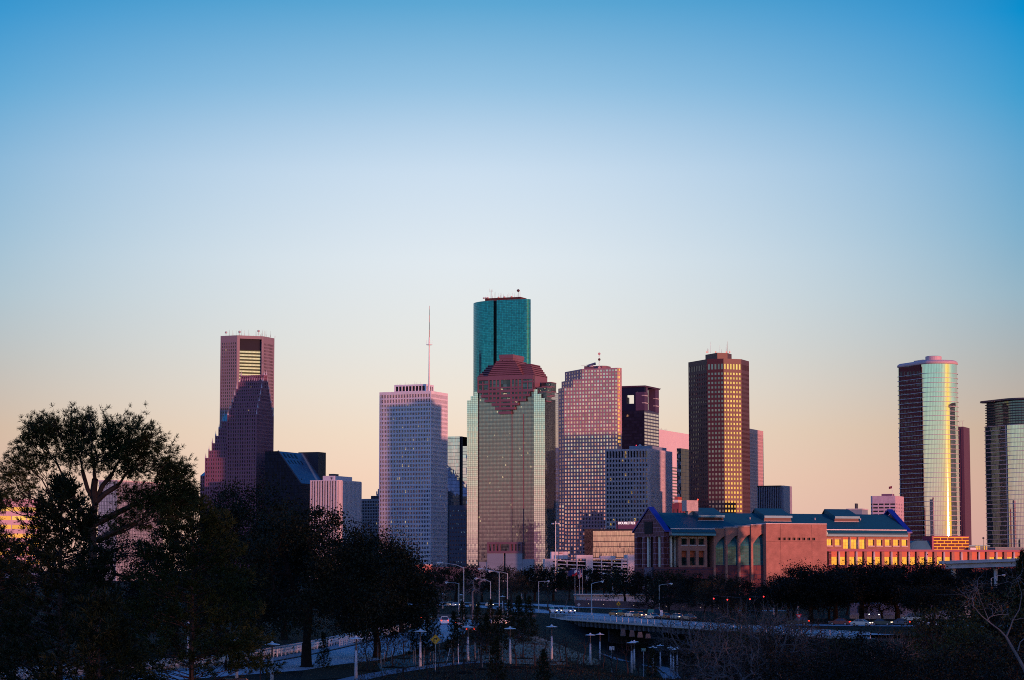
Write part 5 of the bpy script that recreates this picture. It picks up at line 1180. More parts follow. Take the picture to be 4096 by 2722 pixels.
def bld_bank():
    t = thing('brick_building', 'long red brick building with blue gabled roof, curved glass bays and golden windows', 'building', FP(50, 12, 0))
    BR = brickmat('orange_brick', (.37, .165, .125), (.43, .20, .15), (.30, .17, .14), .6, .22, .02)
    RG = brickmat('striped_granite', (.15, .045, .05), (.17, .05, .055), (.06, .035, .07), 3.4, 2.0, .12)
    GAB = brickmat('gable_brick', (.16, .06, .065), (.18, .065, .07), (.46, .26, .33), 3.0, 1.9, .07)
    RGU = brickmat('striped_pier', (.15, .045, .05), (.17, .05, .055), (.42, .25, .36), 3.2, 2.4, .09)
    ROOF = MAT('teal_slate_roof', (.004, .082, .115), .6, var=.15, scale=.5, stretch=(1, 1, 5), bump=.2)
    BLUE = MAT('cobalt_blue_trim', (.006, .018, .26), .45, var=.08)
    CREAM = MAT('cream_column', (.66, .62, .48), .6, var=.12, scale=.6)
    PALE = MAT('pale_stone', (.62, .52, .50), .7, var=.1)
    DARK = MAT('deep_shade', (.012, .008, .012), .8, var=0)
    REDT = MAT('red_transom', (.55, .10, .04), .5, var=.15)
    EAVE = MAT('teal_fascia', (.10, .34, .40), .45, var=.1)
    MAG = MAT('magenta_band', (.30, .03, .10), .5, var=.1)
    WIN = GLASS('mullioned_window', (.95, .90, .80), (.04, .02, .02), .055, .035, .0035, .18, metal=.95, rough=.02)
    WINT = GLASS('green_tinted_window', (.010, .035, .032), (.012, .01, .012), .07, .045, .003, .5, metal=.1, rough=.05, spec=.3)
    # ----- left gabled end -----
    dG = 31.5; aE = fa(3640.6)
    ze = fz(2123, 0); zr = 38.4; zp = fz(2264, 2)
    gw = MB()
    # gable end plane at a = 0: stone above, open bays with columns below
    zg = fz(2145, 0)
    for (b0, b1) in ((0, 3.2), (8.6, 11.2), (20.2, 22.8), (28.6, dG)):
        gw.box(FP(0, b0, 0), F1 * 2.6, -FN * (b1 - b0), (0, 0, zg), 1)
    gw.face([FP(0, dG, zg), FP(0, 0, zg), FP(0, 0, ze), FP(0, dG / 2, zr), FP(0, dG, ze)], [(0, 0), (dG, 0), (dG, ze - zg), (dG / 2, zr - zg), (0, ze - zg)], 0)
    gw.face([FP(2.6, 0, zg), FP(2.6, dG, zg), FP(2.6, dG, ze), FP(2.6, dG / 2, zr), FP(2.6, 0, ze)], [(0, 0), (dG, 0), (dG, 9), (dG / 2, 18), (0, 9)], 0)
    gw.face([FP(0, 0, zg), FP(2.6, 0, zg), FP(2.6, 0, ze), FP(0, 0, ze)], [(0, 0), (2.6, 0), (2.6, 5), (0, 5)], 0); gw.face([FP(0, dG, zg), FP(2.6, dG, zg), FP(2.6, 0, zg), FP(0, 0, zg)], mi=0)
    gw.box(FP(-.05, 0, zp - 5.6), F1 * 2.7, -FN * dG, (0, 0, 5.0), 2)
    gw.build('gable_wall', [GAB, RGU, RG], t)
    o = MB(); fbox(o, -.25, -.02, 11.5, 20, zg + 1.2, zg + 6.5); o.build('gable_louvre', DARK, t)
    o = MB(); fbox(o, -.35, -.06, 11.4, 20.1, zp - 5.4, zp - .8); o.build('blue_panel', MAT('navy_panel', (.05, .06, .14), .5, var=.1), t)
    for b in (4.2, 6.8, 12.4, 18.8, 24.2): mb = MB(); mb.tube([FP(1.2, b, 0), FP(1.2, b, zg)], .62, 12); mb.build('column', CREAM, t, smooth=True)
    # loggia front (towards the viewer)
    aL = fa(2713); lw = MB()
    fbox(lw, 0, 2.6, 0, .01, 0, zg, 1); fbox(lw, 0, fa(2900), -.3, 1.0, zp - 5.6, zp - .6, 2)
    lw.face([FP(2.6, 0, zg), FP(aL + 16, 0, zg), FP(aL + 16, 0, zg + .1), FP(2.6, 0, zg + .1)])
    lw.build('loggia_beam', [GAB, RGU, RG], t)
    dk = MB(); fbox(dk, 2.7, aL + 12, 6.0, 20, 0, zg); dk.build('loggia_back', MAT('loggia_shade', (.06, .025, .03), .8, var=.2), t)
    for u, b in ((2658.5, 3.4), (2674, 3.6), (2683.5, .9), (2700, 3.2)): a = fa(u, b); mb = MB(); mb.tube([FP(a, b, 0), FP(a, b, zg + .5)], .62, 12); mb.build('column', CREAM, t, smooth=True)
    rl = MB()
    for k in range(16): rl.tube([FP(2.8 + k * .55, .2, zp - .6), FP(2.8 + k * .55, .2, zp + 1.1)], .04, 4)
    rl.tube([FP(2.7, .2, zp + 1.1), FP(aL, .2, zp + 1.1)], .06, 4); rl.build('railing', DKSTEEL, t)
    # ----- brick block with six windows -----
    a0, a1 = aL, fa(2828); z1 = fz(2143, 15)
    cols = [(fa(2725.3), fa(2748)), (fa(2759.5), fa(2782.5)), (fa(2794), fa(2816.8))]
    zu0, zu1 = fz(2180, 15), fz(2155, 15); zl0, zl1 = fz(2263, 15), fz(2204, 15)
    H = [(c0, c1, zu0, zu1) for c0, c1 in cols] + [(c0, c1, zl0 + .05, zl1) for c0, c1 in cols]
    mb = MB(); holes_wall(mb, a0, a1, zp - .6, z1, H, -.2, 1.6); mb.face([FP(a0, 12, zp), FP(a0, -.2, zp), FP(a0, -.2, z1), FP(a0, 12, z1)]); mb.face([FP(a1, -.2, zp), FP(a1, 12, zp), FP(a1, 12, z1), FP(a1, -.2, z1)])
    mb.build('brick_wall', BR, t)
    for k, (h0, h1, y0, y1) in enumerate(H):
        m = MB(); zt = y1 if k < 3 else y1 - 2.8; m.face([FP(h0, 1.3, y0), FP(h1, 1.3, y0), FP(h1, 1.3, zt), FP(h0, 1.3, zt)], [(0, 0), (2, 0), (2, 2 if k < 3 else 4), (0, 2 if k < 3 else 4)]); m.build('window', WINT, t)
        if k >= 3: m = MB(); fbox(m, h0, h1, 1.2, 1.4, zt, y1); m.build('transom', REDT, t)
        m = MB(); fbox(m, h0 - .4, h1 + .4, -.42, .1, y0 - .45, y0 - .05); 
        if k < 3: fbox(m, h0 - .4, h1 + .4, -.42, .1, y1 + .05, y1 + .4); m.build('stone_sill', PALE, t)
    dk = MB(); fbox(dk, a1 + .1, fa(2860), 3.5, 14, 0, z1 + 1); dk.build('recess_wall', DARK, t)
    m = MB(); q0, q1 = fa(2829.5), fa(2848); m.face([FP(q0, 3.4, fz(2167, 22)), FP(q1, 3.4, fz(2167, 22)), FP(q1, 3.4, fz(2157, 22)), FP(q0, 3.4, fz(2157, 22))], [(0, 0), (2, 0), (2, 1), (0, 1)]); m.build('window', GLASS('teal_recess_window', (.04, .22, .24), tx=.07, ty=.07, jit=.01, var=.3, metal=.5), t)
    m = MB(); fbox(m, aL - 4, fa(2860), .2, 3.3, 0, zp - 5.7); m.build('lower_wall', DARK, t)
    # ----- stepped fins with curved glass bays -----
    GB = GLASS('curved_bay_glass', (.025, .15, .19), (.02, .05, .06), .06, .10, .004, .3, metal=.22, rough=.04, spec=.3)
    ue = [2855, 2903, 2954, 3005, 3058]; vt = [2115.7, 2111, 2106.7, 2101.7]; bs = [-1.0, -1.7, -2.4, -3.1]
    for k in range(4):
        b = bs[k]; x0 = fa(ue[k], b); x1 = fa(ue[k + 1], b); zt = fz(vt[k], x0, b); zg0 = fz(2261, x0, b); fw = .95
        zar0, zar1 = fz(2185 - 3 * k, x0, b), fz(2146 - 4.0 * k, x0, b)
        m = MB(); fbox(m, x0, x0 + fw, b, b + 5, 0, zt)
        xs0 = x0 + fw; n = 14; R0 = x1 - xs0 + 1.5
        for i in range(n):
            s0, s1 = i / n, (i + 1) / n; za = zar0 + (zar1 - zar0) * math.sin(s0 * math.pi / 2); zb = zar0 + (zar1 - zar0) * math.sin(s1 * math.pi / 2); xa, xb = xs0 + (x1 - xs0) * s0, xs0 + (x1 - xs0) * s1
            m.face([FP(xa, b, za), FP(xb, b, zb), FP(xb, b, zt), FP(xa, b, zt)], [(xa, za), (xb, zb), (xb, zt), (xa, zt)])
            m.face([FP(xa, b + .9, za), FP(xb, b + .9, zb), FP(xb, b, zb), FP(xa, b, za)])
        m.face([FP(xs0, b, zt), FP(x1, b, zt), FP(x1, b + 5, zt), FP(xs0, b + 5, zt)]); m.build('brick_fin', BR, t)
        c = MB(); fbox(c, x0 - .1, x1, b - .15, b + 4, zt + .02, zt + .35); c.build('coping', PALE, t)
        # quarter barrel of glass: vertical below, curving back at the top
        g = MB(); N = 12; pr = [(b + .6, zg0)]; cr = (zar1 - zar0) * .9
        pr += [(b + .6, zar0 - 1.5)] + [(b + .6 + cr * .8 * (1 - math.cos(R_(90) * i / N)), zar0 - 1.5 + (cr + 3.0) * math.sin(R_(90) * i / N)) for i in range(1, N + 1)]
        L = 0
        for (b0, y0), (b1, y1) in zip(pr, pr[1:]):
            ln = math.hypot(b1 - b0, y1 - y0); g.face([FP(xs0, b0, y0), FP(x1 + .6, b0, y0), FP(x1 + .6, b1, y1), FP(xs0, b1, y1)], [(0, L), (5, L), (5, L + ln / .62), (0, L + ln / .62)]); L += ln / .62
        g.build('curved_glass', GB, t)
        m = MB(); fbox(m, xs0, x1 + .6, b + .4, b + 3, 0, zg0 - .02); m.build('granite_base', RG, t)
    # ----- big brick pylon -----
    b = -5.6; x0, x1 = fa(3065, b), fa(3307.6, b); zt = fz(2097, x0, b)
    W8 = [(3111.5 + 19.6 * k, 3111.5 + 12 + 19.6 * k) for k in range(8)]; wz0, wz1 = fz(2162.5, 66, b), fz(2151.5, 66, b)
    m = MB(); H = [(fa(p, b), fa(q, b), wz0, wz1) for p, q in W8]; holes_wall(m, x0, x1, 0, zt, H, b, .8)
    m.face([FP(x0, 4, 0), FP(x0, b, 0), FP(x0, b, zt), FP(x0, 4, zt)], [(0, 0), (18, 0), (18, zt), (0, zt)]); m.face([FP(x1, b, 0), FP(x1, 4, 0), FP(x1, 4, zt), FP(x1, b, zt)]); m.face([FP(x0, b, zt), FP(x1, b, zt), FP(x1, 4, zt), FP(x0, 4, zt)])
    m.build('brick_pylon', BR, t)
    SDP = MAT('small_dark_pane', (.03, .012, .012), .4, var=0, spec=.1)
    for (p, q, y0, y1) in H: m = MB(); m.face([FP(p, b + .7, y0), FP(q, b + .7, y0), FP(q, b + .7, y1), FP(p, b + .7, y1)], [(0, 0), (2, 0), (2, 2), (0, 2)]); m.build('window', SDP, t)
    c = MB(); fbox(c, x0 - .15, x1 + .15, b - .15, 4, zt + .02, zt + .4); c.build('coping', PALE, t)
    jm = MB()
    for u in (3123, 3248): a = fa(u, b); fbox(jm, a - .06, a + .06, b - .03, b + .1, 0, zt)
    fbox(jm, x0, x1, b - .03, b + .1, fz(2168, 66, b) - .06, fz(2168, 66, b) + .06); jm.build('expansion_joint', MAT('joint', (.13, .07, .06), .8, var=0), t)
    # ----- right wing: upper storey with windows, lower colonnade -----
    Y = lambda y: y / 5.2275 + 2000; XX = lambda x: x / 5.2275 + 3280
    ar0, ar1 = fa(3300), aE; zc = lambda y, x=1000: fz(Y(y), fa(XX(x)))
    ztop, zmid = zc(765), zc(1038)
    H = []; W1 = [(150 - 20, 255), (313, 430), (1013, 1128), (1187, 1300), (1360, 1476), (1535, 1650), (1712, 1826)]
    for p, q in W1: H.append((fa(XX(p)), fa(XX(q)), zc(958), zc(832)))
    TG = [(490, 612), (650, 785), (825, 950)]; hg = (fa(XX(487)), fa(XX(955)), zmid + .3, zc(785))
    m = MB(); holes_wall(m, ar0, ar1, zmid, ztop, H + [hg], 0, .7); m.face([FP(ar1, 0, 0), FP(ar1, dG, 0), FP(ar1, dG, ztop + 1), FP(ar1, 0, ztop + 1)]); m.build('brick_wall', BR, t)
    for k, (p, q, y0, y1) in enumerate(H):
        g = MB(); g.face([FP(p, .5, y0), FP(q, .5, y0), FP(q, .5, y1), FP(p, .5, y1)], [(5 * k, 0), (5 * k + 2, 0), (5 * k + 2, 2), (5 * k, 2)]); g.build('window', WIN, t)
        s = MB(); fbox(s, p - .3, q + .3, -.3, .1, y0 - .5, y0 - .05); fbox(s, p - .3, q + .3, -.2, .1, y1 + .05, y1 + .35); s.build('stone_sill', PALE, t)
    for k, (p, q) in enumerate(TG):
        p, q = fa(XX(p)), fa(XX(q)); g = MB(); g.face([FP(p, .6, zmid + .3), FP(q, .6, zmid + .3), FP(q, .6, zc(832)), FP(p, .6, zc(832))], [(5 * k, 0), (5 * k + 2, 0), (5 * k + 2, 3), (5 * k, 3)]); g.build('window', WIN, t)
        g = MB(); fbox(g, p, q, .4, .65, zc(832) + .03, zc(785)); g.build('transom', REDT, t)
    for x in (632, 806): a = fa(XX(x)); g = MB(); g.tube([FP(a, .1, zmid + .3), FP(a, .1, zc(785))], .5, 12); g.build('column', PALE, t, smooth=True)
    g = MB(); fbox(g, ar0 - 3, fa(4090), -.45, 1, zmid - .9, zmid - .02); g.build('magenta_cornice', MAG, t)
    # colonnade
    zb0, zb1 = zc(1362), zmid - .92; pitch = 366; k = 0; x = 253
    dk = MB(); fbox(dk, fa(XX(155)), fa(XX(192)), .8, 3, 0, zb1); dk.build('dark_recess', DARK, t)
    g = MB(); fbox(g, fa(XX(195)), fa(XX(250)), .5, 3, 0, zb1); g.build('striped_pier', RGU, t)
    while x < 4200:
        u0, u1 = XX(x), XX(x + 282)
        if u1 > 4130: break
        for j, (p, q) in enumerate(((x, x + 117), (x + 167, x + 282))):
            p, q = fa(XX(p)), fa(XX(q)); ztr = zb1 - 2.4 if k not in (7, 8) else zb1 - 5.0
            g = MB(); g.face([FP(p, .9, zb0), FP(q, .9, zb0), FP(q, .9, ztr), FP(p, .9, ztr)], [(9 * k + 4 * j, 0), (9 * k + 4 * j + 2, 0), (9 * k + 4 * j + 2, 4), (9 * k + 4 * j, 4)]); g.build('window', WIN, t)
            g = MB(); fbox(g, p, q, .7, .95, ztr + .03, zb1 - .01); g.build('transom', REDT, t)
        a = fa(XX(x + 149)); g = MB(); g.tube([FP(a, .3, zb0), FP(a, .3, zb1)], .52, 12); g.build('column', PALE, t, smooth=True)
        g = MB(); fbox(g, fa(XX(x + 306)), fa(XX(x + 362)), 0, 1.4, 0, zb1 - .03); g.build('brick_pier', BR, t)
        x += pitch; k += 1
    g = MB(); fbox(g, ar0 + .5, fa(4120), .1, 2.4, 0, zb0 - .02); g.build('granite_base', RG, t)
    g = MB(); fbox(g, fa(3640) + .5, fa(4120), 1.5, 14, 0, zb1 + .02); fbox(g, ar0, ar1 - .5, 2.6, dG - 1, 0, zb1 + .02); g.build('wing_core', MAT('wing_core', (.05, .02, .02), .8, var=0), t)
    # ----- roof -----
    zeL = fz(2139, 20); ov = 1.4; r = MB(); z_e = ze + .1
    pts = lambda a: (FP(a, -ov, zeL + 2.6), FP(a, dG / 2, zr - 1.2), FP(a, dG + ov, zeL + 2.6))
    A0, A1 = 2.6, aE - 2.6
    p, q = pts(A0), pts(A1); SEG = ((A0, fa(2853)), (fa(3300), A1))
    r.face([p[0], q[0], q[1], p[1]]); r.face([p[1], q[1], q[2], p[2]])
    rf = r.build('roof', ROOF, t)
    GUT = MAT('pale_gutter', (.70, .64, .64), .4, var=.05); SOF = MAT('navy_soffit', (.03, .03, .08), .6, var=0)
    for S0, S1 in SEG:
        s = MB(); s.face([FP(S0, -2.8, zeL + .9), FP(S1, -2.8, zeL + .9), FP(S1, -ov - .2, zeL + 2.2), FP(S0, -ov - .2, zeL + 2.2)]); fbox(s, S0, S1, -2.9, -2.78, zeL + .35, zeL + .95); s.build('lower_eave', ROOF, t)
        s = MB(); fbox(s, S0, S1, -1.65, -1.3, zeL + 2.25, zeL + 2.62); s.build('gutter', GUT, t)
        s = MB(); fbox(s, S0, S1, -2.98, -2.5, zeL - .5, zeL + .34); s.build('fascia', EAVE, t)
        s = MB(); fbox(s, S0, S1, -2.4, 1.0, zeL - .6, zeL - .52); s.build('soffit', SOF, t)
    for (a_, sgn) in ((0, 1), (aE, -1)):                                 # cobalt verge boards
        for (b0, z0, b1, z1_) in ((-1.8, ze - .6, dG / 2, zr + .6), (dG + 1.8, ze - .6, dG / 2, zr + .6)):
            m = MB(); m.box(FP(a_ - .3 * sgn, b0, z0), F1 * (2.7 * sgn), FP(0, b1, z1_) - FP(0, b0, z0), (0, 0, .7)); m.build('blue_verge', BLUE, t)
    g = MB(); g.face([FP(aE, 0, 0), FP(aE, dG, 0), FP(aE, dG, ze), FP(aE, dG / 2, zr), FP(aE, 0, ze)]); fbox(g, aE - 2.5, aE - .05, -.4, .5, ztop - .2, ze + .3); g.build('gable_wall', BR, t)
    # dormers
    rz = lambda b: zeL + 2.6 + (zr - 1.2 - zeL - 2.6) * (b + ov) / (dG / 2 + ov)
    for (ua, ub) in ((2787, 2892), (3050, 3163), (3332, 3433)):
        bf = 7.6; a0, a1 = fa(ua + 5, bf, 34), fa(ub, bf, 34); zf = rz(bf) + 2.0; zk = zr + 1.1; bk = dG / 2 + 1
        m = MB(); m.face([FP(a0, bf - 1, zf + .2), FP(a1, bf - 1, zf + .2), FP(a1, bk, zk), FP(a0, bk, zk)]); m.face([FP(a0, bk, zk), FP(a1, bk, zk), FP(a1, bk + 6, zk - 5), FP(a0, bk + 6, zk - 5)])
        m.face([FP(a0, bf - 1, zf + .2), FP(a0, bk, zk), FP(a0, bk, zr - 2), FP(a0, bf, rz(bf))]); m.face([FP(a1, bf, rz(bf)), FP(a1, bk, zr - 2), FP(a1, bk, zk), FP(a1, bf - 1, zf + .2)]); d = m.build('dormer', ROOF, t)
        m = MB(); fbox(m, a0 - .2, a1 + .2, bf - 1.25, bf - .95, zf - .75, zf + .25); m.build('fascia', EAVE, d)
        m = MB(); fbox(m, a0, a1, bf - .3, bf + .2, zf - 2.0, zf - .77); m.build('red_clerestory', MAT('dark_red_strip', (.075, .005, .010), .5, var=.1), d)
        m = MB(); fbox(m, a0 - .15, a1 + .15, bf - .5, bf + .1, zf - 2.3, zf - 2.02); m.build('sill', PALE, d)
    # chimney on the ridge
    ac = fa(2760, 15, 38); m = MB(); fbox(m, ac - 1.9, ac + 1.6, 13, 16, zr - 3.5, zr - .6); fbox(m, ac - 3.0, ac + 2.6, 12, 17, zr - .6, zr + 4.2); ch = m.build('chimney', MAT('pale_brick_chimney', (.50, .40, .36), .8, var=.25, scale=1.5), t)
    mb = MB(); q = FP(ac + 3.4, 14, zr + 4.6); mb.tube([(q.x, q.y, zr - 2), (q.x, q.y, zr + 4.2)], .1, 4); mb.build('lamp_post', DKSTEEL, t); mb = MB(); mb.lathe(q, [(.02, -.4), (.35, 0), (.02, .4)], 8); mb.build('red_beacon', MAT('red_beacon', (.5, .02, .02), emit=(1, .06, .03), es=3, var=0), t)
    for u, v in ((3000, 2072), (3260, 2066), (3442, 2081)): a = fa(u, 9, 34); m = MB(); b_ = 9; m.tube([FP(a, b_, rz(b_)), FP(a, b_, rz(b_) + .9)], .22, 6); m.build('roof_vent', PALE, t)
    # ----- low wing ornaments at the right -----
    XZ = lambda x: x / 4.758 + 3600; VZ = lambda y: y / 4.758 + 2100
    PB = brickmat('giant_brick_panel', (.16, .025, .03), (.19, .03, .035), (.95, .62, .30), 3.75, 1.38, .16, .6, 1.0, .07)
    b = 3.0; a0, a1 = fa(XZ(640), b), fa(XZ(1312), b); z0, z1_ = zmid, fz(VZ(238), 160, b)
    m = MB(); m.face([FP(a0, b, z0), FP(a1, b, z0), FP(a1, b, z1_), FP(a0, b, z1_)], [(0, 0), (a1 - a0, 0), (a1 - a0, z1_ - z0), (0, z1_ - z0)]); m.face([FP(a0, b, z1_), FP(a1, b, z1_), FP(a1, b + 8, z1_), FP(a0, b + 8, z1_)], mi=1); m.face([FP(a0, b + 8, z0), FP(a0, b, z0), FP(a0, b, z1_), FP(a0, b + 8, z1_)], mi=1)
    fbox(m, a0 - .9, a0 - .03, b - .2, b + 8, z0, z1_ + .2, 1); fbox(m, a0 - .9, a1 + .2, b - .15, b + 8, z1_ + .02, z1_ + .5, 1); m.build('giant_brick_panel', [PB, MAG], t)
    v0, v1 = fa(XZ(200), b), fa(XZ(617), b); m = MB(); N = 14; zv1 = fz(VZ(305), 155, b)
    for i in range(N):
        s0, s1 = i / N, (i + 1) / N; f = lambda s: v0 + (v1 - v0) * s; hgt = lambda s: zmid + (zv1 - zmid) * (math.sin(min(1, .30 + s * 1.4) * math.pi / 2))
        m.face([FP(f(s0), b, zmid), FP(f(s1), b, zmid), FP(f(s1), b + 2.5, hgt(s1)), FP(f(s0), b + 2.5, hgt(s0))]); m.face([FP(f(s0), b + 2.5, hgt(s0)), FP(f(s1), b + 2.5, hgt(s1)), FP(f(s1), b + 14, hgt(s1)), FP(f(s0), b + 14, hgt(s0))])
    m.build('vaulted_blue_roof', MAT('deep_blue_roof', (.06, .17, .24), .45, var=.12), t)
    m = MB(); fbox(m, fa(3641), fa(XZ(640)), b + 14, b + 15, zmid, fz(VZ(278), 155, 17)); m.build('magenta_wall', MAG, t)
    for x in (250, 400, 552): m = MB(); a = fa(XZ(x), b + 13.8); fbox(m, a - .25, a + .25, b + 13.4, b + 13.9, zmid + 4, fz(VZ(285), 155, 17)); m.build('pilaster', REDT, t)
    m = MB(); fbox(m, fa(XZ(1325)), fa(XZ(1760)), 4, 12, zmid, fz(VZ(395), 170, 4)); m.build('rooftop_pavilion', MAT('teal_pavilion', (.10, .15, .17), .5, var=.15), t)
    m = MB(); fbox(m, fa(XZ(1322)), fa(XZ(1790)), 3.2, 13, fz(VZ(412), 170, 4), fz(VZ(392), 170, 4)); m.build('pavilion_roof', EAVE, t)
    for x0, x1, c in ((1433, 1480, 1), (1495, 1528, 1), (1595, 1617, 0), (1640, 1655, 0)):
        m = MB(); p, q = fa(XZ(x0), 3.9), fa(XZ(x1), 3.9); m.face([FP(p, 3.9, zmid + .1), FP(q, 3.9, zmid + .1), FP(q, 3.9, zmid + 2.3), FP(p, 3.9, zmid + 2.3)], [(0, 0), (2, 0), (2, 2), (0, 2)]); m.build('window', WIN, t)
    m = MB(); fbox(m, fa(XZ(1350), -.2), fa(XZ(1458), -.2), .2, 2, zmid + .02, zmid + .9); m.build('white_plant_box', WHITEM, t)
    m = MB(); fbox(m, fa(XZ(1930)), fa(4120), 5, 12, zmid, fz(VZ(428), 190, 5)); m.build('rooftop_pavilion', bpy.data.materials['teal_pavilion'], t)
    m = MB(); a = fa(XZ(1592), .5); m.tube([FP(a, .5, zmid), FP(a, .5, zmid + 5.0)], .09, 5); m.lathe(FP(a, .5, zmid + 5.0), [(.05, -.2), (.5, .1), (.4, .7), (.05, .8)], 8); m.build('roof_lamp', DKSTEEL, t)
    m = MB()
    for k in range(40): a = fa(XZ(1330)) + k * .9; m.tube([FP(a, .3, zmid), FP(a, .3, zmid + 1.0)], .035, 3)
    m.tube([FP(fa(XZ(1330)), .3, zmid + 1), FP(fa(4100), .3, zmid + 1)], .05, 4); m.build('roof_railing', STEEL, t)
bld_bank()

# ================================================================ elevated ramp at the right, pale wall behind the oaks
def bld_ramp():
    D = 720; p0 = at(2164 * K, 1293 * K, D); p1 = at(2420 * K, 1284 * K, D - 22); e = v2(p1 - p0).normalized(); n = Vector((e.y, -e.x, 0)); L = (v2(p1) - v2(p0)).length
    t = thing('elevated_ramp', 'pale concrete elevated ramp on columns at the right, in front of golden windows', 'overpass', P3(v2(p0), 0))
    m = MB()
    def slab(h0, h1, d0, d1, s0=0):
        f = lambda s, d, h: Vector((*(v2(p0) + e * (L * s) - n * d).xy, p0.z + (p1.z - p0.z) * s + h))
        m.face([f(s0, d0, h0), f(1, d0, h0), f(1, d0, h1), f(s0, d0, h1)]); m.face([f(s0, d0, h1), f(1, d0, h1), f(1, d1, h1), f(s0, d1, h1)]); m.face([f(s0, d1, h0), f(1, d1, h0), f(1, d0, h0), f(s0, d0, h0)]); m.face([f(s0, d1, h0), f(s0, d0, h0), f(s0, d0, h1), f(s0, d1, h1)])
    slab(-.9, -.15, -.5, 9.5); slab(-2.3, -.92, .4, 9, .05); d = m.build('deck', CONC, t)
    m = MB(); slab(-.14, .0, -.62, -.35); m.build('rail_cap', MAT('pale_rail', (.6, .62, .64), .5, var=.1), t)
    for s, r in ((.085, .75), (.47, .55), (.72, .55), (.95, .55)):
        q = v2(p0) + e * (L * s) - n * 3; m = MB(); m.tube([P3(q, 0), P3(q, p0.z - 2.3)], r, 12); m.build('column', CONC, t, smooth=True)
    q = v2(p0) + e * (L * .775); m = MB(); m.lathe((q.x, q.y, p0.z + .9), [(.02, -.25), (.25, 0), (.02, .25)], 8); m.tube([(q.x, q.y, p0.z), (q.x, q.y, p0.z + .7)], .05, 4); m.build('lamp', MAT('warm_lamp', (.8, .6, .3), emit=(1, .7, .25), es=10, var=0), t)
bld_ramp()
def bld_pale_wall():
    a, b = gp(1955, 1425), gp(2210, 1428); t = MB(); e = v2(b - a).normalized()
    a = Vector((a.x, 604, 0)); b = Vector((b.x, 590, 0)); e = (b - a).normalized(); n = Vector((e.y, -e.x, 0))
    m = MB(); m.box(P3(a, 0), b - a, -n * 8, (0, 0, 3.8)); th = thing('retaining_wall', 'long pale wall seen between dark oak trunks at right', 'wall', P3((a + b) / 2, 0)); m.build('wall', MAT('pale_wall', (.30, .34, .42), .8, var=.15), th)
    m = MB(); m.box(P3(a - n * -.4, 0), b - a, -n * .4, (0, 0, 1.0)); m.build('low_parapet', CONC, th)
    m = MB(); m.box(P3(a + e * 2 + n * .05, 1.4), e * 2.6, -n * .1, (0, 0, 1.7)); m.build('dark_window', MAT('dark_pane', (.03, .04, .05), .2, var=0), th)
    wm = MAT('cool_lamp', (.8, .8, .8), emit=(.95, 1, .9), es=4, var=0)
    for k, (u, v) in enumerate(((3439, 2457), (3476.6, 2458), (3516, 2459), (3593, 2462.6), (3675, 2465))):
        q = at(u, v, 583); p = thing('bollard_lamp', ['small white lamp at the left end of the pale wall', 'small white lamp second along the pale wall', 'small white lamp in the middle of the pale wall', 'small white lamp right of the oak trunk by the pale wall', 'small white lamp at the right end of the pale wall'][k], 'lamp', (q.x, q.y, 0), 'white lamps along the pale wall')
        m = MB(); m.tube([(q.x, q.y, 0), (q.x, q.y, q.z - .15)], .06, 5); m.build('post', DKSTEEL, p); m = MB(); m.lathe((q.x, q.y, q.z), [(.02, -.12), (.14, 0), (.02, .12)], 8); m.build('lamp_head', wm, p)
bld_pale_wall()
# brick boundary wall of the bank grounds, behind the bridge
def bld_boundary():
    a, b = at(2300, 2415, 800), at(2950, 2440, 690); a.z = b.z = 0; e = v2(b - a).normalized(); n = Vector((e.y, -e.x, 0)); L = (v2(b) - v2(a)).length
    t = thing('boundary_wall', 'low dark red brick boundary wall with small lamps behind the bridge', 'wall', a); m = MB(); m.box(a, e * L, -n * .5, (0, 0, 2.2)); m.build('wall', brickmat('boundary_brick', (.12, .05, .05), (.14, .055, .055), (.09, .06, .06), .8, .3, .03), t)
    lm = MAT('wall_lamp', (.8, .6, .4), emit=(1, .75, .5), es=1.2, var=0)
    for k in range(9): q = v2(a) + e * (L * (.1 + .1 * k)) + n * .2; m = MB(); m.cbox(q.x, q.y, 1.0, .16, .12, .14); m.build('wall_lamp', lm, t)
    # pale gatehouse under the oaks
    q = at(2365, 2400, 850); t = thing('gatehouse', 'pale low gatehouse with a white fence under dark oaks', 'building', (q.x, q.y, 0)); m = MB(); m.box((q.x - 4, q.y, 0), (26, 4, 0), (-1, 8, 0), (0, 0, 3.2)); m.build('wall', MAT('gatehouse_wall', (.34, .38, .44), .8, var=.15), t); m = MB(); m.box((q.x - 5, q.y - 1, 3.22), (28, 4.3, 0), (-1, 10, 0), (0, 0, .4)); m.build('roof', CONC, t)
    m = MB(); 
    for k in range(14): m.cbox(q.x - 2 + k * 1.0, q.y - 14, 0, .35, .1, 2.0)
    m.build('picket_fence', MAT('white_picket', (.6, .6, .62), .6, var=.1), t)
bld_boundary()
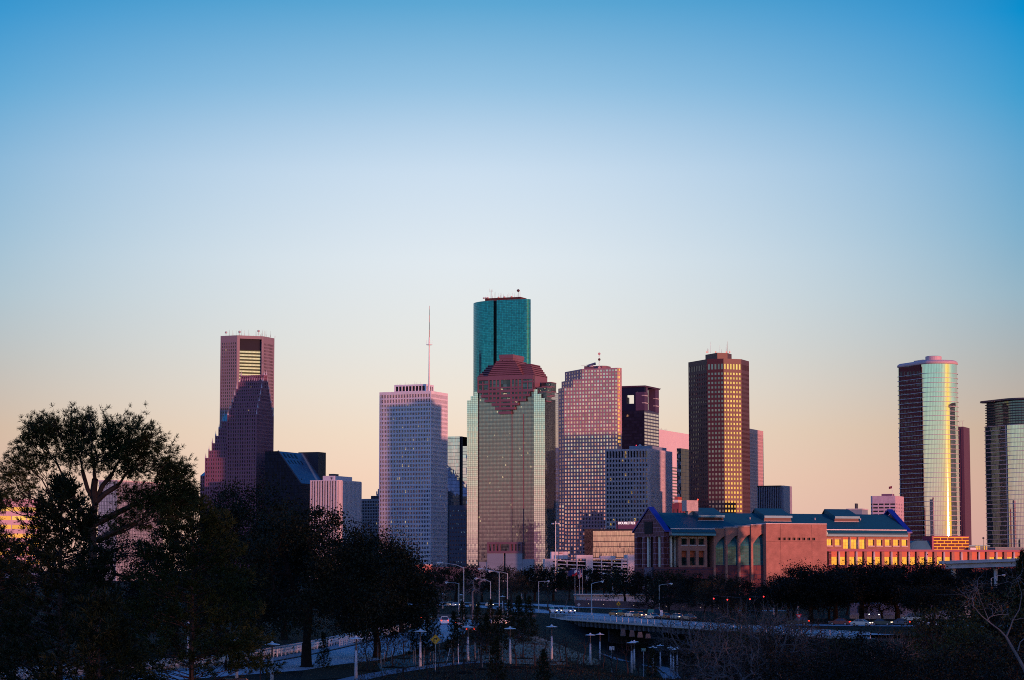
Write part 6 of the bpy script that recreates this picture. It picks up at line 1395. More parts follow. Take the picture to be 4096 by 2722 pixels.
# buildings glimpsed through the left pine
def bld_left():
    T = Tower(395, 470, 655, 1926, 2700); t = T.thing('office_block', 'pale blue grey glass block glimpsed through the big pine at left', 'office building'); g = MB(); curtain(g, T.L, E1, T.W, 0, T.Z, 12, T.Z / 4); curtain(g, T.M, E2, T.Dp, 0, T.Z, 30, T.Z / 4); T.back(g); g.build('curtain_wall', GLASS('pale_block_glass', (.40, .46, .54), (.10, .12, .15), .3, .12, .02, .25, metal=.15, rough=.2, spec=.2), t)
    c = MB(); T.blk(c, -.5, T.W + .5, -.5, T.Dp + .5, T.Z, T.Z + 1.5); c.build('cornice', GREYC, t)
    T = Tower(-130, 112, 135, 1991, 2000); t = T.thing('office_block', 'pink block with golden window bands at the far left edge', 'office building'); w = MB(); pn = []
    facade(w, pn, T.L, Vector((1, .0, 0)), T.W, 0, T.Z, 1, 9, .96, .5, .4, top=5)
    A = T.L; e = (E1 + E2).normalized()
    w = MB(); pn = []; facade(w, pn, T.L, e, 62, 0, T.Z, 5, 9, .94, .48, .4, top=5); n = Vector((e.y, -e.x, 0)); plain(w, T.L + e * 62, T.L + e * 62 - n * 20, 0, T.Z); w.face([P3(T.L, T.Z), P3(T.L + e * 62, T.Z), P3(T.L + e * 62 - n * 20, T.Z), P3(T.L - n * 20, T.Z)])
    w.build('wall', MAT('pink_panel', (.55, .40, .48), .7, var=.08), t); windows(t, pn, GLASS('gold_band_glass', (.95, .85, .6), (.05, .03, .03), .0, .0, .01, .2, metal=.95, rough=.03), 100)
bld_left()
# ================================================================ trees
def LEAF(name, a, b, rough=.6, trans=.0):
    m = bpy.data.materials.new(name); m.use_nodes = True; nt = NT(m.node_tree); p = nt.n['Principled BSDF']
    r = nt.node('ShaderNodeNewGeometry').outputs['Random Per Island']
    c = nt.mix(r, (*a, 1), (*b, 1)); nt.put(p.inputs['Base Color'], c); p.inputs['Roughness'].default_value = rough; p.inputs['Specular IOR Level'].default_value = .15
    return m
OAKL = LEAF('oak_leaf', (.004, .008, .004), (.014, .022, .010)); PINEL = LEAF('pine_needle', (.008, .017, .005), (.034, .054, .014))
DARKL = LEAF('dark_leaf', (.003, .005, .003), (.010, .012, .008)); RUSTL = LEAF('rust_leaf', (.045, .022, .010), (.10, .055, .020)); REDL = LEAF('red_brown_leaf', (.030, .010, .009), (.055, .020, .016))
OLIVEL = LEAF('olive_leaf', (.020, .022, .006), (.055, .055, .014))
BARK = MAT('dark_bark', (.018, .014, .012), .9, var=.3, scale=2, spec=.1); TWIG = MAT('grey_twig', (.10, .095, .098), .8, var=.35, scale=.6, spec=.1); PALEB = MAT('pale_bark', (.12, .125, .14), .7, var=.35, scale=1.2); DTWIG = MAT('dark_twig', (.035, .028, .028), .85, var=.3, scale=.8, spec=.1)
PINEB = MAT('pine_bark', (.05, .038, .036), .9, var=.3, scale=2, spec=.1)
def quads_mesh(name, V, mat):
    n = V.shape[0]; me = bpy.data.meshes.new(name); me.vertices.add(n * 4); me.vertices.foreach_set('co', V.astype(np.float32).ravel())
    me.loops.add(n * 4); me.loops.foreach_set('vertex_index', np.arange(n * 4, dtype=np.int32)); me.polygons.add(n); me.polygons.foreach_set('loop_start', np.arange(0, n * 4, 4, dtype=np.int32))
    me.polygons.foreach_set('loop_total', np.full(n, 4, dtype=np.int32)); me.update(calc_edges=True); me.materials.append(mat); return me
def unit(a): return a / np.maximum(1e-9, np.linalg.norm(a, axis=1, keepdims=True))
def leaf_quads(rs, C, size, asp=.6):
    n = len(C); u = unit(rs.normal(size=(n, 3))); w = unit(np.cross(u, rs.normal(size=(n, 3)))); s = size * rs.uniform(.6, 1.4, (n, 1))
    a = u * s * .5; b = w * s * .5 * asp
    return np.stack([C - a, C - a * .1 + b, C + a, C - a * .1 - b], axis=1)
def needle_quads(rs, P, D, n, ln, wd, spread=.75):
    """tufts of needles at points P, leaning along directions D"""
    m = len(P); P = np.repeat(P, n, axis=0); D = np.repeat(D, n, axis=0); d = unit(D + rs.normal(size=P.shape) * spread); l = ln * rs.uniform(.6, 1.2, (m * n, 1))
    w = unit(np.cross(d, rs.normal(size=P.shape))) * wd; e = P + d * l
    return np.stack([P - w * .5, P + w * .5, e + w * .3, e - w * .3], axis=1)
def grow(rs, mb, pos, tips, rt, frac=.42, ex=.46, wob=.06, n=4, depth=0, rmax=9):
    k = len(tips); r0 = min(rmax, rt * k ** ex)
    if k == 1:
        e = tips[0]; md = (pos + e) / 2 + rs.normal(size=3) * wob * np.linalg.norm(e - pos); mb.tube([pos, md, e], [r0, r0 * .8, r0 * .4], 3, False); return
    c = tips.mean(0); new = pos + (c - pos) * frac + rs.normal(size=3) * wob * np.linalg.norm(c - pos)
    i = rs.randint(k); j = np.argmax(((tips - tips[i]) ** 2).sum(1)); i = np.argmax(((tips - tips[j]) ** 2).sum(1)); a, b = tips[i].copy(), tips[j].copy()
    for _ in range(3):
        g = ((tips - a) ** 2).sum(1) < ((tips - b) ** 2).sum(1)
        if g.all() or (~g).all(): g = np.arange(k) < k // 2
        a, b = tips[g].mean(0), tips[~g].mean(0)
    r1 = min(rmax, rt * max(g.sum(), (~g).sum()) ** ex)
    mb.tube([pos, (pos + new) / 2 + rs.normal(size=3) * wob * .5 * np.linalg.norm(new - pos), new], [r0, (r0 + r1) / 2, r1], 6 if r0 > .12 else n, False)
    for q in (tips[g], tips[~g]): grow(rs, mb, new, q, rt, frac, ex, wob, n, depth + 1, rmax)
def ell(rs, n, c, r, shell=.35, up=-.4):
    d = unit(rs.normal(size=(n * 3, 3))); d = d[d[:, 2] > up][:n]; k = rs.uniform(shell, 1, (len(d), 1)) ** .6
    return np.array(c) + d * np.array(r) * k
def make_tree(name, label, cat, loc, tips, fork, rt, leafV, lmat, bmat, group=None, trunk_r=None, base=(0, 0, 0), rs=None, frac=.42, ex=.46, wob=.06):
    rs = rs or np.random.RandomState(1); t = thing(name, label, cat, loc, group); mb = MB()
    fork = np.array(fork, float); r = trunk_r or rt * len(tips) ** ex; b = np.array(base, float)
    md = (fork * .5 + b * .5) + rs.normal(size=3) * .02 * np.linalg.norm(fork - b)
    mb.tube([b, b + (md - b) * .15, md, fork], [r * 1.5, r * 1.12, r * 1.0, r * .9], 10); grow(rs, mb, fork, np.array(tips), rt, frac, ex, wob, rmax=r * .85)
    me = mb.mesh('trunk', bmat); o = bpy.data.objects.new('trunk', me); COL.objects.link(o); o.parent = t
    if leafV is not None: o = bpy.data.objects.new('crown', quads_mesh('crown', leafV, lmat)); COL.objects.link(o); o.parent = t
    return t
def oak(seed, H, R, label, loc, lmat=OAKL, per=95, ntip=120, leaf=.31, th=.24, name='oak_tree', group=None, bmat=BARK, flat=.44, low=-.6):
    rs = np.random.RandomState(seed); c = (0, 0, H * (1 - flat)); tips = ell(rs, ntip, c, (R, R, H * flat), .45, low)
    tips += rs.normal(size=tips.shape) * R * .06; C = np.repeat(tips, per, axis=0); sg = R * .11 * np.repeat(rs.uniform(.4, 1.4, (len(tips), 1)), per, axis=0); C = C + rs.normal(size=C.shape) * sg * np.array([1, 1, .75])
    return make_tree(name, label, 'tree', loc, tips, (0, 0, H * th), R * .007, leaf_quads(rs, C, leaf), lmat, bmat, group, trunk_r=R * .065, rs=rs)
def bare(seed, H, R, label, loc, ntip=220, bmat=TWIG, th=.2, name='bare_tree', group=None, rt=.018, leafn=0, lmat=RUSTL, low=-.2, leaf=.2, flat=.45, multi=False):
    rs = np.random.RandomState(seed); tips = ell(rs, ntip, (0, 0, H * (1 - flat)), (R, R, H * flat), .3, low)
    V = None
    if leafn: C = tips[rs.randint(len(tips), size=leafn)] + rs.normal(size=(leafn, 3)) * R * .05; V = leaf_quads(rs, C, leaf)
    return make_tree(name, label, 'tree' if name.endswith('tree') else 'shrub', loc, tips, (0, 0, H * th), rt, V, lmat, bmat, group, rs=rs, frac=.36, ex=.5, wob=.09)
def inst(src, label, loc, rz=0, s=1.0, sz=None):
    c = copy_tree(src); c.location = loc; c.rotation_euler = (0, 0, rz); c.scale = (s, s, sz or s)
    if label: c['label'] = label
    return c
ORD = lambda n: '%d%s' % (n, 'th' if 10 <= n % 100 <= 20 else {1: 'st', 2: 'nd', 3: 'rd'}.get(n % 10, 'th'))
def pl(uP, D, z=None): x = xat(uP, D); return (x, D, gh(x, D) if z is None else z)

# ---- big umbrella pine at the left, seen against the sky
def big_pine():
    D = 215.0; ppm = 5570 / D; rs = np.random.RandomState(11); X = lambda u: (u - 210) / ppm; Zp = lambda v: 12 + (1314 - v) / ppm
    groups = [((215, 1045), 118, 108, 150), ((95, 1010), 62, 55, 52), ((330, 1075), 92, 82, 84), ((300, 1010), 80, 70, 60), ((408, 1105), 46, 62, 60), ((30, 1110), 55, 70, 44), ((150, 990), 80, 60, 46), ((330, 1150), 70, 42, 40), ((395, 1165), 55, 35, 28), ((60, 1060), 60, 50, 30), ((370, 1190), 80, 45, 46), ((300, 1215), 60, 35, 26), ((430, 1150), 36, 40, 30), ((20, 1170), 60, 50, 26)]
    T = []
    for (c, ru, rv, n) in groups:
        rx = ru / ppm; e = ell(rs, int(n * 1.7), (X(c[0]), rs.uniform(-1.5, 1.5), Zp(c[1])), (rx, rx * .95, rv / ppm), .25, -.45); T.append(e)
    GR = T; T = np.vstack(T); cen = np.array([0, 0, Zp(1120)]); D_ = unit(T - cen + np.array([0, 0, 1.2]))
    P = []; Dd = []
    for k in range(4): P.append(T + rs.normal(size=T.shape) * .22 - D_ * (.26 * k)); Dd.append(D_)
    V = needle_quads(rs, np.vstack(P), np.vstack(Dd), 16, .40, .036, .85)
    t = thing('pine_tree', 'tall umbrella pine with open branches against the sky at left', 'tree', (xat(205, D), D, 0), 'pines at left'); mb = MB(); f = np.array([0, 0, Zp(1215)])
    mb.tube([(0, 0, 0), (.25, 0, 6), (.1, 0, Zp(1270)), f], [.5, .44, .38, .34], 10); f2 = np.array([.25, .1, Zp(1160)]); mb.tube([f, f2], [.34, .27], 8); f3 = np.array([.1, 0, Zp(1250)])
    for k, g in enumerate(GR):
        s0 = f2 if k in (0, 2, 3, 6) else (f if k in (1, 4, 7) else f3); c = g.mean(0); md = s0 + (c - s0) * .45 + np.array([0, 0, -.25]); r = .028 * len(g) ** .42
        mb.tube([s0, (s0 + md) / 2 + rs.normal(size=3) * .15, md], [r * 1.25, r * 1.1, r], 7, False); grow(rs, mb, md, g, .02, .26, .40, .06)
    o = bpy.data.objects.new('trunk', mb.mesh('trunk', PINEB)); COL.objects.link(o); o.parent = t; o = bpy.data.objects.new('crown', quads_mesh('crown', V, PINEL)); COL.objects.link(o); o.parent = t
big_pine()
def cone_pine(seed, H, R, z0, ntip, label, loc, needles=13, ln=.42, name='pine_tree', group='pines at left', lmat=PINEL, rep=4, w=.05, pw=.75, tr=None):
    rs = np.random.RandomState(seed); z = rs.uniform(0, 1, ntip) ** 1.15; rr = R * (1 - z) ** pw * rs.uniform(.35, 1, ntip) ** .5 * (1 + .18 * np.sin(z * 37)); th = rs.uniform(0, 6.283, ntip)
    T = np.stack([rr * np.cos(th), rr * np.sin(th), z0 + (H - z0) * z - rr * .12], 1); T[0] = (0, 0, H); D_ = unit(np.stack([T[:, 0], T[:, 1], np.full(ntip, R * .45)], 1))
    P = np.vstack([T - D_ * (ln * .6 * k) + rs.normal(size=T.shape) * ln * .5 for k in range(rep)]); V = needle_quads(rs, P, np.vstack([D_] * rep), needles, ln, w, .7)
    t = thing(name, label, 'tree', loc, group); mb = MB(); r = tr or H * .014
    mb.tube([(0, 0, 0), (.05, 0, H * .3), (-.05, .05, H * .65), (0, 0, H)], [r, r * .8, r * .5, r * .12], 8)
    for p in T[1:: max(1, ntip // 160)]: zb = max(.3, p[2] - np.hypot(p[0], p[1]) * .35); mb.tube([(0, 0, zb), (p[0] * .5, p[1] * .5, zb + (p[2] - zb) * .35), tuple(p)], [r * .22, r * .15, r * .05], 3, False)
    o = mb.build('trunk', PINEB, None); o.parent = t; o = bpy.data.objects.new('crown', quads_mesh('crown', V, lmat)); COL.objects.link(o); o.parent = t
    return t
DPINE = LEAF('dark_pine_needle', (.005, .011, .005), (.018, .030, .010))
cone_pine(21, 17.8, 6.6, 1.5, 700, 'dense dark young pine in front of the umbrella pine', pl(132, 150), 15, .40, lmat=DPINE, rep=4, pw=.55)
cone_pine(22, 19.2, 8.2, 3.4, 950, 'broad green needled pine between the umbrella pine and the oaks', pl(440, 232), 14, .50, lmat=LEAF('green_pine_needle', (.008, .017, .005), (.032, .052, .012)), pw=.42, w=.055)
cone_pine(23, 10.5, 5.4, .5, 420, 'dark low pine at the bottom left corner', pl(225, 138), 14, .42, lmat=DPINE, pw=.5)
cone_pine(25, 15.5, 5.0, 2, 420, 'dark ragged pine at the far left edge', pl(-20, 185), 14, .42, lmat=DPINE, pw=.5)
# ---- oaks at left
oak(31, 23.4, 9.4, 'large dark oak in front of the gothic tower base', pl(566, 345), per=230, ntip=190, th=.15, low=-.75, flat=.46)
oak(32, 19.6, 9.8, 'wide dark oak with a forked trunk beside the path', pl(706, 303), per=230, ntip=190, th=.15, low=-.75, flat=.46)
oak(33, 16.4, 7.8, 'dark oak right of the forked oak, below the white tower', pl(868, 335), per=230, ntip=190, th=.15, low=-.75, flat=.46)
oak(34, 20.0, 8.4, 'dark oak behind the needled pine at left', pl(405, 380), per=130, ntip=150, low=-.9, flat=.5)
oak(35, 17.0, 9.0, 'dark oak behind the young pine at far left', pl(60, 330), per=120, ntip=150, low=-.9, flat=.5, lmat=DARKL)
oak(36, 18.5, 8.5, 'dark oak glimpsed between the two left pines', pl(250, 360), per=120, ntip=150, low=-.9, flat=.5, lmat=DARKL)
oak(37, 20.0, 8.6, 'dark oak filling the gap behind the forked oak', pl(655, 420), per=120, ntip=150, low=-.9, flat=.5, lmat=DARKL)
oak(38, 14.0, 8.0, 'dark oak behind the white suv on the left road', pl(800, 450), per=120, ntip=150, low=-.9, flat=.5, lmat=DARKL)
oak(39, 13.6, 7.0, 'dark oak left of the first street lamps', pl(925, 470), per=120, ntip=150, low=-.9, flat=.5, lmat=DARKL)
oak(30, 5.2, 2.2, 'small round dark tree beside the forked trunk, near the guardrail', pl(520, 292), per=80, ntip=60, lmat=DARKL, leaf=.22)
# ---- tree belt in the middle distance
m1 = oak(41, 13.0, 7.4, 'dark oak below the white grid tower', pl(985, 820), DARKL, 60, 90, .5, group='oaks in the middle distance'); m2 = oak(42, 13.4, 8.2, 'dark oak behind the tallest street lamp', pl(1050, 880), OAKL, 60, 90, .5, group='oaks in the middle distance')
m3 = oak(43, 12.4, 6.6, 'red brown oak left of the flags', pl(1312, 985), REDL, 60, 90, .5, group='oaks in the middle distance'); m4 = oak(44, 12.2, 6.4, 'rusty leaved tree below the granite base of the glass tower', pl(1178, 770), RUSTL, 22, 90, .42, group='oaks in the middle distance', bmat=DTWIG)
lst = [(m1, 1110, 900, 1.0, 'dark oak between the two middle street lamps'), (m1, 1232, 930, 1.02, 'dark oak below the right corner of the granite crowned tower'), (m2, 1275, 940, .96, 'dark oak under the high mast light'), (m1, 1392, 975, 1.0, 'dark oak right of the flagpoles'), (m2, 1440, 800, .9, 'dark oak above the yellow merge sign'), (m1, 1490, 790, .88, 'dark oak under the gabled end of the brick building'), (m2, 1545, 760, .86, 'dark oak below the loggia columns'), (m1, 1600, 740, .80, 'dark oak below the brick block with six windows'),
       (m2, 1655, 720, .76, 'dark oak below the recess beside the curved bays'), (m1, 1712, 710, .72, 'dark oak below the curved glass bays'), (m4, 1640, 690, .78, 'thin rusty tree in front of the curved bays'), (m2, 1165, 980, .95, 'dark oak far behind the middle lamps'), (m1, 1350, 1010, 1.0, 'dark oak behind the flags'), (m3, 1210, 960, .9, 'brown oak behind the rusty leaved tree'), (m4, 1010, 700, .6, 'thin brown leaved tree left of the tall lamp'), (m2, 925, 760, .9, 'dark oak at the foot of the white tower left side'), (m1, 1770, 700, .62, 'dark oak at the foot of the brick pylon')]
for src, u, D, s, lb in lst: inst(src, lb, pl(u, D), u * .7, s)
# ---- dark oaks before the bank's right wing
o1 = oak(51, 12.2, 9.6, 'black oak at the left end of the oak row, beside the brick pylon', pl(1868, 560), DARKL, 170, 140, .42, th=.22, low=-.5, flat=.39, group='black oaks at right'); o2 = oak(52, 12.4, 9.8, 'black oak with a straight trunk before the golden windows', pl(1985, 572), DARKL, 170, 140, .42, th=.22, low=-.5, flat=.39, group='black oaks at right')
for src, u, D, s, lb in ((o1, 1925, 590, .96, 'black oak second from the pylon in the oak row'), (o2, 2068, 580, 1.0, 'black oak before the middle of the colonnade'), (o1, 2125, 566, 1.04, 'black oak left of the elevated ramp column'), (o2, 2200, 640, .72, 'black oak under the elevated ramp, left part'), (o1, 2270, 600, .70, 'black oak under the elevated ramp, right part'), (o2, 2330, 520, .72, 'black oak under the right end of the ramp'), (o1, 2185, 800, .96, 'black oak behind the ramp columns, leftmost'), (o2, 2235, 810, 1.0, 'black oak behind the ramp columns, second'), (o1, 2285, 800, .98, 'black oak behind the ramp columns, third'), (o2, 2340, 790, 1.0, 'black oak behind the ramp columns, rightmost'), (o1, 1815, 600, .72, 'lower black oak against the brick pylon wall'), (o2, 2150, 500, .66, 'low black oak in front of the ramp column')): inst(src, lb, pl(u, D), u * .9, s)
cone_pine(24, 14.2, 3.0, 3, 260, 'dark conifer at the right edge in front of the rounded tower', pl(2362, 330), 13, .5, lmat=DPINE, group=None)
# ---- bare trees
b1 = bare(61, 13, 5, 'pale bare tree below the left foot of the white tower', pl(930, 560), 220, group='bare winter trees'); b2 = bare(62, 15, 5, 'tall bare tree against the granite base of the glass tower', pl(1160, 700), 240, DTWIG, rt=.022, group='bare winter trees', leafn=300)
for src, u, D, s, lb in ((b1, 1010, 620, .72, 'bare tree left of the tallest lamp pole'), (b2, 1085, 640, .75, 'bare tree between the tall lamp and its neighbour'), (b2, 1262, 720, .62, 'bare tree left of the two white cars on the bridge road'), (b1, 1302, 730, .5, 'bare tree behind the two white cars'), (b2, 1405, 980, .9, 'bare tree in front of the garage stair tower'), (b1, 1478, 900, .8, 'bare tree at the right end of the garage'), (b2, 1575, 560, .66, 'bare tree before the brick block with six windows'), (b1, 1610, 540, .7, 'bare tree left of the curved bays'), (b2, 1668, 520, .62, 'bare tree before the first curved bay')): inst(src, lb, pl(u, D), u, s)
# birch like pale trunk
bare(63, 12.5, 2.6, 'slim birch with a white trunk among the dark oaks', pl(1088, 560), 120, PALEB, th=.55, rt=.02, group=None)
# ---- brush along the bayou, right foreground
s1 = bare(71, 9.0, 5.4, 'wide bare willow bush right of the bridge', pl(1640, 330), 520, TWIG, th=.06, name='bare_shrub', group='bare brush along the bayou', rt=.014, leafn=700, lmat=OLIVEL, low=-.55, leaf=.14, flat=.5); s2 = bare(72, 8.0, 5.0, 'dense brown bare bush at the bottom centre', pl(1700, 250), 520, DTWIG, th=.05, name='bare_shrub', group='bare brush along the bayou', rt=.013, leafn=500, lmat=RUSTL, low=-.55, leaf=.12, flat=.5)
s3 = bare(73, 7.5, 4.6, 'upright pale twigged bush before the parked cars', pl(1890, 380), 480, TWIG, th=.04, name='bare_shrub', group='bare brush along the bayou', rt=.014, low=-.3, flat=.5)
d1 = oak(74, 6.5, 4.6, 'dark olive bush on the right bank', pl(2150, 330), OLIVEL, 42, 90, .20, th=.08, name='leafy_shrub', group='leafy bushes on the right bank', low=-.7, flat=.5); d2 = oak(75, 6.0, 4.8, 'black leafy bush at the bottom right', pl(1950, 240), DARKL, 60, 90, .20, th=.06, name='leafy_shrub', group='leafy bushes on the right bank', low=-.7, flat=.5)
BR = [(s1, 1598, 262, 1.0, 'bare bush at the right end of the bridge railing'), (s2, 1650, 268, .9, 'brown bush hiding the end of the car queue'), (s1, 1735, 262, 1.1, 'bare bush before the red traffic lights'), (s3, 1800, 270, 1.2, 'pale bush under the street lamp by the pylon'), (s2, 1850, 262, 1.0, 'brown bush left of the silver car'), (s1, 1790, 235, 1.0, 'bare bush in the middle of the right bank'), (s2, 1900, 232, .8, 'brown bush below the silver car'), (s3, 1690, 238, 1.05, 'pale twigs low beside the bayou'), (s1, 1640, 222, .8, 'bare bush low at the bottom, right of the last lamps'), (s2, 1600, 205, .62, 'brown bush at the bottom edge right of the path'), (s3, 1700, 195, .9, 'pale twigs at the bottom edge'), (s2, 1770, 200, .95, 'brown bush at the bottom edge below the bank'), (s1, 2050, 250, .72, 'bare bush in front of the white sedan'), (s2, 2110, 240, .92, 'brown bush left of the white barked sycamore'),
      (d1, 1935, 240, .8, 'olive bush right of the silver car'), (d2, 2010, 235, .82, 'black bush between the silver and the white sedan'), (d1, 2185, 262, 1.25, 'olive bush right of the white sedan'), (d2, 2250, 275, 1.5, 'black bush below the right street lamp'), (d1, 2325, 270, 1.5, 'olive bush behind the sycamore'), (d2, 2080, 210, .85, 'black bush at the bottom right, left of the sycamore'), (d2, 1840, 190, .9, 'black bush at the bottom, right of centre'), (d1, 2230, 225, 1.1, 'olive bush beside the sycamore trunk'), (d2, 2290, 200, 1.1, 'black bush at the bottom right corner'), (d2, 2180, 180, 1.0, 'black bush at the bottom edge near the corner'), (d1, 1480, 560, .5, 'olive bush under the bridge, left'), (d2, 1530, 520, .6, 'black bush under the bridge, right'), (s2, 1470, 450, .6, 'brown bush in the bayou cut'), (d2, 1640, 245, .75, 'black bush right of the bridge'), (d2, 1740, 225, .9, 'black bush behind the right brush'), (d2, 1810, 250, 1.0, 'black bush below the pylon lamp'), (d2, 1960, 195, .8, 'black bush at the bottom edge, before the olive bushes'), (d1, 1700, 255, .95, 'olive bush among the bare twigs below the traffic lights')]
for src, u, D, s, lb in BR: inst(src, lb, pl(u, D), u * 1.3, s)
for k in range(21): u = 1500 + 41 * k; inst(d2, 'black bush in the hedge behind the oak row, %s from the left' % ORD(k + 1), pl(u, 640 + 50 * math.sin(k * 2.3)), k * 1.7, 1.15 + .25 * math.sin(k * 1.9))
# ---- white barked sycamore leaning in from the right edge
def sycamore():
    D = 165; rs = np.random.RandomState(81); t = thing('sycamore_tree', 'bare sycamore with white bark leaning in at the right edge', 'tree', (xat(2375, D), D, gh(xat(2375, D), D))); o0 = t.location; mb = MB()
    w = lambda u, v, d=0: (at(u * K, v * K, D + d) - o0)
    mb.tube([(0, 0, -.5), w(2368, 1560), w(2352, 1527), w(2318, 1468)], [0.162, 0.131, 0.108, 0.085], 9)
    mb.tube([w(2318, 1468), w(2303, 1452), w(2280, 1435), w(2262, 1420), w(2240, 1395)], [0.062, 0.054, 0.043, 0.031, 0.015], 7); mb.tube([w(2318, 1468), w(2326, 1450), w(2333, 1430), w(2348, 1405), w(2354, 1370), w(2345, 1340)], [0.066, 0.054, 0.046, 0.038, 0.027, 0.015], 7)
    mb.tube([w(2280, 1435), w(2270, 1410), w(2258, 1380), w(2252, 1360)], [0.031, 0.023, 0.017, 0.012], 6); mb.tube([w(2345, 1500), w(2350, 1480), w(2362, 1470)], [0.046, 0.038, 0.031], 6); mb.tube([w(2333, 1430), w(2352, 1425), w(2375, 1430)], [0.023, 0.020, 0.015], 5)
    T = np.vstack([np.array([tuple(w(u + rs.normal() * 26, v + rs.normal() * 22, rs.normal() * 1.2)) for _ in range(42)]) for u, v in ((2245, 1385), (2252, 1350), (2345, 1335), (2300, 1400))])
    for k, p in enumerate(((2242, 1396), (2253, 1362), (2346, 1342), (2275, 1428))): grow(rs, mb, np.array(tuple(w(*p))), T[k * 42:(k + 1) * 42], .008, .36, .5, .09)
    o = mb.build('trunk', PALEB, None); o.parent = t
    mb = MB(); C = T[rs.randint(len(T), size=260)] + rs.normal(size=(260, 3)) * .3; o = bpy.data.objects.new('crown', quads_mesh('crown', leaf_quads(rs, C, .18), RUSTL)); COL.objects.link(o); o.parent = t
sycamore()
# ---- young pines, saplings and stakes on the lawn
y1 = cone_pine(91, 5.2, 1.5, .3, 130, 'young pine left of the yellow arrow sign', pl(985, 345), 10, .30, 'young_pine', 'young pines on the lawn', DPINE, 3, .04)
for u, D, s, lb in ((1046, 340, 1.15, 'young pine behind the second park lamp'), (1120, 345, 1.1, 'young pine left of the third park lamp'), (1150, 350, 1.25, 'young pine behind the third park lamp'), (1195, 400, 1.45, 'young pine left of the dirt bank top'), (1218, 415, 1.4, 'young pine at the top of the dirt bank'), (1100, 420, 1.2, 'young pine below the pickup truck'), (1000, 420, 1.1, 'young pine below the white suv'), (960, 345, 1.1, 'young pine beside the first park lamp pole'), (1065, 430, 1.2, 'young pine right of the white suv'), (1130, 460, 1.2, 'young pine at the road end of the lawn'), (1172, 450, 1.2, 'young pine below the middle street lamp'), (940, 420, 1.1, 'young pine at the left rim of the lawn')): inst(y1, lb, pl(u, D), u, s)
for u, v0, D, s, lb in ((1143, 0, 258, .92, 'young pine on the dark grass before the dirt bank'), (1252, 0, 240, .78, 'young pine near the bottom edge, centre'), (745, 0, 300, .8, 'young pine right of the forked oak trunk'), (1503, 0, 290, .7, 'young pine beside the lower path')): inst(y1, lb, pl(u, D), u, s)
stm = MAT('wooden_stake', (.20, .19, .18), .8, var=.2, scale=3); WST = MAT('white_stake', (.6, .62, .65), .7, var=.1)
def stake(u, D, h, label, m=stm, lean=0):
    p = pl(u, D); t = thing('stake', label, 'stake', p, 'stakes on the lawn'); mb = MB(); mb.tube([(0, 0, -.1), (lean, 0, h)], .045, 5); mb.build('post', m, None).parent = t
rs_ = np.random.RandomState(5); STK = []
for k in range(40): STK.append((870 + 292 * rs_.rand(), 292 + 75 * rs_.rand()))
STK.sort()
for k, (u, D) in enumerate(STK): stake(u, D, rs_.uniform(1.4, 2.3), 'thin wooden stake on the lawn behind the path, %s from the left' % ORD(k + 1))
stake(1056, 312, 2.6, 'upright white stake on the lawn', WST); stake(1028, 316, 1.9, 'leaning white stake on the lawn left of the upright one', WST, .5); stake(1078, 320, 1.6, 'short white stake beside the second park lamp', WST, .1)
sp = bare(95, 5.2, 1.5, 'bare sapling', pl(845, 290), 70, DTWIG, th=.3, name='sapling_tree', rt=.012, group='bare saplings along the path')
MULCH = MAT('mulch', (.008, .006, .005), .95, var=.2, scale=3, spec=.05)
mb = MB(); mb.lathe((0, 0, .0), [(1.5, .03), (1.3, .12), (.2, .22), (.02, .22)], 14); o = mb.build('mulch_ring', MULCH, None); o.parent = sp
SAP = sorted([(845, 290)] + [(u, D) for u, D in ((600, 262), (905, 300), (930, 330), (890, 322), (1010, 285), (1040, 272), (1068, 285), (1108, 295), (1136, 330), (1188, 300), (1205, 330), (1232, 300), (1255, 320), (1290, 330), (1305, 305), (1330, 300), (1345, 330), (1390, 310), (1420, 300), (1445, 290), (1412, 260), (1380, 250), (1340, 240), (1300, 230), (1210, 235), (1180, 225), (1095, 240), (1040, 230), (985, 245), (930, 240), (1470, 330), (1492, 300))])
for k, (u, D) in enumerate(SAP):
    lb = 'bare young sapling in a dark mulch ring, %s from the left' % ORD(k + 1)
    if (u, D) == (845, 290): sp['label'] = lb
    else: inst(sp, lb, pl(u, D), u * 2.1, .75 + .5 * ((u * 7) % 10) / 10)
GRASS = LEAF('dry_grass_blade', (.02, .016, .008), (.07, .055, .03))
def grass():
    rs = np.random.RandomState(3); n = 16000; D = rs.uniform(215, 420, n); u = rs.uniform(820, 1620, n); x = (u - 1180) / 5570 * D
    P = np.stack([x, D, np.array([gh(a, b) for a, b in zip(x, D)])], 1); V = needle_quads(rs, P, np.tile([[0, 0, 1.0]], (n, 1)), 3, .28, .05, .45); o = bpy.data.objects.new('grass', quads_mesh('grass', V, GRASS)); COL.objects.link(o); o['kind'] = 'stuff'
grass()
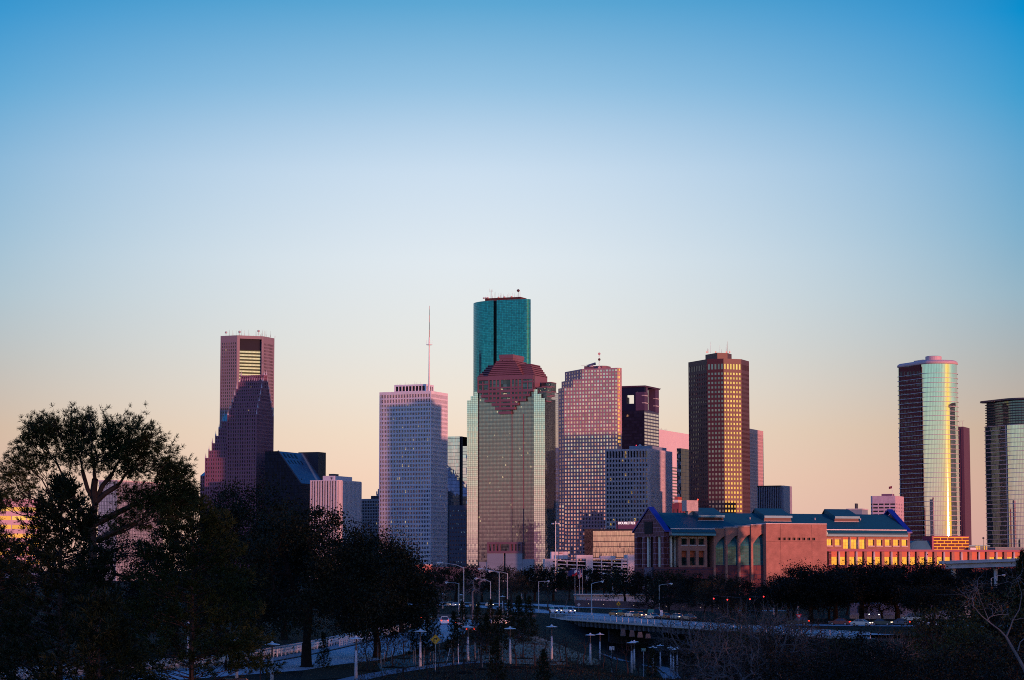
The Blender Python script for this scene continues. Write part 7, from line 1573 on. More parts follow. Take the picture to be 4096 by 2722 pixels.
# ================================================================ bridge, guardrails, lamps
def bridge():
    E = [Vector((9.2, 624, 0)), Vector((9.9, 619, 0)), Vector((38.3, 518, 0)), Vector((63, 428, 0))]; t = thing('road_bridge', 'road bridge with steel railing and dark girders over the bayou', 'bridge', E[1])
    a, b = E[1], E[3]; d = (b - a).normalized(); n = Vector((d.y, -d.x, 0)); n = n if n.x > 0 else -n; L = (b - a).length
    m = MB(); m.box(a + Vector((0, 0, -.6)), d * L, n * 15, (0, 0, .6)); m.build('deck', MAT('bridge_deck', (.17, .19, .22), .75, var=.2, scale=.3), t)
    m = MB(); m.box(a - n * .35 + Vector((0, 0, -.42)), d * L, n * .6, (0, 0, .40)); m.build('kerb', CONC, t)
    for k in range(1): pass
    m = MB()
    for k in range(60): m.box(a + d * (L * k / 60 + .3) + n * .15 + Vector((0, 0, -1.75)), d * .35, n * .5, (0, 0, 1.2))
    m.build('girder_ribs', MAT('girder_concrete', (.12, .13, .15), .8, var=.2), t); m = MB(); m.box(a + n * .7 + Vector((0, 0, -1.7)), d * L, n * 13, (0, 0, 1.15)); m.build('girder', MAT('dark_girder', (.03, .03, .035), .8, var=.2), t)
    for k in range(1, 5):
        m = MB(); q = a + d * (L * k / 5) + n * 2.5; z = gh(q.x, q.y); m.box(q + Vector((0, 0, z - 1)), d * 1.0, n * 10, (0, 0, -1.7 - z + 1)); m.build('pier', bpy.data.materials['dark_girder'], t)
    rm = MAT('rail_steel', (.45, .50, .54), .45, metal=.1, var=.1); N = 44
    for k in range(N + 1): m = MB(); m.box(a + d * (L * k / N) - n * .1 + Vector((0, 0, -.02)), d * .12, n * .1, (0, 0, 1.07)); m.build('rail_post', rm, t)
    for z in (.16, .38, .60, .82, 1.07): m = MB(); m.tube([a + n * -.05 + Vector((0, 0, z)), b + n * -.05 + Vector((0, 0, z))], .035 if z < 1.0 else .06, 5); m.build('handrail', rm, t)
    for k, (u, v) in enumerate(((2492, 2532), (2528, 2534), (2560, 2537), (2592, 2540))):
        q = gpt(u / K, v / K + 4); bl = thing('concrete_block', ['pale tilted concrete block under the bridge, leftmost of four', 'pale tilted concrete block under the bridge, second of four', 'pale tilted concrete block under the bridge, third of four', 'pale tilted concrete block under the bridge, rightmost of four'][k], 'concrete block', q, 'concrete blocks under the bridge'); m = MB(); m.prism([(-.5, -.5), (.5, -.5), (.5, .5), (-.5, .5)], -.3, 1.1 - .2 * k, sc1=.7); o = m.build('block', MAT('stained_concrete', (.07, .075, .08), .85, var=.3, scale=1), None); o.parent = bl
bridge()
r_ = tag(bpy.data.objects.new('road_patch', None)) if False else None
def deckroad():
    pts = [(18, 640), (22.5, 616), (47, 522), (66, 452)]; ribbon('road', pts, 11, ASPH, .02, flat)
deckroad()
def guardrail(name, label, pts, h, m, posts=4.0, cat='guardrail', rails=(.45, .7), solid=False, rr=.09):
    L = smooth_line([(p[0], p[1], 0) for p in pts], 6); t = thing(name, label, cat, L[0]); mb = MB()
    for i in range(len(L) - 1):
        d = (L[i + 1] - L[i])
        if solid: mb.box(L[i] + Vector((0, 0, 0)), d, Vector((d.y, -d.x, 0)).normalized() * .35, (0, 0, h))
        else:
            for z in rails: mb.box(L[i] + Vector((0, 0, z * h / .8)), d, Vector((d.y, -d.x, 0)).normalized() * .08, (0, 0, .28 if len(rails) < 3 else .1))
    mb.build('rail' if not solid else 'barrier', m, t); S = 0; nxt = 0
    if posts:
        for i in range(len(L) - 1):
            ln = (L[i + 1] - L[i]).length
            while nxt < S + ln: q = L[i].lerp(L[i + 1], (nxt - S) / ln); mb = MB(); mb.cbox(q.x, q.y, 0, .16, .16, h); mb.build('post', m if not solid else DKSTEEL, t); nxt += posts
            S += ln
    return t
RAILM = MAT('galvanised_rail', (.50, .56, .60), .5, var=.15)
def off(pts, d):
    L = [Vector((p[0], p[1], 0)) for p in pts]; out = []
    for i, p in enumerate(L): e = (L[min(i + 1, len(L) - 1)] - L[max(i - 1, 0)]).normalized(); out.append(p + Vector((e.y, -e.x, 0)) * d)
    return out
guardrail('crash_barrier', 'grey two bar crash barrier along the left road', off(RD1[:6], -9.2), 1.0, RAILM, 3.0, 'barrier', (.42, .72))
ribbon('pavement', off(RD1[:6], -8.1), 3.0, MAT('pale_verge', (.28, .32, .36), .8, var=.25, scale=.8), .03, flat)
guardrail('low_barrier', 'pale low concrete barrier behind the left road', off(RD1[:6], -10.6), 1.3, MAT('barrier_concrete', (.34, .38, .42), .8, var=.15), 0, 'barrier', solid=True)
ribbon('kerb', off(RD1[:6], -6.45), .5, MAT('dark_kerb', (.10, .07, .065), .8, var=.2), .12, flat)
guardrail('guardrail', 'dark guardrail round the road bend behind the white suv', [(-24, 606), (-14, 598), (-4, 592), (6, 600)], .9, MAT('dark_rail', (.08, .08, .085), .6, var=.1), 2.2)
guardrail('road_fence', 'thin steel fence beside the left road below the white suv', off(RD1[4:7], -7.4), 1.2, RAILM, 3, 'fence', (.2, .4, .6, .8))
LM = MAT('lamp_pole_steel', (.38, .42, .45), .45, metal=.2, var=.1); LG = MAT('lamp_glass', (.75, .78, .8), .2, var=0)
def cobra(label, base_u, D, vtop, head_u, head_v, group='street lamps along the roads', r=.13):
    x = xat(base_u, D); t = thing('street_lamp', label, 'street lamp', (x, D, 0), group); zt = at(base_u * K, vtop * K, D).z; zh = at(head_u * K, head_v * K, D).z; hx = xat(head_u, D, zh) - x; s = 1 if hx > 0 else -1
    mb = MB(); mb.tube([(0, 0, 0), (0, 0, zt)], [r * 1.25, r * .75], 8); mb.lathe((0, 0, 0), [(r * 2, 0), (r * 2, .4), (r * 1.3, .6)], 8); mb.build('pole', LM, None).parent = t
    mb = MB(); mb.tube([(0, 0, zt - .15), (hx * .3, 0, zt + (zh - zt) * .55), (hx * .65, 0, zt + (zh - zt) * .92), (hx * .86, 0, zh + .03)], [.09, .08, .07, .06], 6); mb.build('arm', LM, None).parent = t
    mb = MB(); mb.tube([(hx * .82, 0, zh + .05), (hx * .92, 0, zh + .1), (hx * 1.06, 0, zh + .05), (hx * 1.1, 0, zh)], [.08, .20, .22, .06], 8); h = mb.build('lamp_head', MAT('pale_head', (.6, .62, .62), .4, var=0) if 'pale_head' not in bpy.data.materials else bpy.data.materials['pale_head'], None); h.parent = t
    mb = MB(); mb.lathe((hx * 1.0, 0, zh - .28), [(.02, 0), (.16, .04), (.2, .2), (.02, .24)], 10); mb.build('lens', LG, None).parent = h
for a in (('tallest street lamp with arm to the left, above the pickup truck', 1068, 505, 1307, 1011, 1298), ('street lamp with left arm, second right of the tallest one', 1150, 560, 1319, 1105, 1312), ('street lamp with left arm, right of two similar tall lamps', 1169, 610, 1321, 1128, 1317), ('short street lamp with left arm beside the tallest lamp', 1057, 640, 1344, 1028, 1343), ('street lamp with left arm right of the tallest lamp, lower', 1130, 580, 1340, 1096, 1334), ('street lamp with right arm left of the two white cars', 1241, 690, 1340, 1264, 1340), ('street lamp with right arm behind the bridge railing', 1363, 655, 1345, 1388, 1341), ('street lamp with right arm above the end of the car queue', 1519, 640, 1348, 1547, 1346), ('street lamp with right arm before the brick pylon', 1782, 660, 1341, 1809, 1334), ('street lamp with right arm under the elevated ramp', 2285, 640, 1332, 2313, 1326), ('small street lamp with left arm among the right oaks', 1838, 640, 1336, 1826, 1335), ('street lamp with left arm above the merge sign', 1412, 860, 1330, 1390, 1322)): cobra(*a)
def highmast(u, vt, D, label, n=4):
    x = xat(u, D); zt = at(u * K, vt * K, D).z; t = thing('high_mast_light', label, 'light mast', (x, D, 0)); mb = MB(); mb.tube([(0, 0, 0), (0, 0, zt)], [.42, .2], 8); mb.build('pole', LM, None).parent = t
    mb = MB(); mb.lathe((0, 0, zt - .1), [(.25, 0), (2.0, 0), (2.0, .25), (.25, .25)], 12); mb.lathe((0, 0, zt), [(.3, 0), (.3, 1.0), (.02, 1.4)], 8); mb.build('lamp_ring', LM, None).parent = t
    for k in range(8): th = k * .785; mb = MB(); mb.lathe((2.1 * math.cos(th), 2.1 * math.sin(th), zt - .6), [(.45, 0), (.5, .2), (.3, .7), (.05, .8)], 8); mb.build('lamp', bpy.data.materials['pale_head'], None).parent = t
highmast(1280, 1206, 1380, 'high mast light with a ring of lamps before the pink granite tower')
def postlamp(u, vt, D, label): cobra(label, u, D, vt, u + 6, vt + 1, r=.15)
postlamp(1202, 1308, 1000, 'short black post lamp below the granite crowned tower')
POLEC = MAT('concrete_lamp_pole', (.45, .48, .50), .7, var=.12, scale=2)
def park_lamp():
    t = thing('park_lamp', 'park lamp', 'lamp', (0, 0, 0), 'disc topped lamps along the park path'); mb = MB(); mb.tube([(0, 0, -.3), (0, 0, 3.2)], [.20, .13], 10); mb.build('pole', POLEC, None, smooth=True).parent = t
    mb = MB(); mb.tube([(0, 0, 3.2), (0, 0, 3.35), (0, 0, 4.5)], [.14, .085, .075], 8); mb.build('upper_pole', DKSTEEL, None).parent = t
    mb = MB(); mb.lathe((0, 0, 4.45), [(.12, .18), (.75, .06), (.78, 0), (.12, .0)], 20); mb.lathe((0, 0, 4.6), [(.16, 0), (.15, .12), (.02, .22)], 10); d = mb.build('disc_shade', MAT('disc_metal', (.62, .66, .68), .4, var=.05), None); d.parent = t
    return t
pk = park_lamp(); PK = [(626, 247, 'park lamp in front of the small round tree, nearest at bottom left'), (545, 262, 'park lamp half hidden behind the black trunk at bottom left'), (433, 340, 'park lamp shaft seen under the needled pine'), (820, 268, 'park lamp right of the forked oak trunk'), (968, 300, 'park lamp left of the yellow arrow sign'), (1078, 322, 'park lamp right of the yellow arrow sign'), (1175, 313, 'park lamp at the left foot of the dirt bank'), (1271, 335, 'park lamp in the middle of the dirt bank'), (1360, 368, 'park lamp at the right end of the dirt bank'), (1382, 430, 'small park lamp just right of the dirt bank lamp'), (1455, 392, 'park lamp between the two white plates and the green sign'), (1461, 425, 'park lamp directly behind the one left of the green sign'), (1504, 430, 'park lamp right of the green sign'), (1521, 500, 'small park lamp behind the one right of the green sign'), (1545, 470, 'small park lamp before the pale ramp slab, left'), (1551, 440, 'park lamp before the pale ramp slab, middle'), (1560, 455, 'park lamp before the pale ramp slab, right'), (1020, 760, 'distant park lamp by the far road, left'), (1158, 690, 'distant park lamp beside the far pavement'), (1062, 735, 'distant park lamp behind the tallest street lamp')]
for k, (u, D, lb) in enumerate(PK):
    x, y, z = pl(u, D); c = pk if k == 0 else inst(pk, None, (0, 0, 0)); c['label'] = lb
    if D in (392, 430, 425, 500, 470, 440, 455): z = max(z, 12 - ({1455: 1478, 1461: 1476, 1504: 1489, 1521: 1485, 1545: 1490, 1551: 1493, 1560: 1491, 1382: 1475}[u] - 1314) * D / 5570 - 4.6)
    c.location = (x, y, z)
for nm_, pts_, d_ in (('kerb', RD2, 6.7), ('kerb', RD2, -6.7)): ribbon(nm_, [tuple(q.xy) for q in off(pts_, d_)], .4, CONC, .10, flat, 1)
for pts_, d_ in ((RD2, 0), (RD2, 3.2), (RD2, -3.2)):
    L = smooth_line([(q.x, q.y, 0) for q in off(pts_, d_)], 8); mb = MB()
    for i in range(0, len(L) - 1, 2):
        a, b = L[i], L[i + 1]; e = (b - a).normalized(); nn = Vector((e.y, -e.x, 0)); b = a + e * min(3.5, (b - a).length); mb.face([(*(a - nn * .1).xy, .03), (*(a + nn * .1).xy, .03), (*(b + nn * .1).xy, .03), (*(b - nn * .1).xy, .03)])
    tag(mb.build('road_marking', PAINT), kind='structure')
# ================================================================ signs and flags
YEL = MAT('sign_yellow', (.85, .42, .02), .5, var=.05, emit=(.9, .40, .01), es=.0); BLK = MAT('sign_black', (.012, .012, .012), .6, var=0); WHT = MAT('sign_white', (.72, .74, .76), .5, var=.05); GRN = MAT('sign_green', (.02, .22, .12), .5, var=.05); RED = MAT('sign_red', (.55, .02, .03), .5, var=.05)
def sign(name, label, u, v, D, s, kind, zb=None):
    c = at(u * K, v * K, D); g = gh(c.x, D) if zb is None else zb; t = thing(name, label, 'sign', (c.x, D, g)); h = c.z - g; mb = MB(); mb.tube([(0, .04, -.3), (0, .04, h + s * .35)], .045, 6); mb.build('post', LM, None).parent = t
    def plate(pts, m, nm, y=0.0, par=None, th=.02):
        mb = MB(); F = [(x, y, h + z) for x, z in pts]; B = [(x, y + th, h + z) for x, z in pts]; mb.face(F); mb.face(B[::-1])
        for i in range(len(F)): j = (i + 1) % len(F); mb.face([F[j], F[i], B[i], B[j]])
        o = mb.build(nm, m, None); o.parent = par or t; return o
    d = s * .7071
    if kind in ('turn', 'merge'):
        p = plate([(0, -d), (d, 0), (0, d), (-d, 0)], YEL, 'plate')
        k = .90; fr = MB(); w = s * .03
        for i, (a, b) in enumerate((((0, -1), (1, 0)), ((1, 0), (0, 1)), ((0, 1), (-1, 0)), ((-1, 0), (0, -1)))): fr.tube([(a[0] * d * k, -.01, h + a[1] * d * k), (b[0] * d * k, -.01, h + b[1] * d * k)], w * .5, 4)
        fr.build('border', BLK, None).parent = p
        A = [(-.26, -.36), (-.13, -.36), (-.13, .04), (.06, .04), (.06, -.08), (.34, .11), (.06, .30), (.06, .18), (-.16, .18), (-.26, .08)] if kind == 'turn' else None
        if A: plate([(x * s, z * s) for x, z in A], BLK, 'arrow', -.012, p, .006)
        else:
            plate([(x * s, z * s) for x, z in ((-.06, -.42), (.06, -.42), (.06, .16), (.16, .12), (0, .42), (-.16, .12), (-.06, .16))], BLK, 'arrow', -.012, p, .006); plate([(x * s, z * s) for x, z in ((.06, -.16), (.24, -.34), (.30, -.26), (.06, .0))], BLK, 'branch', -.013, p, .006)
    elif kind == 'two':
        for sx in (-1, 1): p = plate([(sx * s * .52 - s * .46, -s * .75), (sx * s * .52 + s * .46, -s * .75), (sx * s * .52 + s * .46, s * .75), (sx * s * .52 - s * .46, s * .75)], WHT, 'plate'); plate([(sx * s * .52 - s * .25, -s * .4), (sx * s * .52 + s * .25, -s * .4), (sx * s * .52 + s * .25, -s * .15), (sx * s * .52 - s * .25, -s * .15)], MAT('faint_grey', (.3, .3, .32), var=0) if 'faint_grey' not in bpy.data.materials else bpy.data.materials['faint_grey'], 'faint_mark', -.012, p, .006)
    elif kind == 'green':
        p = plate([(-s, -s * .72), (s, -s * .72), (s, s * .72), (-s, s * .72)], WHT, 'plate'); plate([(-s * .93, -s * .65), (s * .93, -s * .65), (s * .93, s * .65), (-s * .93, s * .65)], GRN, 'green_field', -.01, p, .006)
        mb = MB()
        for sx in (-.42, .42): mb.tube([(sx * s + .28 * s * math.cos(q * .5236), -.02, h - .1 * s + .28 * s * math.sin(q * .5236)) for q in range(13)], .05 * s, 4)
        mb.tube([(-.42 * s, -.02, h - .1 * s), (-.1 * s, -.02, h + .3 * s), (.3 * s, -.02, h + .3 * s), (.42 * s, -.02, h - .1 * s)], .05 * s, 4); mb.build('bicycle_symbol', WHT, None).parent = p
    elif kind == 'yield':
        p = plate([(0, -s), (.95 * s, .65 * s), (-.95 * s, .65 * s)], RED, 'plate'); plate([(0, -s * .45), (.45 * s, .36 * s), (-.45 * s, .36 * s)], WHT, 'white_field', -.012, p, .006)
    elif kind == 'back': plate([(0, -d), (d, 0), (0, d), (-d, 0)], MAT('sign_back', (.42, .45, .47), .4, var=.05), 'plate', -.02)
    elif kind == 'white': plate([(-s * .5, -s), (s * .5, -s), (s * .5, s), (-s * .5, s)], WHT, 'plate')
    return t
sign('warning_sign', 'yellow diamond sign with black right turn arrow', 1003, 1474, 290, .88, 'turn'); sign('warning_sign', 'yellow diamond merge sign beyond the bridge', 1425, 1392, 730, 1.05, 'merge'); sign('trail_sign', 'pair of small white plates on one post', 1409.5, 1494, 350, .36, 'two'); sign('trail_sign', 'small green bicycle sign with white border', 1482.5, 1497.5, 400, .34, 'green'); sign('yield_sign', 'small red and white yield sign by the gatehouse', 1354, 1383, 800, .75, 'yield'); sign('road_sign', 'grey back of a diamond sign right of the two white cars', 1333.5, 1393.5, 720, .8, 'back', 0); sign('road_sign', 'narrow white sign at the end of the car queue', 1524, 1413, 596, .7, 'white', 0); sign('yield_sign', 'pale yield sign seen from behind in the right brush', 1840.5, 1420, 440, .6, 'yield')
def flags():
    D = 900; POLE = [(1324.6, 'a'), (1335.3, 'b'), (1341.8, 'c')]; SPEC = [('flagpole with dark blue flag, left of three', 'navy'), ('flagpole with white red and blue star flag, middle of three', 'lone'), ('flagpole with red and white striped flag, right of three', 'stripes')]
    NAVY = MAT('flag_navy', (.02, .035, .14), .8, var=.1); FR = MAT('flag_red', (.50, .02, .035), .8, var=.1); FW = MAT('flag_white', (.75, .75, .78), .8, var=.05)
    for (u, _), (lb, kd) in zip(POLE, SPEC):
        x = xat(u, D); zt = at(u * K, 1309 * K, D).z; t = thing('flagpole', lb, 'flagpole', (x, D, 0), 'flagpoles beyond the bridge'); mb = MB(); mb.tube([(0, 0, 0), (0, 0, zt)], [.11, .06], 8); mb.lathe((0, 0, zt), [(.02, 0), (.12, .12), (.02, .24)], 8); mb.build('pole', LM, None).parent = t
        w, h = (2.7, 2.0) if kd != 'stripes' else (1.6, 3.0); nx, nz = 26, 26; mb = MB(); drop = .55 if kd != 'stripes' else .9
        f = lambda i, j: (-w * i / nx, .28 * math.sin(i / nx * 9 + (1 if kd == 'navy' else 0)) * (.3 + i / nx), zt - .35 - h * j / nz - drop * w * (i / nx) ** 1.3 * .55 + .12 * math.sin(i / nx * 7))
        for i in range(nx):
            for j in range(nz):
                s, r = i / nx, j / nz; mi = 0
                if kd == 'lone': mi = 0 if s < .33 else (2 if r < .5 else 1)
                if kd == 'stripes': mi = 0 if (s < .42 and r < .5) else (1 if int(r * 13) % 2 == 0 else 2)
                mb.face([f(i, j + 1), f(i + 1, j + 1), f(i + 1, j), f(i, j)], mi=mi)
        fl = mb.build('flag', [NAVY, FR, FW], None); fl.parent = t
        if kd == 'lone':
            mb = MB(); c = Vector(f(4, 13)); P = [(c.x + (.36 if k % 2 == 0 else .15) * math.sin(k * .6283), c.y - .15, c.z + (.36 if k % 2 == 0 else .15) * math.cos(k * .6283)) for k in range(10)]
            for k in range(10): mb.face([(c.x, c.y - .15, c.z), P[k], P[(k + 1) % 10]])
            mb.build('star', FW, None).parent = fl
flags()
def signal(u, v, label, D=565):
    c = at(u * K, v * K, D); t = thing('traffic_light', label, 'traffic light', (c.x, D, gh(c.x, D)), 'red traffic lights in the right brush'); g = t.location.z; h = c.z - g; mb = MB(); mb.tube([(3.2, 0, 0), (3.2, 0, h + .4), (0, 0, h + .7)], [.14, .11, .07], 6); mb.build('mast_arm', DKSTEEL, None).parent = t
    mb = MB(); mb.cbox(0, 0, h - .95, .4, .3, 1.3); mb.build('signal_head', BLK, None).parent = t; mb = MB(); mb.lathe((0, 0, 0), [(.02, .08), (.13, .04), (.15, 0)], 12); o = mb.build('red_lens', bpy.data.materials.get('red_signal') or MAT('red_signal', (.5, .01, .01), emit=(1, .03, .03), es=4, var=0), None); o.parent = t; o.location = (0, -.17, h); o.rotation_euler = (R_(90), 0, 0)
    for k, dz in ((1, -.38), (2, -.72)): mb = MB(); mb.lathe((0, 0, 0), [(.02, .06), (.15, 0)], 10); o = mb.build('dark_lens', BLK, None); o.parent = t; o.location = (0, -.17, h + dz); o.rotation_euler = (R_(90), 0, 0)
for u, v, lb in ((1644, 1379.5, 'red traffic light leftmost, before the curved bays'), (1675.6, 1382, 'red traffic light second from the left in the brush'), (1727.6, 1381, 'red traffic light third from the left in the brush'), (1759, 1375, 'red traffic light nearest to the brick pylon')): signal(u, v, lb)
slab_p = gpt(1557, 1510)
t_ = thing('concrete_slab', 'pale tilted concrete slab standing in the right brush', 'slab', slab_p); mb = MB(); w0 = lambda u, v, d: at(u * K, v * K, slab_p.y + d) - Vector(slab_p)
mb.face([w0(1550, 1516, 0), w0(1562, 1514, 0), w0(1572, 1489, 2), w0(1557, 1489, 2)]); mb.face([w0(1562, 1514, 0), w0(1566, 1516, 2.5), w0(1575, 1490, 4), w0(1572, 1489, 2)]); mb.face([w0(1557, 1489, 2), w0(1572, 1489, 2), w0(1575, 1490, 4), w0(1560, 1490, 4)]); mb.build('slab', CONC, None).parent = t_

# ================================================================ vehicles
TYRE = MAT('tyre_rubber', (.012, .012, .012), .9, var=0); RIM = MAT('wheel_rim', (.4, .4, .42), .35, metal=.8, var=0); CGL = MAT('car_window', (.015, .018, .022), .08, var=0, spec=.8); HL = MAT('headlight_on', (.9, .8, .6), emit=(1, .74, .42), es=3, var=0); HO = MAT('headlight_off', (.75, .78, .8), .1, var=0, metal=.5); TL = MAT('taillight_on', (.5, .01, .01), emit=(1, .05, .02), es=3, var=0); TO = MAT('taillight_off', (.22, .01, .012), .3, var=0); PLATE = MAT('number_plate', (.6, .6, .6), .5, var=0); GRL = MAT('grille_black', (.02, .02, .022), .4, var=0)
PAINTS = {'white': MAT('white_paint', (.78, .78, .80), .25, var=0, spec=.6), 'silver': MAT('silver_paint', (.42, .45, .50), .25, metal=.5, var=0), 'black': MAT('black_paint', (.015, .016, .02), .2, var=0, spec=.7), 'red': MAT('dark_red_paint', (.10, .01, .015), .25, var=0, spec=.6), 'blue': MAT('dark_blue_paint', (.03, .05, .10), .25, var=0, spec=.6), 'grey': MAT('grey_paint', (.16, .17, .19), .25, metal=.3, var=0)}
SHAPES = {'sedan': (4.6, 1.78, [(-2.3, .35), (-2.3, .78), (-2.15, .92), (-1.5, .97), (.95, .97), (1.95, .84), (2.22, .70), (2.3, .45), (2.25, .28), (-2.2, .28)], [(-1.65, .96), (-.95, 1.40), (-.3, 1.45), (.25, 1.42), (1.1, .96)]),
          'suv': (4.7, 1.88, [(-2.32, .42), (-2.34, .95), (-2.25, 1.08), (.95, 1.08), (2.0, 1.00), (2.28, .85), (2.35, .5), (2.28, .36), (-2.25, .36)], [(-2.24, 1.07), (-2.0, 1.68), (-1.7, 1.76), (.1, 1.76), (.95, 1.07)]),
          'pickup': (5.4, 1.9, [(-2.7, .5), (-2.7, 1.12), (-.85, 1.12), (-.8, 1.08), (1.15, 1.08), (2.35, 1.02), (2.65, .88), (2.7, .5), (2.6, .4), (-2.6, .4)], [(-.85, 1.08), (-.72, 1.74), (-.4, 1.80), (.55, 1.78), (1.2, 1.07)]),
          'van': (5.0, 1.95, [(-2.5, .4), (-2.5, 1.1), (1.5, 1.1), (2.3, 1.0), (2.5, .8), (2.5, .45), (2.4, .35), (-2.4, .35)], [(-2.46, 1.09), (-2.36, 1.95), (-2.1, 2.0), (.7, 2.0), (1.55, 1.09)])}
def car(shape, paint, loc, psi, label, front=True, on=True, cat='car', name=None, brake=False, group=None):
    L, W, body, cab = SHAPES[shape]; t = thing(name or {'sedan': 'sedan_car', 'suv': 'suv_car', 'pickup': 'pickup_truck', 'van': 'passenger_van'}[shape], label, cat, loc, group); t.rotation_euler = (0, 0, psi)
    def ext(prof, w0, w1, zs=None):
        mb = MB(); n = len(prof); z0, z1 = min(p[1] for p in prof), max(p[1] for p in prof)
        hw = lambda z: (w0 + (w1 - w0) * (z - z0) / (z1 - z0)) / 2
        lo = [(p[0], -hw(p[1]), p[1]) for p in prof]; ro = [(p[0], hw(p[1]), p[1]) for p in prof]; mb.face(lo[::-1] if zs else lo[::-1]); mb.face(ro)
        for i in range(n): j = (i + 1) % n; mb.face([lo[i], lo[j], ro[j], ro[i]])
        return mb
    b = ext(body, W, W * .94).build('body', PAINTS[paint], None); b.parent = t
    m = b.modifiers.new('bevel', 'BEVEL'); m.width = .06; m.segments = 2; m.limit_method = 'ANGLE'
    g = ext([(x, z) for x, z in cab], W * .92, W * .70).build('windows', CGL, None); g.parent = t
    (xa, za), (xb, zb) = cab[1], cab[-2]; rf = MB(); top = max(z for _, z in cab); rw = W * .71 / 2
    rf.box((xa, -rw, top - .05), (xb - xa, 0, 0), (0, 2 * rw, 0), (0, 0, .075)); r = rf.build('roof', PAINTS[paint], None); r.parent = t
    for s in (-1, 1):
        lo_, hi_ = s * W * .465, s * W * .357; P_ = lambda x, z: (x, lo_ + (hi_ - lo_) * (z - cab[0][1]) / (top - cab[0][1]), z)
        for q0, q1 in ((cab[0], cab[1]), (cab[-1], cab[-2]), (((cab[0][0] + cab[-1][0]) / 2, cab[0][1]), ((xa + xb) / 2, top - .03))): pil = MB(); pil.tube([P_(*q0), P_(*q1)], .05, 4); pil.build('pillar', PAINTS[paint], None).parent = t
    for x in (L * .31, -L * .31):
        for s in (-1, 1):
            mb = MB(); mb.tube([(x, s * (W / 2 - .2), .33), (x, s * (W / 2 + .02), .33)], .33 if shape == 'sedan' else .37, 14); wh = mb.build('wheel', TYRE, None); wh.parent = t
            mb = MB(); mb.tube([(x, s * (W / 2 + .02), .33), (x, s * (W / 2 + .035), .33)], .2, 12); mb.build('rim', RIM, None).parent = wh
    hz = .72 if shape == 'sedan' else .82; xf = L / 2
    for s in (-1, 1):
        mb = MB(); mb.box((xf - .22, s * W * .36 - .17, hz - .09), (.21, 0, 0), (0, .34, 0), (0, 0, .18)); mb.build('headlight', HL if (on and front) else HO, None).parent = t
        mb = MB(); mb.box((-L / 2 - .02, s * W * .40 - .13, hz + (.0 if shape == 'sedan' else .12) - .11), (.06, 0, 0), (0, .26, 0), (0, 0, .26)); mb.build('taillight', TL if brake else TO, None).parent = t
        mb = MB(); mb.box((cab[-1][0] - .35, s * (W / 2 + .08) - .08, cab[0][1] + .02), (.1, 0, 0), (0, .16, 0), (0, 0, .14)); mb.build('mirror', PAINTS[paint], None).parent = t
    mb = MB(); mb.box((xf - .06, -W * .22, hz - .16), (.07, 0, 0), (0, W * .44, 0), (0, 0, .2)); mb.build('grille', GRL, None).parent = t
    for x in (xf + .0, -L / 2 - .02): mb = MB(); mb.box((x, -.22, .45), (.02, 0, 0), (0, .44, 0), (0, 0, .13)); mb.build('number_plate', PLATE, None).parent = t
    mb = MB(); mb.box((xf - .12, -W * .46, .38), (.15, 0, 0), (0, W * .92, 0), (0, 0, .16)); mb.box((-L / 2 - .04, -W * .46, .38), (.14, 0, 0), (0, W * .92, 0), (0, 0, .16)); mb.build('bumper', GRL if shape != 'suv' else PAINTS[paint], None).parent = t
    if shape == 'pickup': mb = MB(); mb.box((-2.55, -.8, 1.121), (1.6, 0, 0), (0, 1.6, 0), (0, 0, .02)); mb.build('truck_bed', GRL, None).parent = t
    return t
TW = lambda deg: R_(deg) - R_(90)          # heading towards the viewer, turned to the right
AW = lambda deg: R_(90) - R_(deg)          # heading away
for k, (sh, pt, x, y, lb, z) in enumerate((('suv', 'white', 12.2, 680, 'white suv with lit headlights, left of the two at the bridge', .02), ('suv', 'white', 15.9, 676, 'white suv with lit headlights, right of the two at the bridge', .02), ('sedan', 'black', 27.0, 634, 'dark sedan at the front left of the queue on the bridge', .02), ('suv', 'black', 28.9, 627, 'black suv second in the queue on the bridge', .02), ('sedan', 'silver', 30.6, 621, 'silver sedan in the middle of the queue on the bridge', .05), ('sedan', 'black', 32.3, 614, 'black sedan fourth in the queue on the bridge', .06), ('sedan', 'silver', 34.2, 592, 'larger silver sedan in front of the dark van', .09), ('van', 'black', 36.5, 622, 'dark van behind the silver sedan at the queue end', .03), ('sedan', 'red', 37.8, 598, 'dark red car behind the narrow white sign', .09), ('sedan', 'silver', 40.0, 588, 'pale car right of the narrow white sign', .09), ('sedan', 'grey', 42.2, 580, 'grey car hidden in twigs at the end of the queue', .09))):
    car(sh, pt, (x, y, z), TW(24), lb, on=(k not in (6, 7, 8, 10)), group='cars on the bridge road')
car('suv', 'white', (-14.9, 536, .02), AW(-4), 'white suv seen from behind on the left road', brake=True, on=False); car('pickup', 'white', (-11.3, 517, .02), AW(-4), 'pale pickup truck with red tail lights behind the tall lamp', brake=True, on=False, cat='pickup')
car('suv', 'silver', (-19.6, 566, .02), AW(20), 'silver car half hidden by the oak on the left road', brake=True, on=False); car('suv', 'black', (-25.6, 231, .02), AW(55), 'black vehicle cut by the bottom edge near the forked oak', on=False)
car('sedan', 'grey', (-7.8, 470, .02), AW(5), 'dark car with one tail light among the young pines', brake=True, on=False); car('sedan', 'white', (-3.0, 540, .02), AW(70), 'white car half hidden by young pines right of the pickup', on=False)
car('sedan', 'silver', (75.3, 524, .02), R_(-32), 'silver sedan facing right below the black oaks', on=True, group='cars below the black oaks'); car('sedan', 'red', (71.6, 532, .02), R_(160), 'dark car with lit tail light behind the silver sedan', on=False, brake=True, group='cars below the black oaks'); car('sedan', 'black', (80.2, 528, .02), R_(-20), 'black car with headlights right of the silver sedan', on=True, group='cars below the black oaks')
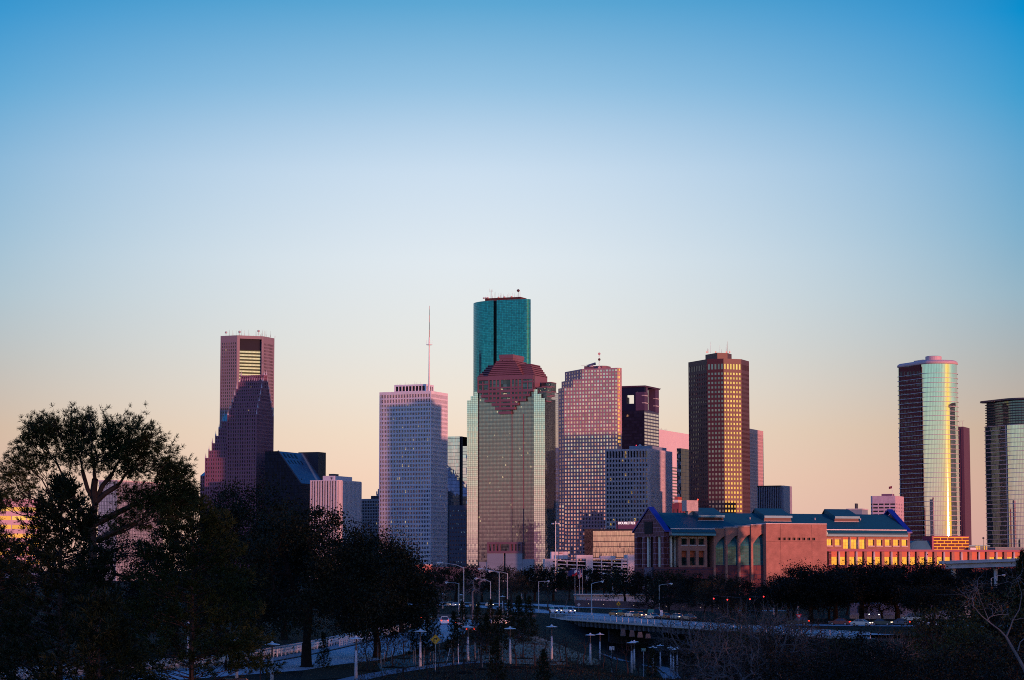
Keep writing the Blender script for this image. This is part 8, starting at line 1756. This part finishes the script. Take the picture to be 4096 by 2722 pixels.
car('sedan', 'white', (89.4, 523, .02), R_(-25), 'white sedan facing right in the right brush', on=True, group='cars below the black oaks'); car('sedan', 'blue', (84.5, 531, .02), R_(165), 'dark car with a red light between the two pale sedans', on=False, brake=True, group='cars below the black oaks'); car('suv', 'black', (62.3, 530, .02), R_(165), 'dark car with tail light behind the pale twigged bush', on=False, brake=True, group='cars below the black oaks'); car('van', 'silver', (93, 566, .02), R_(175), 'pale van parked behind the oaks at right', on=False, group='cars below the black oaks')
for k, (u, D, lb) in enumerate(((1038, 810, 'distant car with headlights left of the far road lamps'), (1050, 800, 'distant car with headlights behind the tallest lamp'), (1090, 790, 'distant car with headlights left of the slim lamp'), (1128, 800, 'distant pale car at the left end of the far road'))): car('sedan', ('silver', 'white', 'grey', 'silver')[k], (xat(u, D), D, .02), TW(15), lb, on=True, group='cars on the far road')
# ================================================================ a walker at the bridge end
def person():
    p = gpt(1266.5, 1419); t = (p.x, p.y, .02); B = {'pelvis': (0, 0, .93), 'belly': (0, -.01, 1.10), 'chest': (0, -.02, 1.34), 'neck': (0, -.02, 1.49), 'head': (0, -.05, 1.60), 'top': (0, -.05, 1.72), 'hl': (-.10, 0, .88), 'kl': (-.11, -.16, .50), 'al': (-.11, -.10, .09), 'tl': (-.11, -.26, .04), 'hr': (.10, 0, .88), 'kr': (.11, .04, .49), 'ar': (.11, .26, .12), 'tr': (.11, .16, .04), 'sl': (-.19, -.02, 1.41), 'el': (-.25, .08, 1.14), 'wl': (-.24, -.10, .95), 'dl': (-.23, -.15, .88), 'sr': (.19, -.02, 1.41), 'er': (.25, -.08, 1.14), 'wr': (.24, -.24, .98), 'dr': (.23, -.29, .92)}
    R = {'pelvis': .15, 'belly': .135, 'chest': .16, 'neck': .06, 'head': .10, 'top': .075, 'hl': .095, 'kl': .065, 'al': .045, 'tl': .035, 'hr': .095, 'kr': .065, 'ar': .045, 'tr': .035, 'sl': .07, 'el': .048, 'wl': .035, 'dl': .03, 'sr': .07, 'er': .048, 'wr': .035, 'dr': .03}
    E = [('pelvis', 'belly'), ('belly', 'chest'), ('chest', 'neck'), ('neck', 'head'), ('head', 'top')] + [(a, b) for s in 'lr' for a, b in (('pelvis', 'h' + s), ('h' + s, 'k' + s), ('k' + s, 'a' + s), ('a' + s, 't' + s), ('chest', 's' + s), ('s' + s, 'e' + s), ('e' + s, 'w' + s), ('w' + s, 'd' + s))]
    N = list(B); me = bpy.data.meshes.new('person'); me.from_pydata([B[k] for k in N], [(N.index(a), N.index(b)) for a, b in E], []); o = bpy.data.objects.new('person', me); COL.objects.link(o); o.modifiers.new('skin', 'SKIN'); me.skin_vertices or None
    for i, k in enumerate(N): me.skin_vertices[0].data[i].radius = (R[k], R[k] * .8)
    me.skin_vertices[0].data[0].use_root = True; o.modifiers.new('sub', 'SUBSURF').levels = 2; o.modifiers[-1].render_levels = 2
    me.materials.append(MAT('dark_clothes', (.012, .013, .018), .9, var=.1)); o.location = t; o.rotation_euler = (0, 0, R_(25)); tag(o, 'person in dark clothes walking at the left end of the bridge', 'person')
    h = MB(); h.lathe((0, -.055, 1.60), [(.02, -.09), (.078, -.02), (.085, .05), (.06, .125), (.01, .145)], 12); hd = h.build('face', MAT('skin', (.25, .14, .10), .6, var=0), None); hd.parent = o
    h = MB(); h.lathe((0, -.04, 1.63), [(.095, -.03), (.098, .04), (.07, .115), (.01, .135)], 12); h.build('hair', MAT('dark_hair', (.01, .008, .007), .7, var=0), None).parent = o
person()
# ================================================================ unseen trees added behind and right of the viewer, shaped to shade the park
def woodland():
    rs = np.random.RandomState(9); a = math.sin(SUN_AZ), -math.cos(SUN_AZ); T = (-a[1], a[0]); C = []
    for s in np.arange(-420, 1350, 6.0):
        d = 330 + 45 * math.sin(s * .013); h = 32 + 5 * math.sin(s * .05) + 3 * math.sin(s * .17); q = 26
        if s <= 560: h += 4
        elif s < 735: h = 27 + 3 * math.sin(s * .07)
        elif s < 803: h = 37; d = -478; q = 70
        elif s < 1040: h = 11 + 3 * math.sin(s * .07)
        else: h = 23.5 + 1.5 * math.sin(s * .1); d = -330
        x, y = a[0] * d + T[0] * s, a[1] * d + T[1] * s; k = int(q * h / 10); C.append(np.stack([x + rs.normal(size=k) * 5, y + rs.normal(size=k) * 5, rs.uniform(0, 1, k) ** .8 * h], 1))
    C = np.vstack(C); o = bpy.data.objects.new('woodland', quads_mesh('woodland', leaf_quads(rs, C, 4.2, .9), DARKL)); COL.objects.link(o); tag(o, 'dark unseen trees added behind the viewpoint to cast shade', 'woodland', kind='stuff')
woodland()
